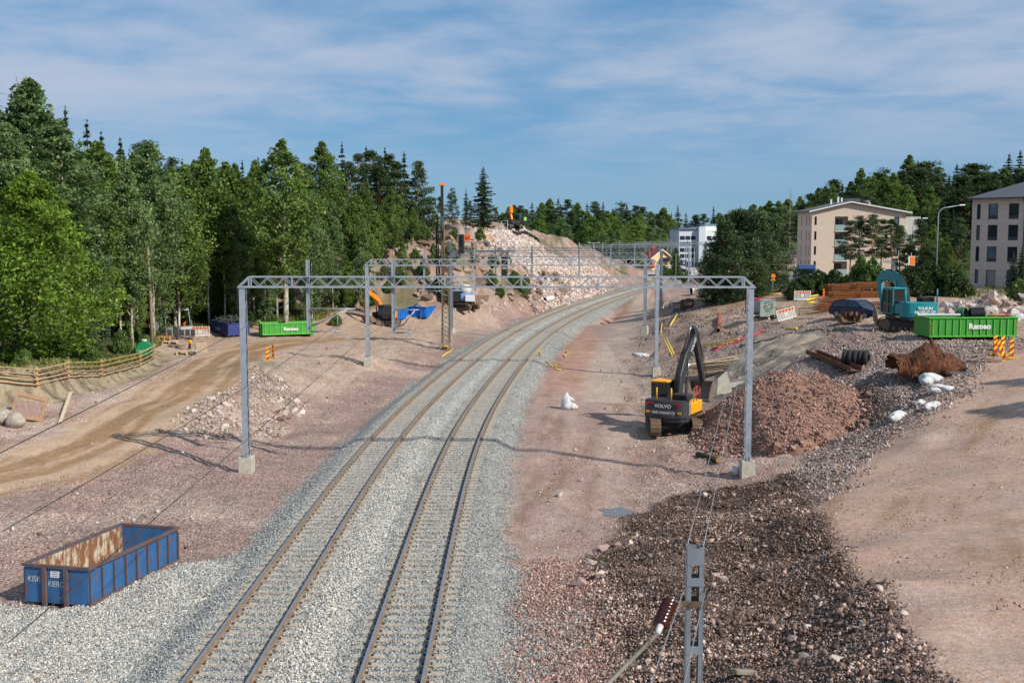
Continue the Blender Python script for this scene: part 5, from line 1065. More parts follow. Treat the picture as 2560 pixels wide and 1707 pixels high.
def beige_house():
    y0 = 222.; X0, X1 = 58.2, 76.4; zb = 1.0; zz = lambda v: at(2100, v, y0)[2]
    h = thing('apartment_house', 'beige brick apartment house with gable roof and stacked balconies', 'building', (X0, y0, zb)); W = X1 - X0; D = 11.
    fl = [zz(v) - zb for v in (681, 644, 607, 570)]; eave = zz(529) - zb; pk = zz(507) - zb; px = at(2125, 507, y0)[0] - X0
    front = lambda u, z, d: (u, d, z); left = lambda u, z, d: (d, u, z); wn_ = []
    bx0, bx1 = at(2086, 600, y0)[0] - X0, at(2119, 600, y0)[0] - X0; wx = at(2038, 600, y0)[0] - X0
    holes = [(wx - .22, wx + .22, f + .55, f + 2.2) for f in fl]; holes += [(bx0, bx1, f - .55, f + 2.2) for f in fl]; rx = at(2242, 550, y0)[0] - X0; holes += [(rx - .5, rx + .5, f + .5, f + 2.1) for f in fl]
    mb = MB(); wall_with_holes(mb, 0, W, -.6, eave - .4, holes, front)
    mb.add([front(0, eave - .4, 0), front(W, eave - .4, 0), front(W, eave - .15, 0), front(px, pk - .1, 0), front(0, eave, 0)], [(0, 1, 2, 3, 4)])
    mb.build('gable_wall', M_BEIGE, h); mb = MB(); lh = [(u, u + .55, f + .4, f + 2.3) for f in fl for u in (1.6, 3.6, 7.6)]
    wall_with_holes(mb, 0, D, -.6, eave - .05, lh, left); mb.build('side_wall', M_BEIGE, h)
    mb = MB(); mb.add([(W, 0, -.6), (W, D, -.6), (W, D, eave), (W, 0, eave)], [(0, 1, 2, 3)]); mb.add([(0, D, -.6), (W, D, -.6), (W, D, eave), (px, D, pk), (0, D, eave)], [(0, 1, 2, 3, 4)]); mb.build('rear_walls', M_BEIGE, h)
    for a, b, c, d in holes[:4] + holes[8:]: window(h, front, a, b, c, d)
    for a, b, c, d in lh: window(h, left, a, b, c, d)
    for f in fl:
        bal = thing_part('balcony', h); mb = MB(); mb.box(((bx0 + bx1) / 2, .55, f - .62), (bx1 - bx0 + .02, 1.5, .16)); mb.build('slab', M_WHITE, bal)
        mb = MB(); mb.box(((bx0 + bx1) / 2, -.06, f + .1), (bx1 - bx0 - .1, .04, 1.05)); mb.build('balustrade', M_RAILGL, bal)
        mb = MB(); mb.add([(bx0, 1.4, f - .6), (bx1, 1.4, f - .6), (bx1, 1.4, f + 2.3), (bx0, 1.4, f + 2.3)], [(0, 1, 2, 3)]); mb.add([(bx0 + .01, 0.26, f - .6), (bx0 + .01, 1.4, f - .6), (bx0 + .01, 1.4, f + 2.3), (bx0 + .01, .26, f + 2.3)], [(0, 1, 2, 3)]); mb.add([(bx1 - .01, 0.26, f - .6), (bx1 - .01, 1.4, f - .6), (bx1 - .01, 1.4, f + 2.3), (bx1 - .01, .26, f + 2.3)], [(0, 1, 2, 3)]); mb.build('recess', M_GREYB, bal)
        mb = MB(); mb.box(((bx0 + bx1) / 2 - .3, 1.36, f + .6), (1.7, .04, 2.2)); mb.build('balcony_door', M_GLASS, bal)
        mb = MB()
        for i in range(4): mb.box((bx0 + .1 + (bx1 - bx0 - .2) * i / 3, .02, f + 1.4), (.04, .04, 1.6))
        mb.build('glazing_bars', M_FRAME, bal)
    rf = MB(); th = .3
    for (xa, za), (xb, zb_) in (((-.7, eave - .12), (px, pk + .05)), ((px, pk + .05), (W + 1.0, eave - .35))):
        rf.prism([(xa, za), (xb, zb_), (xb, zb_ + th), (xa, za + th)], -.7, D + .7, 'xz')
    r = rf.build('roof', M_ROOF, h); mb = MB()
    for (xa, za), (xb, zb_) in (((-.72, eave - .14), (px, pk + .03)), ((px, pk + .03), (W + 1.02, eave - .37))): mb.prism([(xa, za), (xb, zb_), (xb, zb_ + .22), (xa, za + .22)], -.78, -.7, 'xz')
    mb.build('verge_board', M_WHITE, r)
    for u, hh in ((2092, 1.1), (2110, 1.3), (2119, 1.0), (2190, .8)):
        x = at(u, 505, y0)[0] - X0; z = float(np.interp(x, [-.7, px, W + 1], [eave, pk, eave - .3])); mb = MB(); mb.box((x, 4, z + .2 + hh / 2), (.3, .3, hh)); mb.build('vent_pipe', M_WHITE, r)
    mb = MB(); x = at(2145, 505, y0)[0] - X0; mb.box((x, 5, pk + .3), (3.2, 2.5, 1.3)); mb.build('roof_plant', mat('plant_grey', srgb(78,82,88), .6), r); mb = MB(); mb.tube([(x + 3, 5, pk - .3), (x + 3, 5, pk + .6)], .9, 14); mb.build('roof_fan', M_ROOF, r)
    mb = MB(); mb.box((W + 1.6, 4, (eave - 1) / 2), (3.0, 7, eave - 1)); mb.build('stair_wing', mat('pale_render', srgb(198,196,188), .8), h)
beige_house()
def grey_house():
    y0 = 163.; c0 = at(2424, 700, y0); zb = 2.6; dx, dy = .62, -.7846; h = thing('apartment_house', 'grey brick apartment house cut by the right edge of the picture', 'building', (c0[0], y0, zb), math.atan2(dy, dx))
    zz = lambda v: at(2440, v, y0)[2] - zb; L = 34.; D = 13.; eave = zz(497)
    place = lambda u, z, d: (u, d, z); rows = [zz(v) for v in (547, 599, 652, 706)]    # window sills by storey
    holes = []
    ucol = [1.0, 3.15, 6.15, 9.3, 12.4, 15.5, 18.6, 21.7, 24.8, 27.9, 31]
    for r, s in enumerate(rows):
        for i, u in enumerate(ucol):
            w = .28 if i == 0 else .72; bot = s - .1 if r < 3 or i == 0 else s - 1.05
            holes.append((u - w, u + w, bot, s + 2.05 if r < 3 else s + 1.85))
    mb = MB(); wall_with_holes(mb, 0, L, -1., eave, holes, place); mb.build('street_wall', M_GREYB, h)
    for k, q in enumerate(holes): window(h, place, *q, panel=.5 if (k % 11) else 0)
    mb = MB(); mb.add([(0, 0, -1), (0, D, -1), (0, D, eave), (0, 0, eave)], [(0, 1, 2, 3)]); mb.add([(L, 0, -1), (L, D, -1), (L, D, eave), (L, 0, eave)], [(0, 1, 2, 3)]); mb.add([(0, D, -1), (L, D, -1), (L, D, eave), (0, D, eave)], [(0, 1, 2, 3)]); mb.build('end_walls', M_GREYB, h)
    e = .75; rp = 3.0; mb = MB(); v = [(-e, -e, eave), (L + e, -e, eave), (L + e, D + e, eave), (-e, D + e, eave), (D / 2, D / 2, eave + rp), (L - D / 2, D / 2, eave + rp)]
    mb.add(v, [(0, 1, 5, 4), (1, 2, 5), (2, 3, 4, 5), (3, 0, 4), (3, 2, 1, 0)]); r = mb.build('roof', M_ROOF, h)
    mb = MB(); mb.box((L / 2, -e, eave - .02), (L + 2 * e, .14, .16)); mb.box((-e, D / 2, eave - .02), (.14, D + 2 * e - .16, .16)); mb.build('gutter', M_FRAME, r)
    mb = MB(); mb.tube([(7.7, -.7, eave - .1), (7.75, -.12, eave - .8), (7.75, -.1, -.6)], .06, 8); mb.build('downpipe', M_FRAME, h)
    mb = MB(); mb.box((L / 2, -.06, -.55), (L, .1, 1.1)); mb.build('plinth', M_CONC, h)
grey_house()
def office():
    y0 = 398.; P = at(1700, 650, y0); zb = 1.5; h = thing('office_block', 'white and blue office block far behind the dark pines', 'building', (P[0], y0, zb), R(8)); zz = lambda v: at(1740, v, y0)[2] - zb; xx = lambda u: at(u, 600, y0)[0] - P[0]
    gw = mat('pale_panel', srgb(206,212,220), .6, 0, .05); bl = mat('blue_roof', srgb(112,134,160), .5); dk = mat('window_band', srgb(44,54,66), .3)
    mb = MB(); mb.box((xx(1722), 6, (zz(573)) / 2), (xx(1747) - xx(1698), 12, zz(573))); mb.build('left_wing', gw, h); mb = MB(); mb.box((xx(1722), 5.8, zz(573) + .2), (xx(1750) - xx(1696), 13, .4)); mb.build('roof', bl, h)
    mb = MB(); mb.box((xx(1753), 3, zz(567) / 2), (xx(1762) - xx(1745), 10, zz(567))); mb.build('stair_tower', gw, h)
    mb = MB(); mb.box((xx(1785), 6, zz(575) / 2), (xx(1810) - xx(1762), 12, zz(575))); mb.build('right_wing', M_WHITE, h)
    mb = MB(); mb.box((xx(1787), 6, (zz(562) + zz(575)) / 2 + .01), (xx(1802) - xx(1772), 6, zz(562) - zz(575))); t = mb.build('penthouse', M_WHITE, h); mb = MB(); mb.box((xx(1787), 6, zz(562) + .15), (xx(1804) - xx(1770), 7, .3)); mb.build('roof', bl, t)
    for v in (595, 610, 625, 640):
        for u in (1706, 1720, 1734): mb = MB(); mb.box((xx(u), -.02, zz(v)), (1.7, .1, 1.3)); mb.build('window', dk, h)
        for u in (1775, 1790, 1803): mb = MB(); mb.box((xx(u), -.02, zz(v)), (1.6, .1, 1.3)); mb.build('window', dk, h)
        mb = MB(); mb.box((xx(1787), -.7, zz(v) - 1.3), (5.6, 1.3, 1.0)); mb.build('balcony', gw, h)
office()
def station():
    y0 = 345.; P = at(1653, 668, y0); g0 = h1(P[0], y0); h = thing('station_house', 'yellow timber station house with red roof and white trim', 'building', (P[0], y0, g0), R(24)); zz = lambda v: at(1653, v, y0)[2] - g0
    W = 6.6; L = 9.; ev = zz(643); pk = zz(624); yel = mat('yellow_boards', srgb(226,204,142), .8, 0, .1, 3, streak=(8, 8, .3)); red = mat('red_roof', srgb(160,58,40), .7, 0, .15, 4)
    wd = (-.9, .5, .9, 2.5); mb = MB(); wall_with_holes(mb, -W / 2, W / 2, -.3, ev, [(-.9, .4, 1., 2.6), (1.3, 2.5, 1., 2.6)], lambda u, z, d: (u, d, z)); mb.add([(-W / 2, 0, ev), (W / 2, 0, ev), (0, 0, pk)], [(0, 1, 2)]); mb.add([(-W / 2, 0, -.3), (-W / 2, L, -.3), (-W / 2, L, ev), (-W / 2, 0, ev)], [(0, 1, 2, 3)]); mb.add([(W / 2, 0, -.3), (W / 2, L, -.3), (W / 2, L, ev), (W / 2, 0, ev)], [(0, 1, 2, 3)]); mb.add([(-W / 2, L, -.3), (W / 2, L, -.3), (W / 2, L, ev), (0, L, pk), (-W / 2, L, ev)], [(0, 1, 2, 3, 4)]); mb.build('wall', yel, h)
    window(h, lambda u, z, d: (u, d, z), -.9, .4, 1., 2.6); window(h, lambda u, z, d: (u, d, z), 1.3, 2.5, 1., 2.6)
    s = (pk - ev) / (W / 2); mb = MB(); e = .7
    for q in (-1, 1): mb.prism([(q * (W / 2 + e), ev - e * s), (0, pk), (0, pk + .2), (q * (W / 2 + e), ev - e * s + .2)], -.6, L + .6, 'xz')
    r = mb.build('roof', red, h); mb = MB()
    for q in (-1, 1): mb.prism([(q * (W / 2 + e), ev - e * s - .12), (0, pk - .12), (0, pk + .22), (q * (W / 2 + e), ev - e * s + .22)], -.68, -.6, 'xz')
    mb.build('barge_board', M_WHITE, r); mb = MB(); mb.box((-.6, 4, pk + .5), (.9, .9, 1.6)); mb.build('chimney', red, r)
    mb = MB(); mb.box((1.2, -.9, ev - .5), (3.6, 1.8, .2)); mb.build('porch_roof', red, h)
station()
# ---- platforms and station furniture
M_PLAT = mat('platform_paving', srgb(186,180,170), .9, 0, .12, 1.5); M_DKWALL = mat('platform_wall', srgb(70,68,66), .9, 0, .2, 2)  # wall colour carries the shade of the side turned from the sun
def platform(d0, d1, y0, y1, lab):
    mb = MB(); ys = np.arange(y0, y1, 5.)
    for a, b in zip(ys[:-1], ys[1:]):
        q = [track_pt(a, d0), track_pt(a, d1), track_pt(b, d1), track_pt(b, d0)]; lo = [(float(x), float(y), -.8) for x, y in q]; hi = [(float(x), float(y), .55) for x, y in q]
        mb.m(0).add(hi, [(0, 1, 2, 3)]); mb.m(1).add(lo + hi, [(0, 1, 5, 4), (1, 2, 6, 5), (2, 3, 7, 6), (3, 0, 4, 7)])
    o = mb.build('station_platform', [M_PLAT, M_DKWALL]); tag(o, lab, 'platform')
platform(4.0, 9.0, 292, 430, 'long pale station platform with wall coloured dark for shade, right of the far tracks'); platform(-8.0, -4.0, 300, 430, 'narrow station platform left of the far tracks')
def pole_px(u, vb, vt, z, r, name, lab, cat, arm=None, group=None, m=None):
    p = gz(u, vb, z); p = Vector((p[0], p[1], h1(p[0], p[1]))) if p[1] < 330 else Vector(p); hgt = at(u, vt, p.y)[2] - p.z
    o = thing(name, lab, cat, p, 0, group); mb = MB(); mb.tube([(0, 0, -.3), (0, 0, hgt)], [r, r * .7], 8); mb.build('post', m or M_GALV, o)
    if arm:
        for s in arm: mb = MB(); mb.tube([(0, 0, hgt), (s * .9, 0, hgt + .15)], .04, 5); mb.box((s * 1.2, 0, hgt + .17), (.7, .25, .12)); mb.build('lamp_head', M_WHITE, o)
    return o
for i, (u, vb, vt) in enumerate([(1727, 687, 619), (1735, 690, 621), (1687, 676, 620), (1605, 668, 618), (1667, 670, 620), (1535, 672, 618)]):
    pole_px(u, vb, vt, .6, .09, 'platform_lamp', 'slim grey lamp post along the far station platforms', 'lamp post', None, 'slim lamp posts along the platforms')
pole_px(1715, 686, 611, .6, .16, 'platform_lamp', 'tall double armed lattice lamp mast beside the station path', 'lamp post', (-1, 1), m=M_GALVD); pole_px(1484, 690, 608, .3, .12, 'platform_lamp', 'double armed lamp mast left of the station platforms', 'lamp post', (-1, 1)); pole_px(1689, 712, 634, -.2, .18, 'catenary_mast', 'old brown steel mast right of the platform end', 'mast', m=M_LATT)
for i, (u, v, s) in enumerate([(1708, 657, '2'), (1725, 661, '3')]):
    p = at(u, v, 330.); g0 = h1(p[0], 330.); o = thing('platform_sign', 'dark blue sign with %s beside the far platform' % ('the numeral two' if s == '2' else 'the numeral three, smaller'), 'sign', (p[0], 330., g0)); hh = p[2] - g0; bl = mat('sign_blue', srgb(30,44,110), .5)
    mb = MB(); mb.box((0, 0, hh), (2.3, .12, 1.6)); mb.build('sign_panel', bl, o); text(s, 1.2, M_WHITE, o, (.2, -.08, hh), (R(90), 0, 0), bold=.02); mb = MB(); mb.tube([(-.9, .1, -.2), (-.9, .1, hh)], .06, 6); mb.tube([(.9, .1, -.2), (.9, .1, hh)], .06, 6); mb.build('post', M_GALVD, o)
def kiosk(u, v, Y, d, col, name, lab, cat, roof=None):
    p = at(u, v, Y); o = thing(name, lab, cat, (p[0], Y, p[2])); mb = MB(); mb.box((0, 0, d[2] / 2), d); mb.build('body', col, o, bevel=.05); mb = MB(); mb.box((0, 0, d[2] + .08), (d[0] + .3, d[1] + .3, .16)); mb.build('top', roof or M_ROOF, o); mb = MB(); mb.box((0, -d[1] / 2 - .02, d[2] * .55), (d[0] * .6, .04, d[2] * .4)); mb.build('front_panel', M_FRAME, o)
kiosk(1632, 671, 322, (1.0, .8, 2.2), mat('red_enamel', srgb(206,40,34), .4), 'ticket_machine', 'red ticket machine on the platform before the station house', 'ticket machine')
kiosk(1662, 675, 316, (3.4, .4, 1.0), M_WHITE, 'hoarding', 'low white hoarding panel on the station platform', 'hoarding', M_WHITE)
kiosk(1666, 655, 330, (2.0, .4, 1.1), mat('display_blue', srgb(36,48,90), .4), 'information_display', 'dark blue information display hung before the station house', 'display')
def abutment():
    p = gz(1560, 690, 0); o = thing('underpass_portal', 'grey concrete underpass portal beside the tracks below the station', 'underpass', (p[0], p[1], -.6)); mb = MB(); mb.box((0, 0, 1.0), (11, .5, .5)); mb.build('lintel', M_CONC, o)
    for s in (-1, 0, 1): mb = MB(); mb.box((s * 4.6, .1, .4), (.6, .6, 1.6)); mb.build('pier', M_CONC, o)
    mb = MB(); mb.box((0, 1.5, .3), (10, .1, 1.4)); mb.build('back_wall', M_DKWALL, o)
    for i in range(12): mb = MB(); mb.tube([(-5.2 + i * .95, 0, 1.25), (-5.2 + i * .95, 0, 2.3)], .03, 5); mb.build('railing_post', M_GALVD, o)
    mb = MB(); mb.tube([(-5.3, 0, 2.3), (5.4, 0, 2.3)], .03, 5); mb.build('handrail', M_GALVD, o)
abutment()
# ---- street lamps and road signs, right
def street_lamp(u, vb, vt, Y, reach, lab):
    p = at(u, vb, Y); g0 = h1(p[0], Y); o = thing('street_lamp', lab, 'street lamp', (p[0], Y, g0)); hh = at(u, vt, Y)[2] - g0; mb = MB(); pts = [(0, 0, -.3), (0, 0, hh - 1.6)]
    for i in range(1, 6): a = i / 5 * math.pi / 2; pts.append((1.0 * (1 - math.cos(a)), 0, hh - 1.6 + 1.2 * math.sin(a)))
    pts.append((reach, 0, hh - .1)); mb.tube(pts, [.1, .08] + [.06] * 5 + [.045], 8); mb.build('post', M_GALV, o)
    mb = MB(); mb.box((reach + .35, 0, hh - .06), (.85, .3, .2)); mb.build('lamp_head', M_WHITE, o, bevel=.05)
street_lamp(2340, 708, 512, 160, 2.9, 'tallest curved street lamp between the two apartment houses'); street_lamp(2278, 700, 545, 190, 1.6, 'shorter curved street lamp left of the tallest one'); street_lamp(1915, 690, 590, 205, 1.4, 'street lamp half hidden behind the big dark pines')
M_SIGNB = mat('sign_back', srgb(168,172,174), .45, .5, .1, 3); M_YEL = mat('sign_yellow', srgb(242,176,26), .5, 0, .06); M_ORG = mat('amber', srgb(240,130,20), .5, 0, .06)
def round_sign(u, v, Y, r, lab, vb=None, extra=False, m=M_SIGNB, tilt=0):
    p = at(u, v, Y); g0 = h1(p[0], Y); o = thing('road_sign', lab, 'road sign', (p[0], Y, g0), tilt); hh = p[2] - g0
    mb = MB(); mb.tube([(0, 0, -.2), (0, 0, hh + r * .8)], .035, 6); mb.build('post', M_GALV, o); mb = MB(); mb.tube([(0, -.06, hh), (0, -.045, hh)], r, 20, smooth=False); mb.build('disc', m, o)
    if extra: mb = MB(); mb.box((0, -.05, hh - r - .25), (r * 1.6, .015, .35)); mb.build('sub_plate', m, o)
round_sign(1977, 684, 150, .34, 'grey round sign back left of the blue lorry', extra=True); round_sign(2128, 681, 145, .34, 'grey round sign back before the beige apartment house'); round_sign(2339, 677, 150, .36, 'grey round sign back on the tallest street lamp')
for u, v, lab in ((2294, 676, 'amber warning light on a yellow stand behind the teal excavator'), (1933, 690, 'amber warning light among the dark pines')):
    p = at(u, v, 140.); g0 = h1(p[0], 140.); o = thing('warning_light', lab, 'warning light', (p[0], 140., g0)); hh = p[2] - g0; mb = MB(); mb.tube([(0, -.1, hh), (0, .05, hh)], .28, 16); mb.build('lens', M_ORG, o); mb = MB(); mb.prism([(-.3, hh - .55), (0, hh - .2), (.3, hh - .55), (.15, hh - .6), (0, hh - .4), (-.15, hh - .6)], .0, .06, 'xz'); mb.build('arrow_plate', M_YEL, o); mb = MB(); mb.tube([(0, .1, -.2), (0, .1, hh)], .03, 6); mb.build('post', M_GALV, o)
p = at(2279, 652, 150.); g0 = h1(p[0], 150.); o = thing('bus_stop_sign', 'orange and white information board on a lamp post', 'sign', (p[0], 150., g0)); hh = p[2] - g0
mb = MB(); mb.box((0, 0, hh), (.86, .12, 1.2)); mb.build('board', M_WHITE, o); mb = MB(); mb.box((.08, -.07, hh), (.66, .02, 1.05)); mb.build('orange_panel', M_ORG, o); mb = MB(); mb.tube([(-.05, .1, -.2), (-.05, .1, hh + 1)], .05, 6); mb.build('post', M_GALV, o)
# ================================================================ machines and containers
def ribbon(pts, ws):
    """outline of a bent arm from its centre line and widths"""
    L, Rr = [], []
    for i, (p, w) in enumerate(zip(pts, ws)):
        a = Vector(pts[max(i - 1, 0)]); b = Vector(pts[min(i + 1, len(pts) - 1)]); d = (b - a).normalized(); n = Vector((-d.y, d.x))
        L.append(tuple(Vector(p) + n * w / 2)); Rr.append(tuple(Vector(p) - n * w / 2))
    return L + Rr[::-1]
M_TRACK = mat('track_steel', srgb(122,102,84), .75, .3, .3, 6, wear=srgb(86,70,60), wscale=4, wamt=.5); M_DARK = mat('machine_dark', srgb(48,46,44), .7, 0, .25, 4, wear=srgb(104,88,72), wscale=3, wamt=.35); M_CHROME = mat('cylinder_rod', srgb(180,180,180), .25, .9, .1)
M_HOSE = mat('rubber_hose', srgb(28,28,30), .6); M_CABGL = mat('cab_glass', srgb(30,36,38), .1, 0, .2, 1, spec=.9); M_BUCKET = mat('worn_bucket', srgb(138,122,108), .6, .35, .25, 4, wear=srgb(104,78,62), wscale=3, wamt=.5); M_TYRE = mat('tyre_rubber', srgb(38,38,40), .8, 0, .2, 10, wear=srgb(84,76,68), wscale=3, wamt=.3)
SHOE = MB(); SHOE.box((0, 0, 0), (.6, .17, .03)); SHOE.box((0, .05, .028), (.6, .02, .028)); SHOE_ME = SHOE.mesh('track_shoe', M_TRACK)
def crawler(par, x, L=3.9, hgt=.92, w=.6):
    t = thing_part('crawler_track', par); r = hgt / 2; half = L / 2 - r; per = 4 * half + 2 * math.pi * r; n = int(per / .19)
    for i in range(n):
        s = i / n * per
        if s < 2 * half: p, a = (-half + s, hgt), 0.
        elif s < 2 * half + math.pi * r: q = (s - 2 * half) / r; p, a = (half + r * math.sin(q), r + r * math.cos(q)), -q
        elif s < 4 * half + math.pi * r: p, a = (half - (s - 2 * half - math.pi * r), 0.), math.pi
        else: q = (s - 4 * half - math.pi * r) / r; p, a = (-half - r * math.sin(q), r - r * math.cos(q)), math.pi - q
        obj('track_shoe', SHOE_ME, t, Matrix.Translation((x, p[0], p[1] + .02)) @ Matrix.Rotation(a, 4, 'X') @ Matrix.Scale(w / .6, 4, (1, 0, 0)))
    mb = MB(); mb.box((x, 0, r), (w * .55, 2 * half + .3, hgt * .55)); mb.build('track_frame', M_DARK, t)
    for yy, rr in ((half, r * .86), (-half, r * .8)): mb = MB(); mb.tube([(x - w * .33, yy, r), (x + w * .33, yy, r)], rr, 14, smooth=False); mb.build('sprocket', M_TRACK, t)
    mb = MB()
    for i in range(7): yy = -half + .25 + i * (2 * half - .5) / 6; mb.tube([(x - w * .36, yy, .16), (x + w * .36, yy, .16)], .12, 10)
    mb.build('rollers', M_TRACK, t)
def bucket_mesh(w, s=1.):
    mb = MB(); prof = [(0, 0), (.12, -.35), (.02, -.8), (-.3, -1.12), (-.75, -1.2), (-1.05, -1.0)]; inn = [(-.02, -.05), (.04, -.36), (-.06, -.74), (-.34, -1.02), (-.72, -1.09), (-1.02, -.92)]
    P = [(a * s, b * s) for a, b in prof]; Q = [(a * s, b * s) for a, b in inn]
    mb.prism(P + Q[::-1], -w / 2, w / 2, 'yz')
    for sx in (-1, 1): mb.prism([p for p in P] + [(-.5 * s, -.25 * s)], sx * w / 2 - .025, sx * w / 2 + .025, 'yz')
    return mb
def excavator(label, loc, head, under, sc_, body, side, roof, boomc, boom, bw, stick, sw, bucket, bw_w=1.2, letters=(), tail=1.65, name='excavator', cabpos=-.88, letcol=None, flip_bucket=0.):
    e = thing(name, label, 'excavator', loc, head); e.scale = (sc_,) * 3
    u = thing_part('undercarriage', e); u.rotation_euler = (0, 0, under - head)
    for s in (-1, 1): crawler(u, s * 1.2)
    mb = MB(); mb.box((0, 0, .6), (1.9, 1.5, .4)); mb.box((0, 0, .72), (2.3, .5, .25)); mb.build('car_body', M_DARK, u, bevel=.04)
    mb = MB(); mb.tube([(0, 0, .8), (0, 0, 1.02)], .72, 20, smooth=False); mb.build('slew_ring', M_DARK, e)
    mb = MB(); mb.box((0, .1, 1.1), (2.5, 2.9, .16)); mb.build('deck', M_DARK, e)
    arc = [(-1.36, -.75), (-1.36, -1.15)] + [(-1.36 + 2.72 * i / 10, -1.15 - (tail - 1.15) * math.sin(math.pi * (i / 10 * .62 + .19)) ** 1.0 + .0) for i in range(1, 10)] + [(1.36, -1.15), (1.36, -.75)]
    mb = MB(); mb.prism(arc, .98, 2.02, 'xy'); cw = mb.build('counterweight', body, e, bevel=.06, seg=2)
    mb = MB(); mb.prism([(x * .97, y * .96 - .02) for x, y in arc], .78, .975, 'xy'); mb.build('counterweight_skirt', M_DARK, e, bevel=.03)
    for s in (-1, 1):
        x0, x1 = (.42, 1.34) if s > 0 else (-1.34, -.5); y1 = 1.25 if s > 0 else -.12
        mb = MB(); mb.box(((x0 + x1) / 2, (-.74 + y1) / 2, 1.52), (x1 - x0, y1 + .74, .7)); mb.build('side_panel', side, e, bevel=.05)
    mb = MB(); mb.box((0, -.75, 1.98), (2.3, 1.1, .12)); mb.build('engine_hood', body, e, bevel=.05)
    mb = MB(); mb.box((.75, -.6, 2.2), (1.0, .8, .36)); mb.build('filter_box', M_DARK, e, bevel=.06)
    mb = MB(); 
    for i in range(8): mb.box((.75, -1.012, 2.1 + i * .035), (.8, .02, .015))
    mb.build('grille', M_HOSE, e)
    mb = MB(); mb.tube([(.2, -.8, 2.0), (.2, -.8, 2.55)], .06, 8); mb.build('exhaust', M_DARK, e)
    # cab
    c = thing_part('cab', e); x0, x1, y0, y1, z0, z1 = cabpos - .5, cabpos + .48, .02, 1.72, 1.16, 2.86
    prof = [(y0, z0), (y1 - .08, z0), (y1, z0 + .5), (y1 - .28, z1), (y0, z1)]
    mb = MB(); mb.prism(prof, x0 + .03, x1 - .03, 'yz'); mb.build('cab_glass', M_CABGL, c)
    for xx in (x0, x1):
        mb = MB()
        for (a, b), (a2, b2) in zip(prof, prof[1:] + prof[:1]): mb.bar((xx, a, b), (xx, a2, b2), .07, .09)
        mb.bar((xx, (y0 + y1) / 2 - .1, z0), (xx, (y0 + y1) / 2 - .1, z1), .06, .08); mb.bar((xx, y0, z0 + .65), (xx, y1 - .3, z0 + .65), .06, .06); mb.build('cab_frame', body if roof is None else M_DARK, c)
    mb = MB(); mb.box(((x0 + x1) / 2, (y0 + y1) / 2 - .15, z1 + .06), (x1 - x0 + .08, y1 - y0 - .2, .14)); mb.build('cab_roof', roof or body, c, bevel=.05)
    mb = MB(); mb.box(((x0 + x1) / 2, .0, z0 + .25), (x1 - x0, .1, .6)); mb.build('cab_rear', body if roof is None else M_DARK, c)
    # arms
    bm_ = thing_part('boom', e); mb = MB(); mb.prism(ribbon(boom, bw), -.2, .2, 'yz'); mb.build('boom_box', boomc, bm_, bevel=.03)
    st = thing_part('stick', e); mb = MB(); mb.prism(ribbon(stick, sw), -.15, .15, 'yz'); mb.build('stick_box', boomc, st, bevel=.03)
    B = [Vector((0, *p)) for p in boom]; S = [Vector((0, *p)) for p in stick]; k = len(B) // 2
    for s in (-1, 1):
        a, b = Vector((s * .28, 1.15, 1.3)), Vector((s * .28, B[k].y, B[k].z)); mid = a.lerp(b, .62); mb = MB(); mb.tube([a, mid], .085, 8); mb.m(1).tube([mid, b], .045, 8); mb.build('lift_cylinder', [M_DARK if roof else boomc, M_CHROME], bm_)
    d = (B[-1] - B[k]).normalized(); nrm = Vector((0, -d.z, d.y)); a = B[k] + nrm * .42; b = S[0] + (S[0] - S[-1]).normalized() * .35; mid = a.lerp(b, .6); mb = MB(); mb.tube([a, mid], .085, 8); mb.m(1).tube([mid, b], .045, 8); mb.build('stick_cylinder', [M_DARK if roof else boomc, M_CHROME], bm_)
    d2 = (S[-1] - S[0]).normalized(); n2 = Vector((0, -d2.z, d2.y)); n2 = n2 if n2.y > 0 else -n2; a = S[0].lerp(S[-1], .15) + n2 * .3; b = S[0].lerp(S[-1], .92) + n2 * .28; mid = a.lerp(b, .65); mb = MB(); mb.tube([a, mid], .07, 8); mb.m(1).tube([mid, b], .04, 8); mb.bar(b, S[-1] + n2 * .1, .12, .08); mb.build('bucket_cylinder', [M_DARK if roof else boomc, M_CHROME], st)
    mb = MB()
    for i, off in enumerate((-.13, -.05, .04, .12)):
        pts = [Vector((off, .75, 1.6))] + [B[j] + Vector((off, 0, 0)) + Vector((0, -(B[min(j + 1, len(B) - 1)] - B[max(j - 1, 0)]).normalized().z, (B[min(j + 1, len(B) - 1)] - B[max(j - 1, 0)]).normalized().y)) * (bw[j] / 2 + .05) for j in range(len(B))]; mb.tube(pts, .025, 5)
    mb.tube([B[-1] + Vector((.18, 0, .2)), S[0].lerp(S[-1], .4) + Vector((.2, .25, 0)), S[-1] + Vector((.18, .25, .2))], .025, 5); mb.build('hydraulic_hoses', M_HOSE, bm_)
    bk = bucket_mesh(bw_w).build('bucket', M_BUCKET, st); bk.location = S[-1]; bk.rotation_euler = (bucket, 0, flip_bucket)
    if flip_bucket: pass
    return e
V_BODY = mat('charcoal_paint', srgb(62,62,64), .5, 0, .15, 3, wear=srgb(112,102,92), wscale=2.2, wamt=.3); V_YEL = mat('machine_yellow', srgb(238,170,24), .45, 0, .1, 3, wear=srgb(170,130,70), wscale=2.5, wamt=.25)
p = hit(1683, 1078)
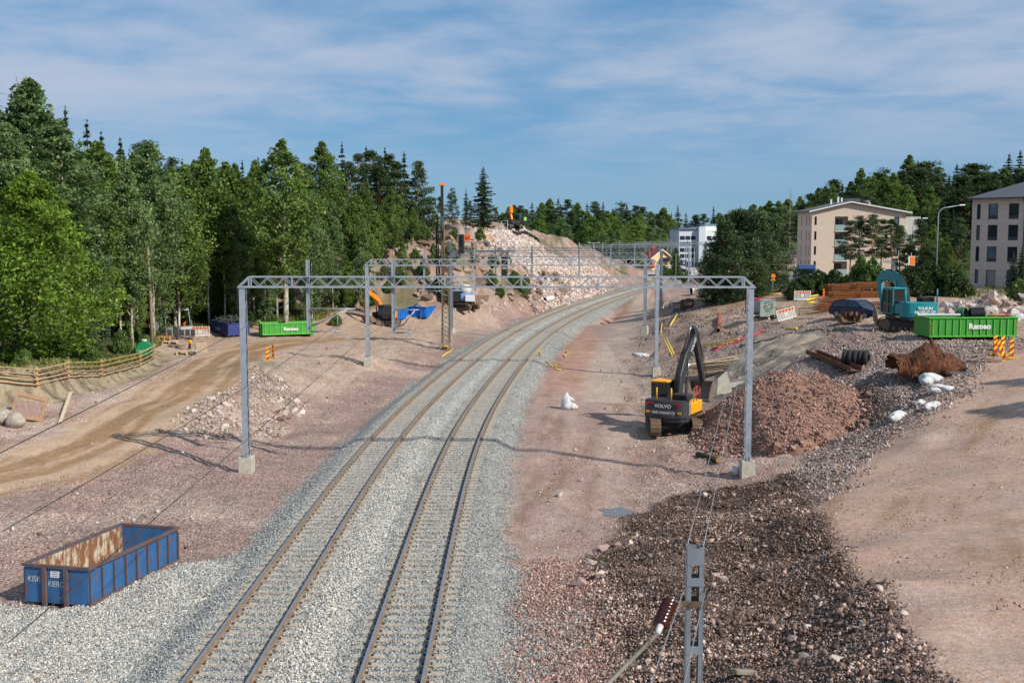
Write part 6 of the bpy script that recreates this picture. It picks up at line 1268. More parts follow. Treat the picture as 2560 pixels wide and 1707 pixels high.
volvo = excavator('black and yellow crawler excavator seen from behind, digging at the red rock pile', p, R(-29), R(-2), 1.0, V_BODY, V_YEL, V_YEL, mat('boom_charcoal', srgb(58,58,60), .5, 0, .2, 3, wear=srgb(96,90,84), wamt=.3),
                  [(.55, 1.65), (.95, 3.1), (1.75, 4.15), (2.7, 4.95), (3.5, 5.5)], [.5, .72, .78, .62, .42], [(3.15, 6.0), (3.55, 5.4), (4.3, 3.9), (5.0, 2.5)], [.3, .62, .5, .3], R(8), 1.45)
red = mat('logo_red', srgb(176,26,30), .5)
text('VOLVO', .27, M_WHITE, volvo, (-.02, -1.685, 1.72), (R(90), 0, 0), bold=.02, sx=1.15); text('HeKa Urakointi Oy', .25, M_WHITE, volvo, (0, -1.685, 1.36), (R(90), 0, 0), shear=.3, bold=.012, sx=.72)
for s in (-1, 1):
    mb = MB(); mb.prism([(s * .62, 1.93), (s * 1.0, 1.93), (s * 1.04, 1.86), (s * .98, 1.72), (s * .9, 1.72), (s * .93, 1.84), (s * .62, 1.86)], -1.672, -1.6, 'xz'); mb.build('red_stripe', red, volvo)
    mb = MB(); mb.box((s * .98, -1.595, 1.36), (.22, .03, .12)); mb.build('side_reflector', V_YEL, volvo)
text('ECR235E', .2, M_WHITE, volvo, (1.372, -.98, 1.6), (R(90), R(-90), R(90)), bold=.01); text('VOLVO', .34, M_WHITE, volvo, (.215, 2.72, 4.93), (R(90), R(-43), R(90)), bold=.02)
hr = mat('handrail_red', srgb(216,62,34), .5); mb = MB()
for yy in (-.2, .35, .9): mb.tube([(1.3, yy, 1.85), (1.3, yy, 2.75 - .25 * abs(yy - .35))], .022, 6)
mb.tube([(1.3, -.2, 2.6), (1.3, .35, 2.75), (1.3, .9, 2.6)], .022, 6); mb.tube([(1.3, -.2, 2.25), (1.3, .9, 2.25)], .02, 6); mb.build('red_handrail', hr, volvo)
for x in (-.55, .35): mb = MB(); mb.tube([(x, -1.3, 2.0), (x, -1.3, 2.75)], .04, 8); mb.build('yellow_post', V_YEL, volvo)
mb = MB(); mb.box((.62, -.35, 5.15), (.01, .01, .01)); 
T_BODY = mat('teal_paint', srgb(28,134,140), .42, 0, .1, 3, wear=srgb(74,110,108), wscale=2.4, wamt=.25)
p = hit(2276, 825)
teal = excavator('teal crawler excavator with raised bent arm parked in the upper yard', p, R(10), R(58), 1.05, T_BODY, T_BODY, None, T_BODY,
                 [(.6, 1.65), (1.0, 2.7), (1.9, 3.45), (3.2, 3.8), (4.4, 3.55)], [.5, .7, .78, .66, .45], [(4.2, 3.9), (4.55, 3.4), (4.3, 2.4), (3.9, 1.5)], [.35, .65, .55, .3], R(20), 1.4, tail=1.85)
text('TOLKUN', .27, M_WHITE, teal, (-.0, -1.895, 1.63), (R(90), 0, 0), bold=.03); text('PALVELUT OY', .25, M_WHITE, teal, (0, -1.895, 1.37), (R(90), 0, 0), bold=.03); text('SUNWARD', .36, mat('lettering_pale', srgb(150,190,192), .5), teal, (-.215, 3.0, 4.72), (R(90), R(4), R(-90)), bold=.02)
mb = MB()
for x in (-1.2, 1.2): mb.tube([(x, -1.3, 2.0), (x, -1.3, 2.95)], .05, 8)
mb.build('rail_posts', T_BODY, teal)
O_BODY = mat('orange_paint', srgb(240,136,26), .5, 0, .12, 3, wear=srgb(150,104,60), wscale=2.4, wamt=.35)
p = hit(962, 812)
orange = excavator('orange crawler excavator with black cab beside the blue containers, left', p, R(140), R(118), .84, O_BODY, M_DARK, M_DARK, O_BODY,
                   [(.55, 1.65), (.9, 3.0), (1.6, 4.0), (2.5, 4.5), (3.2, 4.75)], [.5, .7, .75, .6, .4], [(2.9, 5.1), (3.4, 4.7), (3.6, 3.2), (3.7, 1.6)], [.3, .6, .5, .3], R(-14), 1.7)
# ---------------------------------------------------------------- roll-off containers (length along +Y, near end at y = 0)
CV = mat('reflector_red', srgb(200,50,40), .5); M_RUSTY = mat('rust_flakes', srgb(136,92,60), .9, 0, .35, 4, bump=.3, wear=srgb(196,184,160), wscale=2.4, wamt=.72, streak=(1.6, 1.6, .7)); M_RUST = mat('brown_rust', srgb(112,72,48), .9, 0, .3, 6, bump=.2)
def skip(label, loc, rz, L, W, Hh, col, ribs, rib_col=None, inside=None, posts=True, hook=False, pitch=0., group=None, name='roll_off_container', ends_rusty=False, floor_z=.18):
    o = thing(name, label, 'container', loc, rot=(pitch, 0, rz), group=group); t = .05; inside = inside or col
    def wall(nm, c, d, mats):
        mb = MB(); mb.box(c, d)
        me = mb.mesh(nm, mats); return obj(nm, me, o)
    z0 = floor_z; zc = (z0 + Hh) / 2; hh = Hh - z0
    for s in (-1, 1):
        w = MB(); w.box((s * (W / 2 - t / 2), L / 2, zc), (t, L, hh)); me = w.mesh('side_wall', [col, inside])
        for pg in me.polygons:
            if pg.normal.x * s < -.5: pg.material_index = 1
        obj('side_wall', me, o)
    for y in (t / 2, L - t / 2):
        w = MB(); w.box((0, y, zc), (W - 2 * t - .002, t, hh)); me = w.mesh('end_wall', [col, inside])
        for pg in me.polygons:
            if (pg.normal.y > .5 and y < 1): pg.material_index = 1
        obj('end_wall', me, o)
    mb = MB(); mb.box((0, L / 2, z0 + .03), (W - 2 * t, L - 2 * t, .06)); mb.build('floor', inside, o)
    for s in (-1, 1): mb = MB(); mb.box((s * .53, L / 2, z0 / 2), (.1, L - .1, z0)); mb.build('runner', M_RUST, o)
    rc = rib_col or col; RB = MB(); RB.box((0, 0, 0), (.07, .07, hh - .1)); rm = RB.mesh('rib', rc)
    for s in (-1, 1):
        for i in range(ribs): obj('rib', rm, o, Matrix.Translation((s * (W / 2 + .035), L * (i + .5) / ribs if not posts else .08 + (L - .16) * i / (ribs - 1), zc - .03)))
        mb = MB(); mb.box((s * (W / 2 + .02), L / 2, Hh + .04), (.12, L + .1, .09)); mb.build('top_rim', rc, o)
        mb = MB(); mb.box((s * (W / 2 + .01), L / 2, z0 + .03), (.1, L, .1)); mb.build('bottom_rail', rc, o)
    for y in (0, L): mb = MB(); mb.box((0, y, Hh + .04), (W - .1, .12, .09)); mb.build('top_rim', rc, o)
    if posts:
        for s in (-1, 1): mb = MB(); mb.box((s * W * .17, -.05, Hh / 2), (.12, .1, Hh)); mb.build('end_post', rc, o)
    if hook:
        mb = MB(); y = -.08
        for s in (-1, 1): mb.bar((s * .5, y, .05), (s * .5, y, Hh + .1), .1, .1); mb.bar((s * .5, y, Hh + .1), (0, y - .1, Hh + .42), .1, .1)
        mb.bar((-.15, y - .1, Hh + .42), (.15, y - .1, Hh + .42), .09, .09); mb.build('hook_frame', rc, o)
    return o
blue_old = mat('worn_blue_paint', srgb(50,100,150), .55, 0, .2, 2, bump=.08, wear=srgb(112,80,64), wscale=3.2, wamt=.5, streak=(1.6, 1.6, .8))
b = hit(142, 1517); b.z -= .05
sk = skip('large rusty blue steel skip with chalk writing, half sunk in pale gravel', b, R(-13.5), 5.5, 2.28, 1.33, blue_old, 9, mat('rusty_rib', srgb(96,84,86), .8, 0, .25, 5, wear=srgb(116,74,50), wscale=3, wamt=.6), M_RUSTY, True, pitch=R(-.8))
chalk = mat('chalk', srgb(196,202,206), .9); text('KISK', .27, chalk, sk, (-.79, -.012, .92), (R(90), 0, 0), shear=.1, sx=.9); text('KIERO', .26, chalk, sk, (.0, -.012, .8), (R(90), 0, 0), shear=.1, sx=.8)
mb = MB(); mb.box((-.03, -.008, 1.12), (.32, .014, .2)); lp = mb.build('label_plate', M_WHITE, sk); [MB().box((-.03, -.017, z), (w, .004, .014)).build('label_line', M_FRAME, lp) for z, w in ((1.19, .2), (1.13, .24), (1.07, .22))]
for y, x in ((.25, -.6), (.9, 1.12), (2.3, -1.14)): mb = MB(); mb.tube([(x, y - .06, 1.42), (x, y - .05, 1.52), (x, y, 1.55), (x, y + .05, 1.52), (x, y + .06, 1.42)], .012, 6); mb.build('lifting_eye', M_RUST, sk)
GREEN = mat('green_paint', srgb(58,148,48), .55, 0, .18, 1.5, bump=.12, bscale=1.6, wear=srgb(104,128,82), wscale=2.2, wamt=.42, streak=(1.5, 1.5, .5)); GRIB = mat('green_rib', srgb(84,180,62), .5, 0, .12, 4, wear=srgb(150,170,120), wscale=4, wamt=.3)
def remeo(o, x, y, z, s, m=M_WHITE): return text('Remeo', s, m, o, (x, y, z), (R(90), 0, R(90)), bold=.04, sx=1.1)
b = hit(2303, 846)
g2 = skip('long bright green container with debris in it before the teal excavator', b, R(-85), 6.2, 2.35, 1.42, GREEN, 13, GRIB, GREEN, False, pitch=0.)
text('Remeo', .52, M_WHITE, g2, (1.26, 3.5, .86), (R(90), 0, R(90)), bold=.04, sx=1.05)
for y in (.12, 6.05):
    mb = MB()
    for i in range(5): mb.box((1.255, y, .45 + i * .16), (.012, .1, .07))
    mb.build('hazard_strip', CV, g2)
b = hit(652, 840)
g3 = skip('smaller green container with hook frame on the left yard', b, R(-68), 5.6, 2.3, 1.3, mat('lime_paint', srgb(74,164,58), .55, 0, .18, 1.5, bump=.12, bscale=1.6, wear=srgb(112,140,86), wscale=2, wamt=.35), 10, mat('lime_rib', srgb(104,200,84), .5), GREEN, False, hook=True)
text('Remeo', .5, M_WHITE, g3, (1.26, 3.0, .75), (R(90), 0, R(90)), bold=.04, sx=1.1)
DBL = mat('navy_paint', srgb(44,62,122), .55, 0, .15, 2.5, wear=srgb(96,80,84), wscale=2, wamt=.3)
b = hit(598, 842)
g4 = skip('navy blue container heaped with grey scrap behind the left gantry column', b, R(32), 6.0, 2.35, 1.42, DBL, 11, DBL, DBL, False)
text('remeo', .55, mat('faded_white', srgb(170,176,190), .6), g4, (-1.262, 3.2, .75), (R(90), 0, R(-90)), bold=.02, sx=1.2)
mb = MB(); 
for i in range(90):
    x, y = rnd.uniform(-.9, .9), rnd.uniform(.6, 5.2); L_ = rnd.uniform(1.2, 3.2); a = rnd.uniform(-.5, .5); z = 1.45 + rnd.random() * .75 * max(0, 1 - ((y - 2.6) / 3.0) ** 2) * (1 - (x / 1.4) ** 2); dx, dy = math.sin(a) * L_ / 2, math.cos(a) * L_ / 2
    mb.bar((x - dx, y - dy, z + rnd.uniform(-.15, .15)), (x + dx, y + dy, z + rnd.uniform(-.15, .15)), rnd.uniform(.03, .12), .03)
scr = mb.build('scrap_heap', mat('scrap_grey', srgb(132,132,128), .7, .3, .3, 3)); scr.matrix_world = Matrix.Translation(b) @ Matrix.Rotation(R(32), 4, 'Z'); scr['kind'] = 'stuff'; tag(scr, 'tangled grey scrap strips heaped in the navy container', 'scrap')
BLU = mat('bright_blue_paint', srgb(24,112,196), .5, 0, .1, 2.5, wear=srgb(160,176,190), wscale=1.6, wamt=.32, streak=(2, 2, .4)); GRY = mat('grey_panel', srgb(118,120,126), .6, 0, .12, 3)
for u, v, Y, lab, end in ((990, 801, 136., 'bright blue container with a grey end, nearer the orange excavator', GRY), (1062, 796, 141., 'bright blue container with white scuffs, right of the grey-ended one', BLU)):
    b = hit(u - 18, v); c = skip(lab, b, R(-24), 6., 2.3, 1.4, BLU, 10, BLU, BLU, False, hook=True)
    for ch in c.children:
        if ch.name.startswith('end_wall'): ch.data.materials[0] = end
# ---------------------------------------------------------------- piling rig
def piling_rig():
    p = hit(1158, 774); e = thing('piling_rig', 'blue piling rig with tall black leader mast at the rock foot', 'piling rig', p); Y = p.y; zz = lambda v: at(1150, v, Y)[2] - p.z; xx = lambda u: at(u, 720, Y)[0] - p.x
    u = thing_part('undercarriage', e); u.rotation_euler = (0, 0, R(62))
    for s in (-1, 1): crawler(u, s * 1.1, 3.4, .75, .6)
    mb = MB(); mb.box((0, 0, .7), (2.2, 2.2, .5)); mb.build('car_body', M_DARK, u, bevel=.04); lb = mat('rig_blue', srgb(122,158,204), .5, 0, .15, 3, wear=srgb(190,196,200), wamt=.35)
    mb = MB(); mb.box((.3, .6, 1.55), (2.2, 2.4, 1.0)); mb.build('engine_house', lb, e, bevel=.08); mb = MB(); mb.box((.9, -.9, 1.5), (1.2, .6, .8)); mb.build('tool_box', M_WHITE, e, bevel=.05)
    mb = MB(); mb.box((-.8, -.3, 1.7), (1.1, 1.4, 1.4)); mb.build('cab', M_CABGL, e, bevel=.08); mb = MB(); mb.box((-.8, -.3, 2.47), (1.2, 1.5, .12)); mb.build('cab_roof', lb, e)
    mb = MB(); mb.lathe([(.0, 1.9), (.75, 1.95), (.8, 2.6), (.7, 3.0), (.45, 3.2), (0, 3.28)], 18, Matrix.Translation((.25, .8, 0))); mb.build('white_tank', mat('tank_white', srgb(206,204,192), .5, 0, .1, 2), e)
    mb = MB(); mb.tube([(1.5, .6, 2.4), (1.5, .6, 3.9)], .07, 8); mb.build('exhaust', M_DARK, e)
    xm = xx(1107); blk = mat('leader_black', srgb(40,36,34), .6, 0, .25, 2, wear=srgb(130,84,56), wscale=1.5, wamt=.4); zt = zz(468); mb = MB(); mb.box((xm, -.5, zt / 2 + .2), (.34, .4, zt)); mb.build('leader_mast', blk, e)
    mb = MB(); mb.tube([(xm + .22, -.75, .3), (xm + .22, -.75, zz(560))], .07, 8); mb.build('pile_tube', mat('pile_rust', srgb(140,92,60), .8), e)
    mb = MB(); mb.box((xm, -.5, zt + .3), (.75, .5, .3)); mb.build('mast_head', O_BODY, e, bevel=.03); mb = MB(); mb.box((xm, -.85, zz(548)), (.5, .4, .7)); mb.tube([(xm, -.85, zz(548)), (xm, -.85, zz(560) - 1)], .12, 8); mb.build('hammer', mat('hammer_teal', srgb(60,96,106), .5), e)
    mb = MB(); mb.tube([(xm - .75, .2, .2), (xm - .8, .2, zz(556))], .1, 8); mb.tube([(xm - .45, .2, .2), (xm - .6, .2, zz(552))], .08, 8); mb.build('back_stay', blk, e)
    for i in range(4): mb = MB(); mb.tube([(xm + .1, -.4, zz(620 + i * 8)), (xm - .5 - .1 * i, .1, zz(650)), (xm - .3, .2, zz(690)), (-1.0, .3, 2.6)], .035, 5); mb.build('hydraulic_hose', M_HOSE, e)
    mb = MB(); mb.bar((-1.2, .3, 1.4), (xm, -.3, 1.6), .3, .35); mb.bar((-.9, .6, 2.4), (xm, -.3, 3.6), .2, .2); mb.build('mast_arm', blk, e)
piling_rig()
def drill_rig():
    p = Vector(at(1283, 592, 203.)); p.z = h1(p.x, p.y) - .2; e = thing('drill_rig', 'orange rock drill rig with upright feed on the hill top', 'drill rig', p, R(20)); zz = lambda v: at(1283, v, p.y)[2] - p.z
    for s in (-1, 1): crawler(e, s * .9, 3.0, .8, .45)
    mb = MB(); mb.box((0, -.3, 1.15), (1.7, 2.4, .7)); mb.build('body', M_DARK, e, bevel=.08); mb = MB(); mb.box((2.1, 0.2, 1.75), (1.3, 1.4, 2.1)); mb.build('cab', M_CABGL, e, bevel=.06); mb = MB(); mb.box((2.1, -.51, 1.75), (.5, .04, .6)); mb.build('cab_window', mat('lime_vest', srgb(150,214,60), .6), e); mb = MB(); mb.bar((.9, .2, 1.0), (1.6, .2, 1.0), .4, .4); mb.build('cab_mount', M_DARK, e)
    zt = max(zz(546), 4.); mb = MB(); mb.box((0, 1.4, zt / 2), (.35, .45, zt)); mb.build('feed_mast', mat('feed_brown', srgb(110,74,48), .7), e); mb = MB(); mb.box((0, 1.15, zt - .6), (.6, .6, 1.2)); mb.build('drill_head', O_BODY, e, bevel=.05); mb = MB(); mb.bar((0, .6, 1.6), (0, 1.3, 2.8), .3, .3); mb.build('boom', O_BODY, e)
drill_rig()
# ---------------------------------------------------------------- car, lorry, van
def car(label, loc, rz, paint):
    c = thing('parked_car', label, 'car', loc, rz); L, W = 4.5, 1.84      # forward = -Y
    low = [(-2.25, .32), (-2.28, .62), (-2.15, .82), (-1.1, 1.0), (1.95, 1.02), (2.2, .9), (2.25, .4), (2.1, .26), (-2.1, .26)]
    mb = MB(); n = len(low)
    mb.prism([(y, z) for y, z in low], -W / 2, W / 2, 'yz'); mb.build('body', paint, c, bevel=.09, seg=2)
    top = [(-1.15, .99), (-.35, 1.5), (.9, 1.58), (1.7, 1.42), (2.0, 1.0)]; vs = []
    for s in (-1, 1):
        for y, z in top: vs.append((s * (W / 2 - .06 - (z - 1) * .28), y, z))
    k = len(top); mb = MB(); mb.add(vs, [tuple(range(k))[::-1], tuple(range(k, 2 * k))] + [(i, i + 1, k + i + 1, k + i) for i in range(k - 1)]); mb.build('glasshouse', M_CABGL, c, bevel=.03)
    rf = [(-.33, 1.53), (.9, 1.605), (1.66, 1.45)]; mb = MB()
    for (y, z), (y2, z2) in zip(rf, rf[1:]): w1, w2 = W / 2 - .06 - (z - 1) * .28, W / 2 - .06 - (z2 - 1) * .28; mb.add([(-w1, y, z), (w1, y, z), (w2, y2, z2), (-w2, y2, z2)], [(0, 1, 2, 3)])
    for s in (-1, 1):
        for (y, z), (y2, z2) in zip(top, top[1:]): mb.bar((s * (W / 2 - .055 - (z - 1) * .28), y, z), (s * (W / 2 - .055 - (z2 - 1) * .28), y2, z2), .05, .07)
        mb.bar((s * .85, .35, 1.0), (s * .74, .4, 1.56), .05, .08)
    mb.build('roof_frame', paint, c)
    for s in (-1, 1):
        for y in (-1.4, 1.35):
            w = thing_part('wheel', c); mb = MB(); mb.tube([(s * .68, y, .34), (s * .93, y, .34)], .34, 18, smooth=False); mb.build('tyre', M_TYRE, w); mb = MB(); mb.tube([(s * .9, y, .34), (s * .94, y, .34)], .22, 12, smooth=False); mb.build('rim', M_GALVD, w)
        mb = MB(); mb.box((s * .68, -2.2, .72), (.36, .14, .14)); mb.build('headlight', M_WHITE, c, bevel=.03); mb = MB(); mb.box((s * .98, -.75, 1.08), (.2, .12, .14)); mb.build('mirror', paint, c, bevel=.03)
    mb = MB(); mb.box((0, -2.27, .62), (.8, .06, .22)); mb.build('grille', M_HOSE, c); mb = MB(); mb.box((0, -2.285, .46), (.5, .02, .11)); mb.build('number_plate', M_WHITE, c)
p = hit(2142, 796); car('dark blue hatchback parked before the rusty rebar bundles', p, R(38), mat('navy_car_paint', srgb(38,54,84), .2, .2, .05, 3, spec=.7))
def lorry():
    p = Vector(at(2016, 720, 152.)); p.z = h1(p.x, p.y); t = thing('lorry', 'blue lorry with dark windscreen half hidden behind the bushes', 'lorry', p, R(-8)); bl = mat('lorry_blue', srgb(64,92,140), .4, 0, .1, 2); mb = MB(); mb.box((0, 1, 2.0), (2.4, 2.2, 2.4)); mb.build('cab', bl, t, bevel=.12)
    mb = MB(); mb.box((0, -.12, 2.45), (2.0, .06, .95)); mb.build('windscreen', M_CABGL, t); mb = MB(); mb.box((0, .9, 3.3), (2.2, 1.6, .3)); mb.build('roof_spoiler', bl, t, bevel=.08); mb = MB(); mb.box((0, 5.5, 1.8), (2.45, 6.4, 1.6)); mb.build('tipper_body', M_DARK, t, bevel=.05)
    for s in (-1, 1):
        for y in (.8, 5, 7): mb = MB(); mb.tube([(s * .85, y, .5), (s * 1.2, y, .5)], .5, 16, smooth=False); mb.build('wheel', M_TYRE, t)
        mb = MB(); mb.box((s * 1.38, .1, 2.4), (.2, .2, .7)); mb.build('mirror', M_DARK, t)
    mb = MB(); mb.tube([(-1.3, 2.3, 1), (-1.3, 2.3, 3.8)], .09, 8); mb.build('exhaust_stack', M_CHROME, t); mb = MB(); mb.box((0, -.14, 1.2), (2.2, .1, .5)); mb.build('bumper', M_DARK, t)
lorry()
def van():
    p = hit(1893, 793); t = thing('tool_trailer', 'small white and grey works trailer beside the graffiti cabinet', 'trailer', p, R(-15)); mb = MB(); mb.box((-.35, 0, 1.0), (1.6, 1.5, 1.3)); mb.build('grey_box', mat('trailer_grey', srgb(106,108,112), .6), t, bevel=.05); mb = MB(); mb.box((.7, 0, 1.0), (.5, 1.5, 1.35)); mb.build('white_door', M_WHITE, t, bevel=.04); mb = MB(); mb.box((-.2, 0, 1.75), (1.2, 1.2, .2)); mb.build('red_cover', mat('red_tarp', srgb(190,40,70), .6), t, bevel=.06)
    for s in (-1, 1): mb = MB(); mb.tube([(s * .75, -.6, .3), (s * .75, -.4, .3)], .3, 14, smooth=False); mb.build('wheel', M_TYRE, t)
    mb = MB(); mb.box((0, 0, .33), (1.9, 1.2, .1)); mb.build('chassis', M_DARK, t)
    p = hit(1917, 796); g = thing('graffiti_cabinet', 'pale green metal cabinet sprayed with black graffiti', 'cabinet', p, R(-6)); mb = MB(); mb.box((0, 0, .95), (1.4, .9, 1.5)); mb.build('cabinet_body', mat('cabinet_green', srgb(166,180,160), .6, 0, .1, 3), g, bevel=.02); mb = MB(); mb.box((0, 0, 1.73), (1.46, .96, .05)); mb.build('lid', M_GALV, g); mb = MB(); mb.box((0, 0, .1), (1.2, .8, .2)); mb.build('plinth', M_DARK, g)
    mb = MB(); pts = [(.45, 1.25), (.3, 1.4), (.1, 1.35), (-.05, 1.15), (-.2, 1.3), (-.35, 1.2), (-.25, 1.0), (0, .95), (.2, 1.05), (.45, .95), (.55, 1.1), (.4, 1.2), (.3, 1.05)]
    mb.tube([(x, -.462, z) for x, z in pts], .022, 5)
    for a in range(8): q = a / 8 * math.pi; mb.tube([(.1 + .32 * math.cos(q), -.462, 1.38 + .1 * math.sin(q)), (.1 + .46 * math.cos(q), -.462, 1.42 + .22 * math.sin(q))], .014, 4)
    mb.tube([(-.2, -.462, .75), (0, -.462, .68), (.2, -.462, .72), (.3, -.462, .82), (.05, -.462, .86), (-.2, -.462, .75)], .02, 5); mb.build('graffiti_tag', M_HOSE, g)
    mb = MB(); mb.lathe([(0, 0), (.3, .02), (.36, .2), (.22, .38), (0, .42)], 10, Matrix.Translation((.42, -.75, 0))); mb2 = mb.build('bin_bag', mat('black_plastic', srgb(22,22,24), .3, bump=.5), None); mb2.location = p; tag(mb2, 'black rubbish bag at the foot of the graffiti cabinet', 'rubbish bag')
van()
# ================================================================ rocks
def hull_rock(seed, flat=.75, n=13):
    r = random.Random(seed); bm = bmesh.new()
    for _ in range(n):
        v = Vector((r.gauss(0, 1), r.gauss(0, 1), r.gauss(0, 1))).normalized() * r.uniform(.75, 1.05); bm.verts.new((v.x * r.uniform(.9, 1.1) * .5, v.y * .42, v.z * .5 * flat))
    ret = bmesh.ops.convex_hull(bm, input=bm.verts); bmesh.ops.delete(bm, geom=[g for g in ret['geom_interior'] if isinstance(g, bmesh.types.BMVert)], context='VERTS')
    me = bpy.data.meshes.new('rock'); bm.to_mesh(me); bm.free(); return me
def rock_set(name, cols, nv=4, seed=1, flat=.75):
    out = []
    for c_i, c in enumerate(cols):
        m = mat('%s_%d' % (name, c_i), srgb(*c), .9, 0, .25, 2.2, bump=.5, bscale=9, wear=tuple(x * .7 for x in srgb(*c)), wscale=1.6, wamt=.45)
        for k in range(nv): me = hull_rock(seed * 100 + c_i * 10 + k, flat); me.materials.append(m); out.append(me)
    return out
def put_rock(meshes, parent, p, s, org, name='rock'):
    Mx = Matrix.Translation(Vector(p) - Vector(org)) @ Euler((rnd.uniform(-.6, .6), rnd.uniform(-.6, .6), rnd.uniform(0, 6.28))).to_matrix().to_4x4() @ Matrix.Diagonal((s * rnd.uniform(.8, 1.25), s, s * rnd.uniform(.75, 1.15), 1))
    return obj(name, rnd.choice(meshes), parent, Mx)
PINKR = rock_set('pink_granite', [(190,160,146), (168,140,130), (206,186,172)], 4, 1); REDR = rock_set('red_rock', [(156,122,106), (138,106,92), (176,142,126)], 3, 2); GREYR = rock_set('grey_rock', [(150,140,132), (128,116,108), (176,160,150)], 3, 3); PALER = rock_set('pale_rock', [(212,198,186), (198,180,166), (182,168,158)], 3, 4)
# ---- red rock pile by the excavator
def red_pile():
    cx, cy, rx, ry, hh = 15.1, 63.8, 5.0, 5.6, 3.35; g0 = h1(cx, cy); o = thing('rock_pile', 'heap of reddish broken rock in front of the black and yellow excavator', 'rock pile', (cx, cy, g0))
    def hz(x, y):
        d = np.hypot((x - cx) / rx, (y - cy) / ry); e = d + (fbm(x * .4, y * .4, 3, 201) - .5) * .5
        return np.clip(1 - e, 0, 1) ** .95 * hh * (1 - .12 * np.clip(1 - e * 2.2, 0, 1)) + (fbm(x * 1.7, y * 1.7, 3, 211) - .5) * .35 * (e < 1) - .05
    n = 60; X, Y = np.meshgrid(np.linspace(cx - 6.5, cx + 6.5, n), np.linspace(cy - 7.5, cy + 7.5, n)); B = H(X, Y); Z = B + hz(X, Y); keep = hz(X, Y) > -.02
    Z = np.where(keep, Z, B - .4); V = np.stack([X - cx, Y - cy, Z - g0], -1).reshape(-1, 3); idx = np.arange(n * n).reshape(n, n); Fq = np.stack([idx[:-1, :-1], idx[:-1, 1:], idx[1:, 1:], idx[1:, :-1]], -1).reshape(-1, 4)
    bulk('earth_core', V, Fq, mat('red_earth', srgb(140,106,90), .95, 0, .3, 3, bump=.6, bscale=12), o, smooth=True)
    def top(x, y): return H(x, y) + np.maximum(hz(x, y), 0)
    k = 11000; a = rng.uniform(0, 6.283, k); r = np.sqrt(rng.random(k)) * 1.0; x = cx + np.cos(a) * r * rx; y = cy + np.sin(a) * r * ry; sz = .06 + .13 * rng.random(k) ** 2.5
    P = np.stack([x - cx, y - cy, top(x, y) - g0], -1); st = stones('broken_stones', P, sz, (.7 + .6 * fbm(x * .7, y * .7, 3, 401))[:, None] * tones(k, [srgb(158,124,108), srgb(138,106,92), srgb(116,88,78), srgb(182,150,134)], .22), STONE, o, 'cub')
    for i in range(300):
        a = rnd.uniform(0, 6.283); r = .45 + .55 * rnd.random() ** .6; x, y = cx + math.cos(a) * r * rx, cy + math.sin(a) * r * ry; s = .14 + .26 * rnd.random() ** 2.2 * (1.5 if r > .75 else .7) + (.35 if rnd.random() < .04 and r > .8 else 0)
        put_rock(REDR, o, (x, y, float(top(np.array([x]), np.array([y]))[0]) + s * .18), s, (cx, cy, g0))
red_pile()
# ---- rubble slope on the hill
def rubble():
    xs = [p[0] for p in HILL_RUB]; ys = [p[1] for p in HILL_RUB]; org = (xs[0], ys[0], h1(xs[0], ys[0])); o = thing('rubble_slope', 'pale blasted rock rubble spilling down the right side of the rock hill', 'rubble', org)
    box = (min(xs) - 2, max(xs) + 2, min(ys) - 2, max(ys) + 2); P = sample(9000, box, lambda x, y: soft_poly(x, y, HILL_RUB, 1.2), 8); sz = .2 + .5 * rng.random(len(P)) ** 2.2
    stones('rubble_stones', P - np.array(org), sz, tones(len(P), [srgb(214,198,186), srgb(196,178,166), srgb(170,152,144), srgb(222,210,200), srgb(190,158,142)], .2), STONE, o, 'cub')
    P = sample(300, box, lambda x, y: soft_poly(x, y, HILL_RUB, .8), 40)
    for p in P: put_rock(PALER, o, p, .45 + .85 * rnd.random() ** 2.5, org)
    # dark geotextile laid over the rubble
    a, b = Vector(at(1300, 604, 201)), Vector(at(1372, 638, 212)); org2 = a; n, m_ = 26, 10; V = []
    for i in range(n):
        for j in range(m_):
            p = a.lerp(b, i / (n - 1)); q = Vector((-1.0, -2.2, 0)) * (j / (m_ - 1)) * (1.2 + .8 * math.sin(i * .5)); x, y = p.x + q.x, p.y + q.y; V.append((x - a.x, y - a.y, h1(x, y) + .55 + .25 * math.sin(i * 1.3 + j) - a.z))
    Fq = [(i * m_ + j, (i + 1) * m_ + j, (i + 1) * m_ + j + 1, i * m_ + j + 1) for i in range(n - 1) for j in range(m_ - 1)]
    s = bulk('black_sheet', V, Fq, mat('black_geotextile', srgb(44,42,44), .85, 0, .3, 2, bump=.5), None, smooth=True); s.location = org2; tag(s, 'black crumpled sheet draped over the rubble near the hill top', 'sheet')
    for i in range(110):
        u = rnd.uniform(1130, 1560); v = {0: 0}.get(0) + np.interp(u, [1130, 1300, 1450, 1560], [776, 768, 740, 712]) + rnd.uniform(-12, 8); p = hit(u, v)
        if abs(track_d(np.array([p.x]), np.array([p.y]))[0]) > 6.4: put_rock(PINKR, o, p, .3 + .6 * rnd.random() ** 2, org)
rubble()
# ---- rock outcrops on the hill face
def outcrops():
    org = tuple(hit(1180, 700)); o = thing('rock_outcrop', 'brown weathered rock ledges along the cut face of the hill', 'rock face', org)
    for i in range(280):
        u = rnd.uniform(1040, 1420); vt = np.interp(u, [1050, 1200, 1300, 1420], [590, 590, 650, 690]); vb = np.interp(u, [1050, 1200, 1420], [755, 762, 742]); p = hit(u, rnd.uniform(vt, vb)); put_rock(OUT, o, p, .6 + 2.4 * rnd.random() ** 2.2, org, 'rock_ledge')
OUT = rock_set('brown_ledge', [(144,122,104), (124,98,80), (164,146,128)], 3, 6, .55); outcrops()
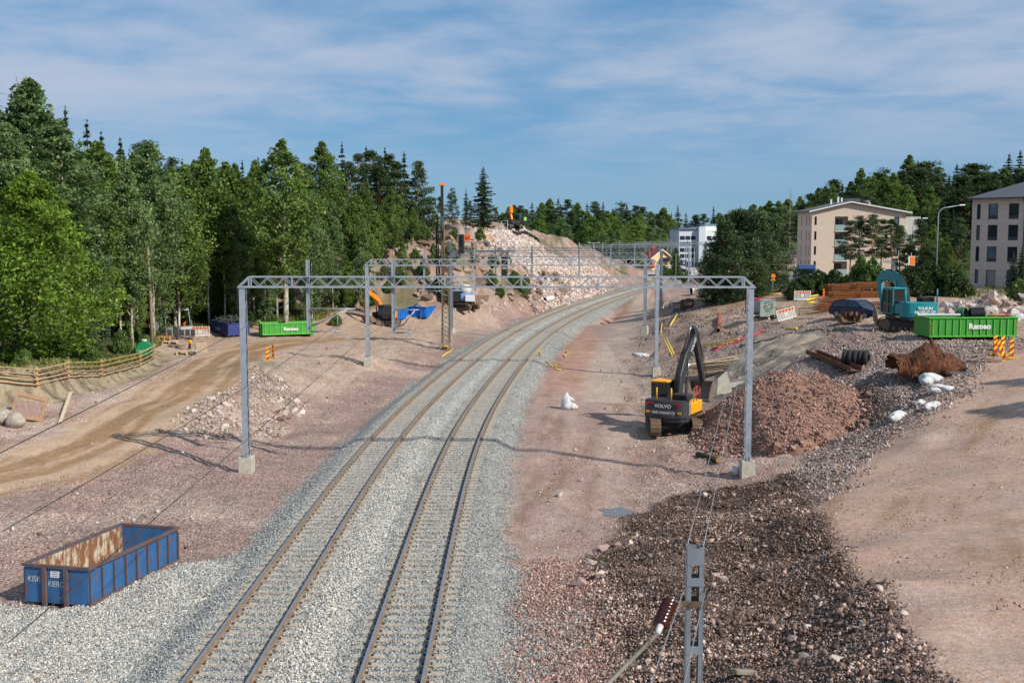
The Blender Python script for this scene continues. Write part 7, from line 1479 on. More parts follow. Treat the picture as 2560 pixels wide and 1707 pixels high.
# ---- rock debris between road and track, left
def debris():
    org = tuple(hit(680, 1000)); o = thing('rock_debris', 'pale angular rock debris strewn beside the near gantry, left', 'rock debris', org); poly = XY((430,1095,-.2),(520,1010,.1),(640,930,.6),(720,960,.3),(760,1010,-.4),(690,1085,-.6),(560,1120,-.5))
    xs = [p[0] for p in poly]; ys = [p[1] for p in poly]; box = (min(xs), max(xs), min(ys), max(ys)); P = sample(3600, box, lambda x, y: soft_poly(x, y, poly, .7) * (.2 + .8 * sstep(.4, .6, fbm(x * .8, y * .8, 3, 515))), 12)
    stones('debris_stones', P - np.array(org), .08 + .16 * rng.random(len(P)) ** 2, tones(len(P), [srgb(194,176,158), srgb(176,156,140), srgb(156,132,118), srgb(140,126,114)], .2), STONE, o, 'cub')
    for p in sample(130, box, lambda x, y: soft_poly(x, y, poly, .5), 40): put_rock(PALER, o, p, .25 + .5 * rnd.random() ** 2, org)
    for u, v in [(690, 1030), (720, 1045), (700, 1050), (735, 1030), (745, 1040), (715, 1035)]: put_rock(REDR + PALER, o, hit(u, v), .9, org)
debris()
# ---- larger stones on the dark slope
o = thing('slope_boulders', 'larger stones lying on the dark gravel slope, foreground right', 'stones', tuple(hit(1700, 1450)))
for u, v, s in [(1510, 1375, .75), (1545, 1365, .6), (1480, 1410, .7), (1500, 1440, .7), (1450, 1465, .8), (1575, 1360, .5), (1730, 1210, .5), (1760, 1240, .5), (1835, 1240, .45), (1790, 1440, .5), (1810, 1450, .45), (1590, 1400, .4), (1930, 1560, .4), (1980, 1600, .5), (2090, 1655, .5), (1620, 1660, .5), (1660, 1640, .35), (1690, 1655, .4), (1400, 1470, .4), (1740, 1500, .35), (1880, 1420, .3), (1550, 1540, .3), (1600, 1490, .3), (2010, 1645, .45), (1920, 1600, .35)]: put_rock(GREYR + PINKR, o, hit(u, v) + Vector((0, 0, s * .1)), s * .75, o.location)
for i in range(140): u, v = rnd.uniform(1400, 2250), rnd.uniform(1260, 1705); p = hit(u, v); (in_poly(np.array([p.x]), np.array([p.y]), BROWN_POLY)[0]) and put_rock(GREYR + PINKR, o, p, .1 + .18 * rnd.random() ** 2, o.location)
q = hit(1860, 1690); mb = MB(); mb.box((0, 0, .1), (.55, .3, .12)); s_ = mb.build('concrete_slab', M_CONCD, bevel=.02); s_.location = q; s_.rotation_euler = (R(-12), R(8), R(14)); tag(s_, 'broken concrete slab at the bottom edge right of the mast', 'slab')
# ---- boulder heap beside the teal excavator
def boulders():
    c = gz(2455, 790, 3.95); org = (c[0], c[1] + 3, 3.9); o = thing('boulder_heap', 'heap of big pink and grey boulders behind the long green container', 'boulder heap', org)
    for i in range(115):
        u = rnd.uniform(2362, 2600); t = rnd.random(); Y = 92 + 14 * t; x = at(u, 760, Y)[0]; edge = min(1, (u - 2350) / 60, (2640 - u) / 60); z = 3.9 + edge * (1 - abs(t - .5) * 1.7) * rnd.uniform(.1, 2.1); put_rock(PINKR + GREYR + PALER, o, (x, Y, max(z, h1(x, Y) + .1)), rnd.uniform(.8, 1.7), org, 'boulder')
boulders()
for u, v, s in [(10, 1058, 1.2), (40, 1066, 1.1), (-25, 1055, 1.2)]:
    p = hit(u, v); bm = bmesh.new(); bmesh.ops.create_icosphere(bm, subdivisions=3, radius=s * .5)
    for vv in bm.verts: vv.co *= 1 + .12 * math.sin(vv.co.x * 5 + u) * math.cos(vv.co.y * 4) - .05 * math.sin(vv.co.z * 7); vv.co.z *= .85
    me = bpy.data.meshes.new('boulder'); bm.to_mesh(me); bm.free(); me.materials.append(mat('smooth_boulder', srgb(172,160,144), .95, 0, .35, 3, bump=.8, bscale=6, wear=srgb(130,120,108), wscale=2, wamt=.5)); b_ = obj('boulder', me); b_.location = p + Vector((0, 0, s * .3)); tag(b_, {10: 'rounded pale boulder left of its twin at the left edge', 40: 'rounded pale boulder beside the timber formwork, far left', -25: 'rounded boulder mostly outside the left edge'}[u], 'boulder')
# ================================================================ barriers, delineators
M_RED = mat('reflective_red', srgb(206,40,30), .45, 0, .06); M_YELL = mat('reflective_yellow', srgb(244,214,40), .45, 0, .06); M_ORB = mat('reflective_orange', srgb(240,150,40), .45, 0, .08); M_PLW = mat('white_plastic', srgb(228,226,218), .5, 0, .08, 3, wear=srgb(180,170,156), wamt=.25); M_PLG = mat('grey_plastic', srgb(176,178,180), .5, 0, .1, 3)
def barrier(label, p, rz, tilt=0., m=None, band=True, w=2.1, hgt=1.05):
    m = m or M_PLW; o = thing('works_barrier', label, 'barrier', p, rot=(0, tilt, rz)); mb = MB(); mb.box((0, 0, hgt - .14), (w, .05, .24)); mb.build('top_panel', m, o)
    if band:
        for i in range(10): mb = MB(); mb.box((-w / 2 + .1 + (w - .2) * (i + .5) / 10, -.03, hgt - .14), ((w - .2) / 10 - .004, .012, .17)); mb.build('reflector', M_RED if i % 2 else M_ORB, o)
    mb = MB(); mb.box((0, 0, .12), (w, .05, .14)); mb.build('bottom_rail', m, o); n = 13
    for i in range(n): mb = MB(); x = -w / 2 + .05 + (w - .1) * i / (n - 1); mb.box((x, 0, .49), (.075, .045, .62)); mb.build('slat', m, o)
    for i in range(9): mb = MB(); mb.box((-w / 2 + .1 + (w - .2) * i / 8, 0, hgt + .02), (.08, .045, .09)); mb.build('picket', m, o)
    mb = MB(); mb.box((0, -.028, .55), (.36, .012, .3)); mb.build('logo_plate', m, o)
    for s in (-1, 1): mb = MB(); mb.box((s * w * .38, 0, .03), (.14, .6, .06)); mb.build('foot', M_HOSE, o)
P_ = lambda u, v: hit(u, v)
barrier('white barrier with red and orange band left of the navy container', P_(500, 841), R(4)); barrier('grey barrier seen from behind beside the bare sign post, left', P_(438, 842), R(-6), 0, M_PLG, False); barrier('white barrier turned edge-on joining the grey one, left yard', P_(468, 841), R(52), 0, M_PLG, False, 1.6)
barrier('tilted white barrier with red and orange band near the graffiti cabinet', P_(1969, 800), R(6), R(-15), w=1.75); barrier('upright barrier with red band before the mountain pines, right yard', P_(2006, 751), R(0), w=1.9)
def delineator(label, p, rz=0., tilt=0., m2=M_YELL, base=True, hgt=1.05, s=1.):
    o = thing('delineator_post', label, 'delineator', p, rot=(0, tilt, rz)); mb = MB(); w = .22; mb.box((0, 0, .12 + hgt / 2), (w, .05, hgt)); mb.build('board', M_RED, o)
    for k in range(3):
        z = .22 + k * hgt / 3; mb = MB(); mb.prism([(-w / 2, z + .02), (w / 2, z + .2), (w / 2, z + .37), (-w / 2, z + .19)] if z + .37 < .12 + hgt else [(-w / 2, z + .02), (w / 2, z + .16), (w / 2, z + .26), (-w / 2, z + .16)], -.033, .033, 'xz'); mb.build('stripe', m2, o)
    if base: mb = MB(); mb.box((0, 0, .05), (.75, .3, .1)); mb.build('base', mat('base_ochre', srgb(196,160,60), .7), o, bevel=.02)
    return o
delineator('red and yellow striped delineator, front one of the pair on the left mound', P_(669, 902), R(5)); delineator('red and yellow striped delineator, rear one of the pair on the left mound', P_(683, 895), R(-30))
delineator('leftmost striped delineator on the right, below the long green container', P_(2487, 887), 0); delineator('striped delineator standing behind the leaning one, right edge', P_(2505, 890), R(10)); delineator('leaning striped delineator among the group at the right edge', P_(2513, 899), 0, R(-22)); delineator('rightmost striped delineator of the group at the right edge', P_(2528, 898), R(-8)); delineator('small orange striped delineator beside the yellow pipes', P_(2059, 748), 0, 0, M_ORB)
# ================================================================ tyres, steel, sacks
def tyres():
    p = hit(2135, 912); o = thing('tyre_row', 'row of five worn black tyres lying side by side on the gravel', 'tyres', p + Vector((0, 0, .42)), R(-120)); o.scale = (1.2, 1.2, 1.2); T = MB(); prof = [(.24, -.11), (.38, -.125), (.44, -.09), (.45, 0), (.44, .09), (.38, .125), (.24, .11), (.24, -.11)]; T.lathe(prof, 26, Matrix.Rotation(R(90), 4, 'X')); me = T.mesh('tyre', M_TYRE)
    for i in range(5): t = obj('tyre', me, o); t.location = (rnd.uniform(-.03, .03), -.45 + i * .27, rnd.uniform(-.02, .02))
tyres()
def channel_beam(label, a, b, w, hgt, m, th=.03, roll=0.):
    a, b = Vector(a), Vector(b); o_ = thing('steel_channel', label, 'steel beam', a); d = b - a; L = d.length; q = d.to_track_quat('Y', 'Z'); o_.rotation_mode = 'QUATERNION'; o_.rotation_quaternion = q
    mb = MB(); mb.box((0, L / 2, th / 2), (w, L, th)); mb.build('web', m, o_)
    for s in (-1, 1): mb = MB(); mb.box((s * (w / 2 - th / 2), L / 2, hgt / 2 + th / 2 + .001), (th, L, hgt - th)); mb.build('flange', m, o_)
    return o_
a, b = hit(2028, 893), hit(2140, 935); channel_beam('rusty steel channel leaning beside the row of tyres', a + Vector((0, 0, .25)), b + Vector((0, 0, .18)), .75, .28, M_RUST)
def mesh_heap():
    p = hit(2322, 945); o = thing('rusty_mesh_heap', 'crumpled heap of rusty brown reinforcement mesh on the gravel', 'scrap mesh', p); o.scale = (1.05, 1.3, 1.25); m = mat('rusty_mesh', srgb(92,57,36), .95, 0, .35, 9, bump=.9, bscale=30, wear=srgb(140,84,46), wscale=5, wamt=.6)
    def sheet(nm, f, n=46, k=22):
        V = []; 
        for i in range(n):
            for j in range(k): V.append(f(i / (n - 1), j / (k - 1)))
        V = np.array(V); V[:, 2] += .012 * np.sin(np.repeat(np.arange(n), k) * 1.6) + .03 * rng.normal(size=len(V)) + .22 * (fbm(V[:, 0] * 2.2, V[:, 1] * 2.2 + V[:, 2], 3, 71) - .5); V[:, 1] += .2 * (fbm(V[:, 0] * 1.7 + 3, V[:, 2] * 2.4, 3, 75) - .5)
        Fq = [(i * k + j, (i + 1) * k + j, (i + 1) * k + j + 1, i * k + j + 1) for i in range(n - 1) for j in range(k - 1) if rnd.random() > .04]; bulk(nm, V, Fq, m, o)
    sheet('mesh_roll', lambda s, t: (-1.9 + 2.0 * s, .2 + .95 * math.cos(t * 4.2 - .5) - .3 * s, .5 + (.35 + .5 * math.sin(min(1, s * 1.5) * 1.57)) * math.sin(t * 4.2 - .5) + .14 * math.sin(s * 7 + t * 4))); sheet('mesh_roll', lambda s, t: (-.1 + 1.9 * s + .25 * math.cos(t * 4), -.1 + (.8 - .3 * s) * math.cos(t * 4.3 - .6) - .3 * s, .5 + (.72 - .35 * s) * math.sin(t * 4.3 - .6) + .12 * math.sin(s * 8 + t * 6)))
    sheet('mesh_sheet', lambda s, t: (-.2 + 1.0 * t + .2 * s, .5 - .8 * s, 1.75 - 1.0 * s - .9 * abs(t - .45) + .08 * math.sin(t * 14))); sheet('mesh_sheet', lambda s, t: (-1.3 + 1.7 * s, -.9 + .7 * t, .12 + .55 * t * (1 - .3 * s) + .12 * math.sin(s * 12 + t * 5)))
    mb = MB()
    for i in range(70): x, y = rnd.uniform(-1.8, 1.8), rnd.uniform(-.9, .8); a = rnd.uniform(0, 6.28); l = rnd.uniform(.2, .5); z = .2 + rnd.random() * .9; mb.bar((x, y, z), (x + l * math.cos(a), y + l * math.sin(a), z + rnd.uniform(-.2, .25)), .012, .012)
    w = mb.build('stray_wires', M_RUST, o); w['kind'] = 'stuff'
mesh_heap()
def sack(label, p, s, rz, m, stretch=(1.4, .8, .5), seed=0, cat='sack', name='white_sack'):
    bm = bmesh.new(); bmesh.ops.create_icosphere(bm, subdivisions=4, radius=.5); r = random.Random(seed); ph = [r.uniform(0, 6) for _ in range(6)]
    for v in bm.verts:
        c = v.co.copy(); k = 1 + .3 * math.sin(c.x * 6 + ph[0] + 2 * c.y) * math.sin(c.y * 7 + ph[1]) + .12 * math.sin(c.x * 13 + ph[2] + c.y * 9 + c.z * 5) + .05 * math.sin(c.x * 29 + c.y * 23 + ph[3]) + .25 * max(0, c.x) * math.sin(ph[4] + c.y * 6); v.co = c * k; v.co.x *= stretch[0]; v.co.y *= stretch[1]; v.co.z *= stretch[2]
    me = bpy.data.meshes.new(name); bm.to_mesh(me); bm.free(); me.materials.append(m)
    for q in me.polygons: q.use_smooth = True
    o = obj(name, me); o.location = Vector(p) + Vector((0, 0, .14 * s)); o.rotation_euler = (0, 0, rz); o.scale = (s,) * 3; return tag(o, label, cat)
M_SACK = mat('woven_sack', srgb(200,200,200), .7, 0, .2, 5, bump=.9, bscale=9, wear=srgb(168,156,146), wscale=2.5, wamt=.4)
for i, (u, v, s, a, st, lab) in enumerate([(2325, 958, 1.05, 15, (1.3, .8, .7), 'topmost white big bag slumped against the rusty mesh heap'), (2355, 978, .95, 10, (1.4, .8, .5), 'opened white big bag showing grey sand, right of the others'), (2300, 1012, .6, 40, (1.2, .8, .6), 'small crumpled white sack in the middle of the sack row'), (2330, 1020, .85, 50, (1.5, .7, .5), 'white sack with a trailing corner below the opened bag'), (2245, 1048, .85, 35, (1.6, .6, .6), 'lowest white sack of the row beside the dark gravel hump'), (2330, 985, .6, 70, (1.1, .8, .5), 'white sack tucked under the topmost one')]): sack(lab, hit(u, v), s, R(a), M_SACK, st, i)
sack('white plastic wrapped bundle lying near the second gantry footing', hit(1600, 892), 1.2, R(-35), mat('clear_plastic', srgb(216,218,220), .35, 0, .15, 5, bump=.4), (1.5, .45, .4), 11, 'bundle', 'plastic_bundle')
def upright_bag():
    p = hit(1416, 1022); o = thing('white_bag', 'white wrapped bag standing upright on the pad right of the tracks', 'bag', p, R(10)); mb = MB(); mb.lathe([(0, 0), (.42, .02), (.4, .3), (.3, .62), (.16, .9), (.12, 1.05), (.05, 1.14), (0, 1.15)], 16); b = mb.build('bag_body', M_SACK, o); mb = MB(); mb.lathe([(0, 0), (.26, .03), (.24, .2), (.1, .42), (0, .45)], 12, Matrix.Translation((.42, -.12, 0)) @ Matrix.Scale(1.4, 4, (1, 0, 0))); mb.build('bag_fold', M_SACK, o); mb = MB(); mb.tube([(.1, 0, .85), (.4, -.02, .62), (.55, -.05, .58)], [.1, .09, .04], 8); mb.build('bag_flap', M_SACK, o)
    for v in o.children:
        for w in v.data.vertices: n = .05 * math.sin(w.co.z * 14 + w.co.x * 9) + .03 * math.sin(w.co.y * 21); w.co.x += n; w.co.y += n * .6
upright_bag()
# ---- timber, concrete and pipes, right
def plank_pile():
    p = hit(1795, 935); o = thing('plank_pile', 'loose stack of long weathered planks behind the excavator arm', 'planks', p, R(-2)); n = 0
    for k in range(9):
        for j in range(3): mb = MB(); L = rnd.uniform(3.0, 4.4); mb.box((rnd.uniform(-.5, .3), 0, 0), (L, .2, .05)); q = mb.build('plank', M_PALEWOOD if rnd.random() < .6 else M_OLDWOOD, o); q.location = (-.2 + rnd.uniform(-.2, .2), j * .26 + rnd.uniform(-.05, .05), .1 + k * .13); q.rotation_euler = (rnd.uniform(-.1, .1), R(-7) + rnd.uniform(-.05, .05), rnd.uniform(-.1, .14))
plank_pile()
def l_wall():
    p = hit(1808, 985); o = thing('concrete_element', 'pale L shaped concrete retaining element leaning behind the red rock pile', 'concrete element', p, R(8)); mb = MB(); mb.prism([(-.55, .0), (.5, -.0), (.62, .25), (.2, 1.65), (-.45, 1.1)], -.1, .1, 'xz'); mb.build('stem', M_CONC, o, bevel=.02); mb = MB(); mb.box((1.6, .6, .45), (2.6, .18, .35)); q = mb.build('toe', M_CONC, o, bevel=.02); q.rotation_euler = (0, R(-6), 0)
l_wall()
def pipe_thing(label, a, b, r, m, hollow=True, name='steel_pipe', inner=M_HOSE, th=.03, cat='pipe'):
    a, b = Vector(a), Vector(b); o = thing(name, label, cat, a); mb = MB(); mb.tube([(0, 0, 0), b - a], r, 16, cap=not hollow); mb.build('pipe_wall', m, o)
    if hollow:
        d = (b - a); mb = MB(); mb.tube([d * .005, d * .995], r - th, 16, cap=False); mb.m(0).tube([d * .3, d * .31], r - th - .002, 16); mb.build('pipe_bore', inner, o); mb = MB(); q = d.normalized().to_track_quat('Z', 'Y').to_matrix().to_4x4()
        for t in (0., 1.): mb.lathe([(r - th, 0), (r, 0)], 16, Matrix.Translation(d * t) @ q)
        mb.build('pipe_rim', m, o)
    return o
M_PIPEY = mat('yellow_pipe', srgb(232,196,56), .5, 0, .12, 3); M_PIPEO = mat('rust_red_pipe', srgb(150,82,58), .7, 0, .2, 3)
a, b = hit(1796, 831), hit(1798, 793); pipe_thing('rusty red steel pipe lying on the slope above the planks', a + Vector((0, 0, .2)), b + Vector((0, 0, .22)), .2, M_PIPEO)
a, b = hit(1728, 738), hit(1760, 736); pipe_thing('thick pale pipe section lying before the big dark pines', a + Vector((0, 0, .7)), b + Vector((0, 0, .7)), .72, mat('pale_pipe', srgb(206,200,190), .6, 0, .1, 2), th=.08)
a, b = hit(1363, 756), hit(1372, 752); pipe_thing('short white concrete pipe at the foot of the rubble slope', a + Vector((-.1, 0, .4)), b + Vector((.6, .6, .4)), .42, mat('white_pipe', srgb(216,212,202), .7), th=.06)
for i, (u0, v0, u1, v1, z0, z1, r, lab) in enumerate([(1658, 858, 1680, 890, .5, .1, .07, 'yellow plastic pipe leaning into the pit, left one'), (1665, 856, 1684, 886, .5, .1, .07, 'yellow plastic pipe leaning into the pit, right one'), (1675, 816, 1691, 795, .1, .3, .08, 'yellow pipe lying on the dark spoil bank'), (1750, 866, 1846, 850, .1, .1, .06, 'long yellow pipe lying across the slope above the planks'), (1752, 868, 1830, 858, .08, .08, .05, 'second long yellow pipe beside the first across the slope'), (1965, 824, 1992, 822, .08, .08, .09, 'short yellow pipe lying on the upper gravel'), (1905, 740, 1950, 736, .1, .1, .1, 'yellow pipe lying across the yard below the pines'), (1652, 836, 1655, 828, .1, .9, .05, 'bent yellow pipe end sticking up by the spoil bank'), (2015, 755, 2040, 748, .15, .2, .09, 'yellow pipe in the bundle before the rebar, lower'), (2022, 748, 2045, 744, .3, .3, .09, 'yellow pipe in the bundle before the rebar, upper'), (2018, 760, 2036, 758, .12, .12, .09, 'yellow pipe in the bundle before the rebar, nearest')]):
    a, b = hit(u0, v0), hit(u1, v1); pipe_thing(lab, a + Vector((0, 0, z0)), b + Vector((0, 0, z1)), r, M_PIPEY, False, 'yellow_pipe')
def ribbon_tape(label, pts, r, m, name, cat, z=.06):
    P = [hit(u, v) + Vector((0, 0, z)) for u, v in pts]; mb = MB(); mb.tube(P, r, 6); o = mb.build(name, m); return tag(o, label, cat)
M_REDT = mat('red_tape', srgb(206,44,52), .6); ribbon_tape('crumpled red warning tape across the slope behind the near gantry column', [(1780, 874), (1800, 868), (1830, 860), (1860, 848), (1885, 838), (1905, 828)], .09, M_REDT, 'warning_tape', 'tape'); ribbon_tape('short scrap of red tape above the plank pile', [(1788, 876), (1796, 872), (1804, 866)], .08, M_REDT, 'warning_tape', 'tape')
ribbon_tape('black cable running along the top of the grey felt slope', [(1850, 866), (1900, 856), (1940, 845), (1975, 833), (1990, 826)], .05, M_HOSE, 'black_cable', 'cable'); ribbon_tape('yellow hose coiled on the ballast edge right of the tracks', [(1365, 905), (1380, 915), (1400, 912), (1388, 924), (1402, 925)], .05, M_PIPEY, 'yellow_hose', 'hose'); ribbon_tape('yellow hose lying at the old lattice mast foot', [(1105, 893), (1115, 885), (1125, 880), (1133, 872)], .06, M_PIPEY, 'yellow_hose', 'hose'); ribbon_tape('yellow hose crossing the pad near the white bag', [(1415, 895), (1410, 890), (1420, 885), (1415, 880)], .05, M_PIPEY, 'yellow_hose', 'hose')
for u, v, lab in ((1348, 890, 'small orange junction box on the ballast edge, right of the tracks'), (1115, 876, 'small orange junction box at the lattice mast foot')):
    p = hit(u, v); o = thing('junction_box', lab, 'junction box', p); mb = MB(); mb.box((0, 0, .42), (.42, .3, .18)); mb.build('box', V_YEL, o, bevel=.03); mb = MB(); mb.tube([(0, 0, 0), (0, 0, .4)], .04, 6); mb.build('stem', M_DARK, o)
a, b = hit(1744, 1142), hit(1796, 1158); o = thing('log', 'short dark log lying left of the near gantry footing', 'log', a); mb = MB(); d = b - a + Vector((0, 0, .0)); mb.tube([Vector((0, 0, .16)), d * .5 + Vector((0, 0, .17)), d + Vector((0, 0, .18))], [.14, .16, .17], 12); mb.build('bark', mat('dark_bark', srgb(76,60,44), .95, 0, .3, 8, bump=.7), o); mb = MB(); mb.tube([d + Vector((0, 0, .18)), d * 1.004 + Vector((0, 0, .18))], .15, 12); mb.build('cut_end', mat('cut_wood', srgb(150,116,80), .9), o)
p = hit(1839, 1186); o = thing('bucket', 'white plastic bucket beside the near gantry footing', 'bucket', p); mb = MB(); mb.lathe([(0, .0), (.15, 0), (.19, .38), (.175, .38), (.14, .03), (0, .03)], 16); mb.build('pail', mat('bucket_plastic', srgb(206,210,216), .4), o); mb = MB(); mb.tube([(-.19, 0, .36), (-.13, -.12, .28), (.13, -.12, .28), (.19, 0, .36)], .008, 5); mb.build('handle', M_GALVD, o)
p = hit(1540, 1280); mb = MB(); n = 26; pts = [(.8 * (1 + .22 * math.sin(a * 3 + 1) + .12 * math.cos(a * 5)) * math.cos(a) * .9, .8 * (1 + .2 * math.cos(a * 4 + 2) + .1 * math.sin(a * 7)) * math.sin(a)) for a in [2 * math.pi * i / n for i in range(n)]]; mb.add([(x, y, 0) for x, y in pts], [tuple(range(n))]); o = mb.build('puddle', mat('puddle_water', srgb(104,92,84), .06, 0, .05, 2, spec=.9)); o.location = (p.x, p.y, -.885); o['kind'] = 'structure'
def frames():
    for u, v, m, lab, rz in ((1692, 778, M_GALVD, 'grey open steel frame box on the spoil bank', 10), (1718, 772, M_RUST, 'rusty open steel frame box beside the grey one', -14)):
        p = hit(u, v); o = thing('open_steel_box', lab, 'steel box', p, R(rz)); s, hh = 1.5, 1.1
        for x in (-1, 1):
            for y in (-1, 1): mb = MB(); mb.box((x * s / 2, y * s / 2, hh / 2), (.16, .16, hh)); mb.build('post', m, o)
        for z in (.1, hh):
            for q in (-1, 1): mb = MB(); mb.box((0, q * s / 2, z), (s - .16, .15, .18)); mb.build('beam', m, o); mb = MB(); mb.box((q * s / 2, 0, z), (.15, s - .16, .18)); mb.build('beam', m, o)
        mb = MB(); mb.box((0, 0, .3), (s * .9, s * .9, .4)); mb.build('counter_block', m, o)
frames()
# ---- rebar bundles
def rebar():
    m = mat('rebar_rust', srgb(150,92,48), .9, 0, .35, 6); strap = mat('strap_white', srgb(210,204,190), .6); base = gz(2150, 790, 3.9)
    spots = [(2100, 772, 0, 'lowest left'), (2108, 756, .0, 'rear left'), (2128, 762, .75, 'upper left'), (2205, 772, 0, 'lower right'), (2200, 764, .75, 'middle right'), (2190, 760, 1.5, 'topmost'), (2225, 788, .0, 'nearest right'), (2120, 756, 1.45, 'upper rear left')]
    for u, v, z, nm in spots:
        p = gz(u, v + 6, 4.0); p[1] += 2; o = thing('rebar_bundle', '%s bundle of rusty reinforcement mesh behind the dark blue car' % nm, 'rebar bundle', (p[0], p[1], h1(p[0], p[1]) + z), R(-62 + rnd.uniform(-6, 6))); L = 4.2; mb = MB()
        for i in range(6):
            for j in range(5): mb.bar((-.55 + i * .22, -L / 2 + rnd.uniform(-.15, .15), .06 + j * .15), (-.55 + i * .22, L / 2 + rnd.uniform(-.15, .15), .06 + j * .15), .03, .03)
        for k in range(16):
            y = -L / 2 + .15 + k * (L - .3) / 15
            for j in range(5): mb.bar((-.58, y, .08 + j * .15), (.58, y, .08 + j * .15), .025, .025)
            for i in range(6): mb.bar((-.55 + i * .22, y, .03), (-.55 + i * .22, y, .7), .022, .022)
        mb.build('bars', m, o); o.children[0]['kind'] = 'stuff'
        for y in (-1.3, .9): mb = MB(); mb.box((0, y, .72), (1.2, .05, .012)); mb.box((-.6, y, .36), (.012, .05, .72)); mb.build('strap', strap, o)
rebar()
def pallet_block(label, p, rz, d, m, name, cat):
    o = thing(name, label, cat, p, rz)
    for i in range(5): mb = MB(); mb.box((0, -d[1] / 2 + d[1] * (i + .5) / 5, d[2] - .02), (d[0], d[1] / 5 * .8, .03)); mb.build('board', m, o)
    for x in (-1, 0, 1): mb = MB(); mb.box((x * d[0] * .43, 0, d[2] / 2 - .02), (.12, d[1], d[2] - .04)); mb.build('bearer', m, o)
# digger buckets standing by the car
for u, v, s, rz, lab in ((2112, 808, .62, 20, 'brown digging bucket standing before the dark blue car'), (2136, 808, .62, -35, 'second brown digging bucket right of the first, before the car')):
    p = hit(u, v); o = thing('digging_bucket', lab, 'digger bucket', p + Vector((0, 0, 1.2 * s)), R(rz)); bucket_mesh(1.2, s).build('shell', mat('brown_bucket', srgb(112,88,64), .7, .2, .25, 4, wear=srgb(90,66,48), wamt=.5), o); mb = MB()
    for x in (-.2, .2): mb.box((x, -.15, .02), (.06, .5, .35))
    mb.build('hitch_ears', M_RUST, o)
    mb = MB()
    for k in range(5): mb.box((-.48 + k * .24, -1.08 * s, -.95 * s), (.1, .2, .07))
    mb.build('teeth', M_TRACK, o)
# debris in the long green container and by it
b = g2.matrix_basis
def in_skip(x, y, z): return (Matrix.Translation(g2.location) @ Euler(g2.rotation_euler).to_matrix().to_4x4()) @ Vector((x, y, z))
pipe_thing('long grey pipe resting on the rim of the long green container', in_skip(.3, -.5, 1.6), in_skip(.2, 2.6, 1.58), .1, M_PLG, True, 'grey_pipe', th=.012); 
def coil(label, c, r, n, tube, m, ax):
    o = thing('pipe_coil', label, 'pipe coil', c); q = Vector(ax).normalized().to_track_quat('Z', 'Y').to_matrix().to_4x4(); T = MB(); prof = [(r + tube * math.cos(a), tube * math.sin(a)) for a in [2 * math.pi * i / 8 for i in range(9)]]; T.lathe(prof, 24); me = T.mesh('coil_turn', m)
    for i in range(n): obj('coil_turn', me, o, q @ Matrix.Translation((0, 0, (i - n / 2) * tube * 1.9)))
coil('black corrugated pipe coil in the long green container', in_skip(-.1, 4.0, 1.62), .4, 9, .055, M_HOSE, (1, -.15, .05)); coil('green and black hose coil in the long green container', in_skip(-.1, 2.95, 1.62), .42, 5, .06, mat('green_hose', srgb(40,92,54), .6), (.7, -.7, .1))
pipe_thing('red plastic pipe laid in the long green container', in_skip(.2, 4.6, 1.5), in_skip(-.1, 6.3, 1.55), .06, mat('red_pipe', srgb(196,70,76), .5), False, 'red_pipe')
sack('white plastic rubbish bag behind the right end of the green container', hit(2545, 800), .9, 0, M_SACK, (1.1, .9, .7), 31)
# small steel bits
p = hit(2415, 935); o = thing('steel_angle', 'small grey steel angle frame right of the rusty mesh heap', 'steel angle', p, R(-20)); mb = MB(); mb.bar((-.8, 0, .05), (.2, 0, .08), .09, .09); mb.build('long_leg', M_GALVD, o); mb = MB(); mb.bar((.2, .06, .08), (-.1, .9, .1), .09, .09); mb.build('short_leg', M_GALVD, o)
for u0, v0, u1, v1, lab in ((2440, 866, 2490, 868, 'thin timber plank on the gravel before the delineators, upper'), (2448, 876, 2488, 877, 'thin timber plank on the gravel before the delineators, lower'), (2420, 905, 2470, 893, 'thin dark bar lying on the gravel left of the delineators'), (2432, 908, 2505, 906, 'long thin rod lying below the delineators'), (1990, 800, 2040, 797, 'grey board lying on the yard left of the car')):
    a, b = hit(u0, v0), hit(u1, v1); mb = MB(); mb.bar(a + Vector((0, 0, .08)), b + Vector((0, 0, .08)), .14, .05); o = mb.build('loose_board', M_OLDWOOD); tag(o, lab, 'board')
# ================================================================ left yard things
p = hit(368, 893); o = thing('green_tank', 'big dark green cylindrical tank behind the wooden pole', 'tank', p + Vector((0, 0, .72)), R(18)); mb = MB(); gt = mat('tank_green', srgb(24,128,78), .45, 0, .08, 2); mb.tube([(-.2, .8, 0), (-.2, -1.2, 0)], .74, 28); mb.build('shell', gt, o, bevel=.03); mb = MB(); mb.box((-.2, -1.21, .02), (1.4, .02, .03)); mb.build('seam', M_PLG, o); mb = MB(); mb.tube([(-.2, -.2, .72), (-.2, -.2, .86)], .22, 14); mb.build('hatch', M_WHITE, o)
for s in (-.7, .5): mb = MB(); mb.box((-.2, s, -.62), (1.0, .14, .25)); mb.build('saddle', M_OLDWOOD, o)
round_sign(386, 815, 112, .5, 'large grey round sign back above the green tank'); round_sign(413, 777, 118, .36, 'bare round sign back on a tall post, left yard', extra=True)
p = hit(478, 835); o = thing('street_name_sign', 'leaning post with a blank white street sign, left yard', 'sign', p, rot=(0, R(-5), 0)); hh = 2.75; mb = MB(); mb.tube([(0, 0, -.2), (0, 0, hh)], .04, 6); mb.build('post', M_GALV, o); mb = MB(); mb.box((-.36, -.03, hh - .05), (.72, .04, .24)); mb.build('name_plate', M_WHITE, o)
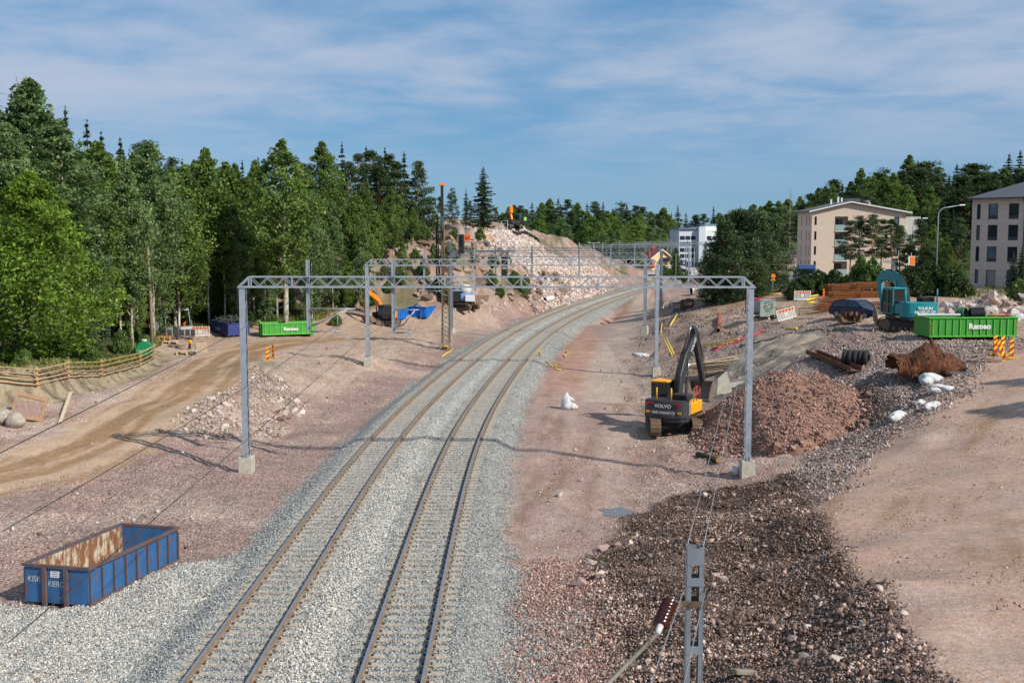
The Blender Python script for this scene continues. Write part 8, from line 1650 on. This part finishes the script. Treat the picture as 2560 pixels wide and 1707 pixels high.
p = hit(463, 838); o = thing('curve_sign', 'black sign with a yellow chevron pointing left', 'sign', p); mb = MB(); mb.box((0, 0, 1.2), (.5, .04, .62)); mb.build('panel', M_HOSE, o); mb = MB(); mb.prism([(.22, 1.47), (.05, 1.47), (-.2, 1.2), (.05, .93), (.22, .93), (-.02, 1.2)], -.035, -.025, 'xz'); mb.build('chevron', M_ORG, o); mb = MB(); mb.tube([(0, .04, -.1), (0, .04, 1.3)], .03, 6); mb.build('post', M_GALV, o)
def seats():
    p = hit(448, 848); o = thing('seat_row', 'row of black plastic seats on a grey bar, left yard', 'seat row', p, R(18)); S = MB(); S.prism([(-.25, .42), (.2, .4), (.25, .46), (.05, .48), (.22, .5)][:3] + [(.2, .48), (-.22, .5)], -.22, .22, 'yz'); S.prism([(.16, .46), (.3, .95), (.24, .97), (.1, .5)], -.22, .22, 'yz'); me = S.mesh('seat', M_HOSE)
    for i in range(6): obj('seat', me, o, Matrix.Translation((-1.5 + i * .55 + (.15 if i > 1 else 0), 0, 0)))
    mb = MB(); mb.box((0, 0, .38), (3.4, .08, .08)); mb.build('bar', M_GALVD, o)
    for x in (-1.4, 0, 1.4): mb = MB(); mb.box((x, 0, .18), (.06, .4, .36)); mb.build('leg', M_GALVD, o)
seats()
for u, v, d, rz, m, lab in ((425, 858, (1.6, 1.1, .22), 10, M_PALEWOOD, 'flat pallet nearest the green tank'), (470, 886, (2.0, 1.2, .35), 6, M_PALEWOOD, 'low stack of pale boards in front of the concrete block'), (440, 870, (1.5, 1.0, .3), -8, M_OLDWOOD, 'grey pallet behind the stack of pale boards')): pallet_block(lab, hit(u, v), R(rz), d, m, 'pallet', 'pallet')
p = hit(503, 880); o = thing('concrete_block', 'square tan concrete block standing on the left yard', 'concrete block', p, R(20)); mb = MB(); mb.box((0, 0, .42), (1.05, .5, .9)); mb.build('block', mat('tan_concrete', srgb(186,166,138), .95, 0, .2, 3, bump=.3), o, bevel=.03); mb = MB(); mb.tube([(-.2, 0, .86), (-.2, 0, .95), (.2, 0, .95), (.2, 0, .86)], .02, 6); mb.build('lifting_loop', M_RUST, o)
p = hit(474, 876); o = thing('trench_rammer', 'yellow and black trench rammer beside the concrete block', 'rammer', p + Vector((0, 0, .1)), R(-15)); mb = MB(); mb.box((0, 0, .05), (.3, .38, .08)); mb.build('shoe', M_GALVD, o); mb = MB(); mb.tube([(0, 0, .1), (.05, 0, .55)], [.12, .1], 10); mb.build('bellows', M_HOSE, o); mb = MB(); mb.box((.05, 0, .7), (.28, .3, .3)); mb.build('engine', V_YEL, o, bevel=.05); mb = MB(); mb.tube([(-.2, -.2, .75), (-.25, -.25, 1.1), (.35, -.25, 1.15), (.35, .25, 1.15), (-.25, .25, 1.1), (-.2, .2, .75)], .025, 6); mb.build('handle', M_HOSE, o)
for i, (u, v, hh, w, rz) in enumerate(((400, 845, .5, 1.5, 0), (412, 850, .35, 1.2, 12))): pallet_block(('orange timber trestle beside the green tank, taller one', 'orange timber trestle beside the green tank, lower one')[i], hit(u, v), R(rz), (w, .8, hh), mat('orange_timber', srgb(214,140,76), .8, 0, .15, 4), 'timber_trestle', 'trestle')
def formwork():
    p = hit(62, 1052); o = thing('timber_formwork', 'weathered timber formwork panel holding gravel against the bank, far left', 'formwork', p, rot=(R(-40), 0, R(-6))); o.scale = (.9, .9, .9); m = mat('form_ply', srgb(176,140,104), .85, 0, .2, 4)
    def bx(nm, c, d, ry=0): mb = MB(); mb.box((0, 0, 0), d); q = mb.build(nm, m, o); q.location = c; q.rotation_euler = (0, ry, 0)
    bx('side_post', (-1.05, 0, 1.0), (.14, .16, 2.2)); bx('side_post', (1.0, 0, .7), (.14, .16, 1.5)); bx('top_board', (0, -.02, 1.78), (2.3, .1, .3), R(13)); bx('bottom_board', (.1, -.06, .2), (2.4, .1, .26), R(8))
    V, Fq = [], []; n = 14
    for i in range(n):
        for j in range(n): x, z = -.95 + 1.9 * i / (n - 1), .2 + 1.35 * j / (n - 1); V.append((x, -.03 + .03 * math.sin(i * 2.1 + j), z * (1 - .12 * (x + 1) / 2)))
    Fq = [(i * n + j, (i + 1) * n + j, (i + 1) * n + j + 1, i * n + j + 1) for i in range(n - 1) for j in range(n - 1)]; bulk('gravel_fill', V, Fq, mat('pink_fill', srgb(170,140,128), .95, 0, .3, 12, bump=.8, bscale=20), o)
formwork()
a, b = hit(150, 1060), hit(178, 1000); mb = MB(); mb.bar(a + Vector((0, 0, .1)), b + Vector((0, 0, .5)), .2, .05); o = mb.build('loose_plank', M_PALEWOOD); tag(o, 'pale plank leaning against the foot of the clay bank', 'plank')
# yellow guard rails on the hill
for u, v, lab in ((1198, 570, 'yellow guard rail at the hill edge, left one'), (1216, 562, 'yellow guard rail at the hill edge, right one')):
    p = Vector(at(u, v, 176.)); p.z = h1(p.x, p.y); o = thing('guard_rail', lab, 'railing', p, R(35))
    for x in (-1.1, 0, 1.1): mb = MB(); mb.tube([(x, 0, -.2), (x, 0, 1.25)], .05, 6); mb.build('post', V_YEL, o)
    for z in (.6, 1.2): mb = MB(); mb.tube([(-1.1, 0, z), (1.1, 0, z)], .045, 6); mb.build('rail', V_YEL, o)
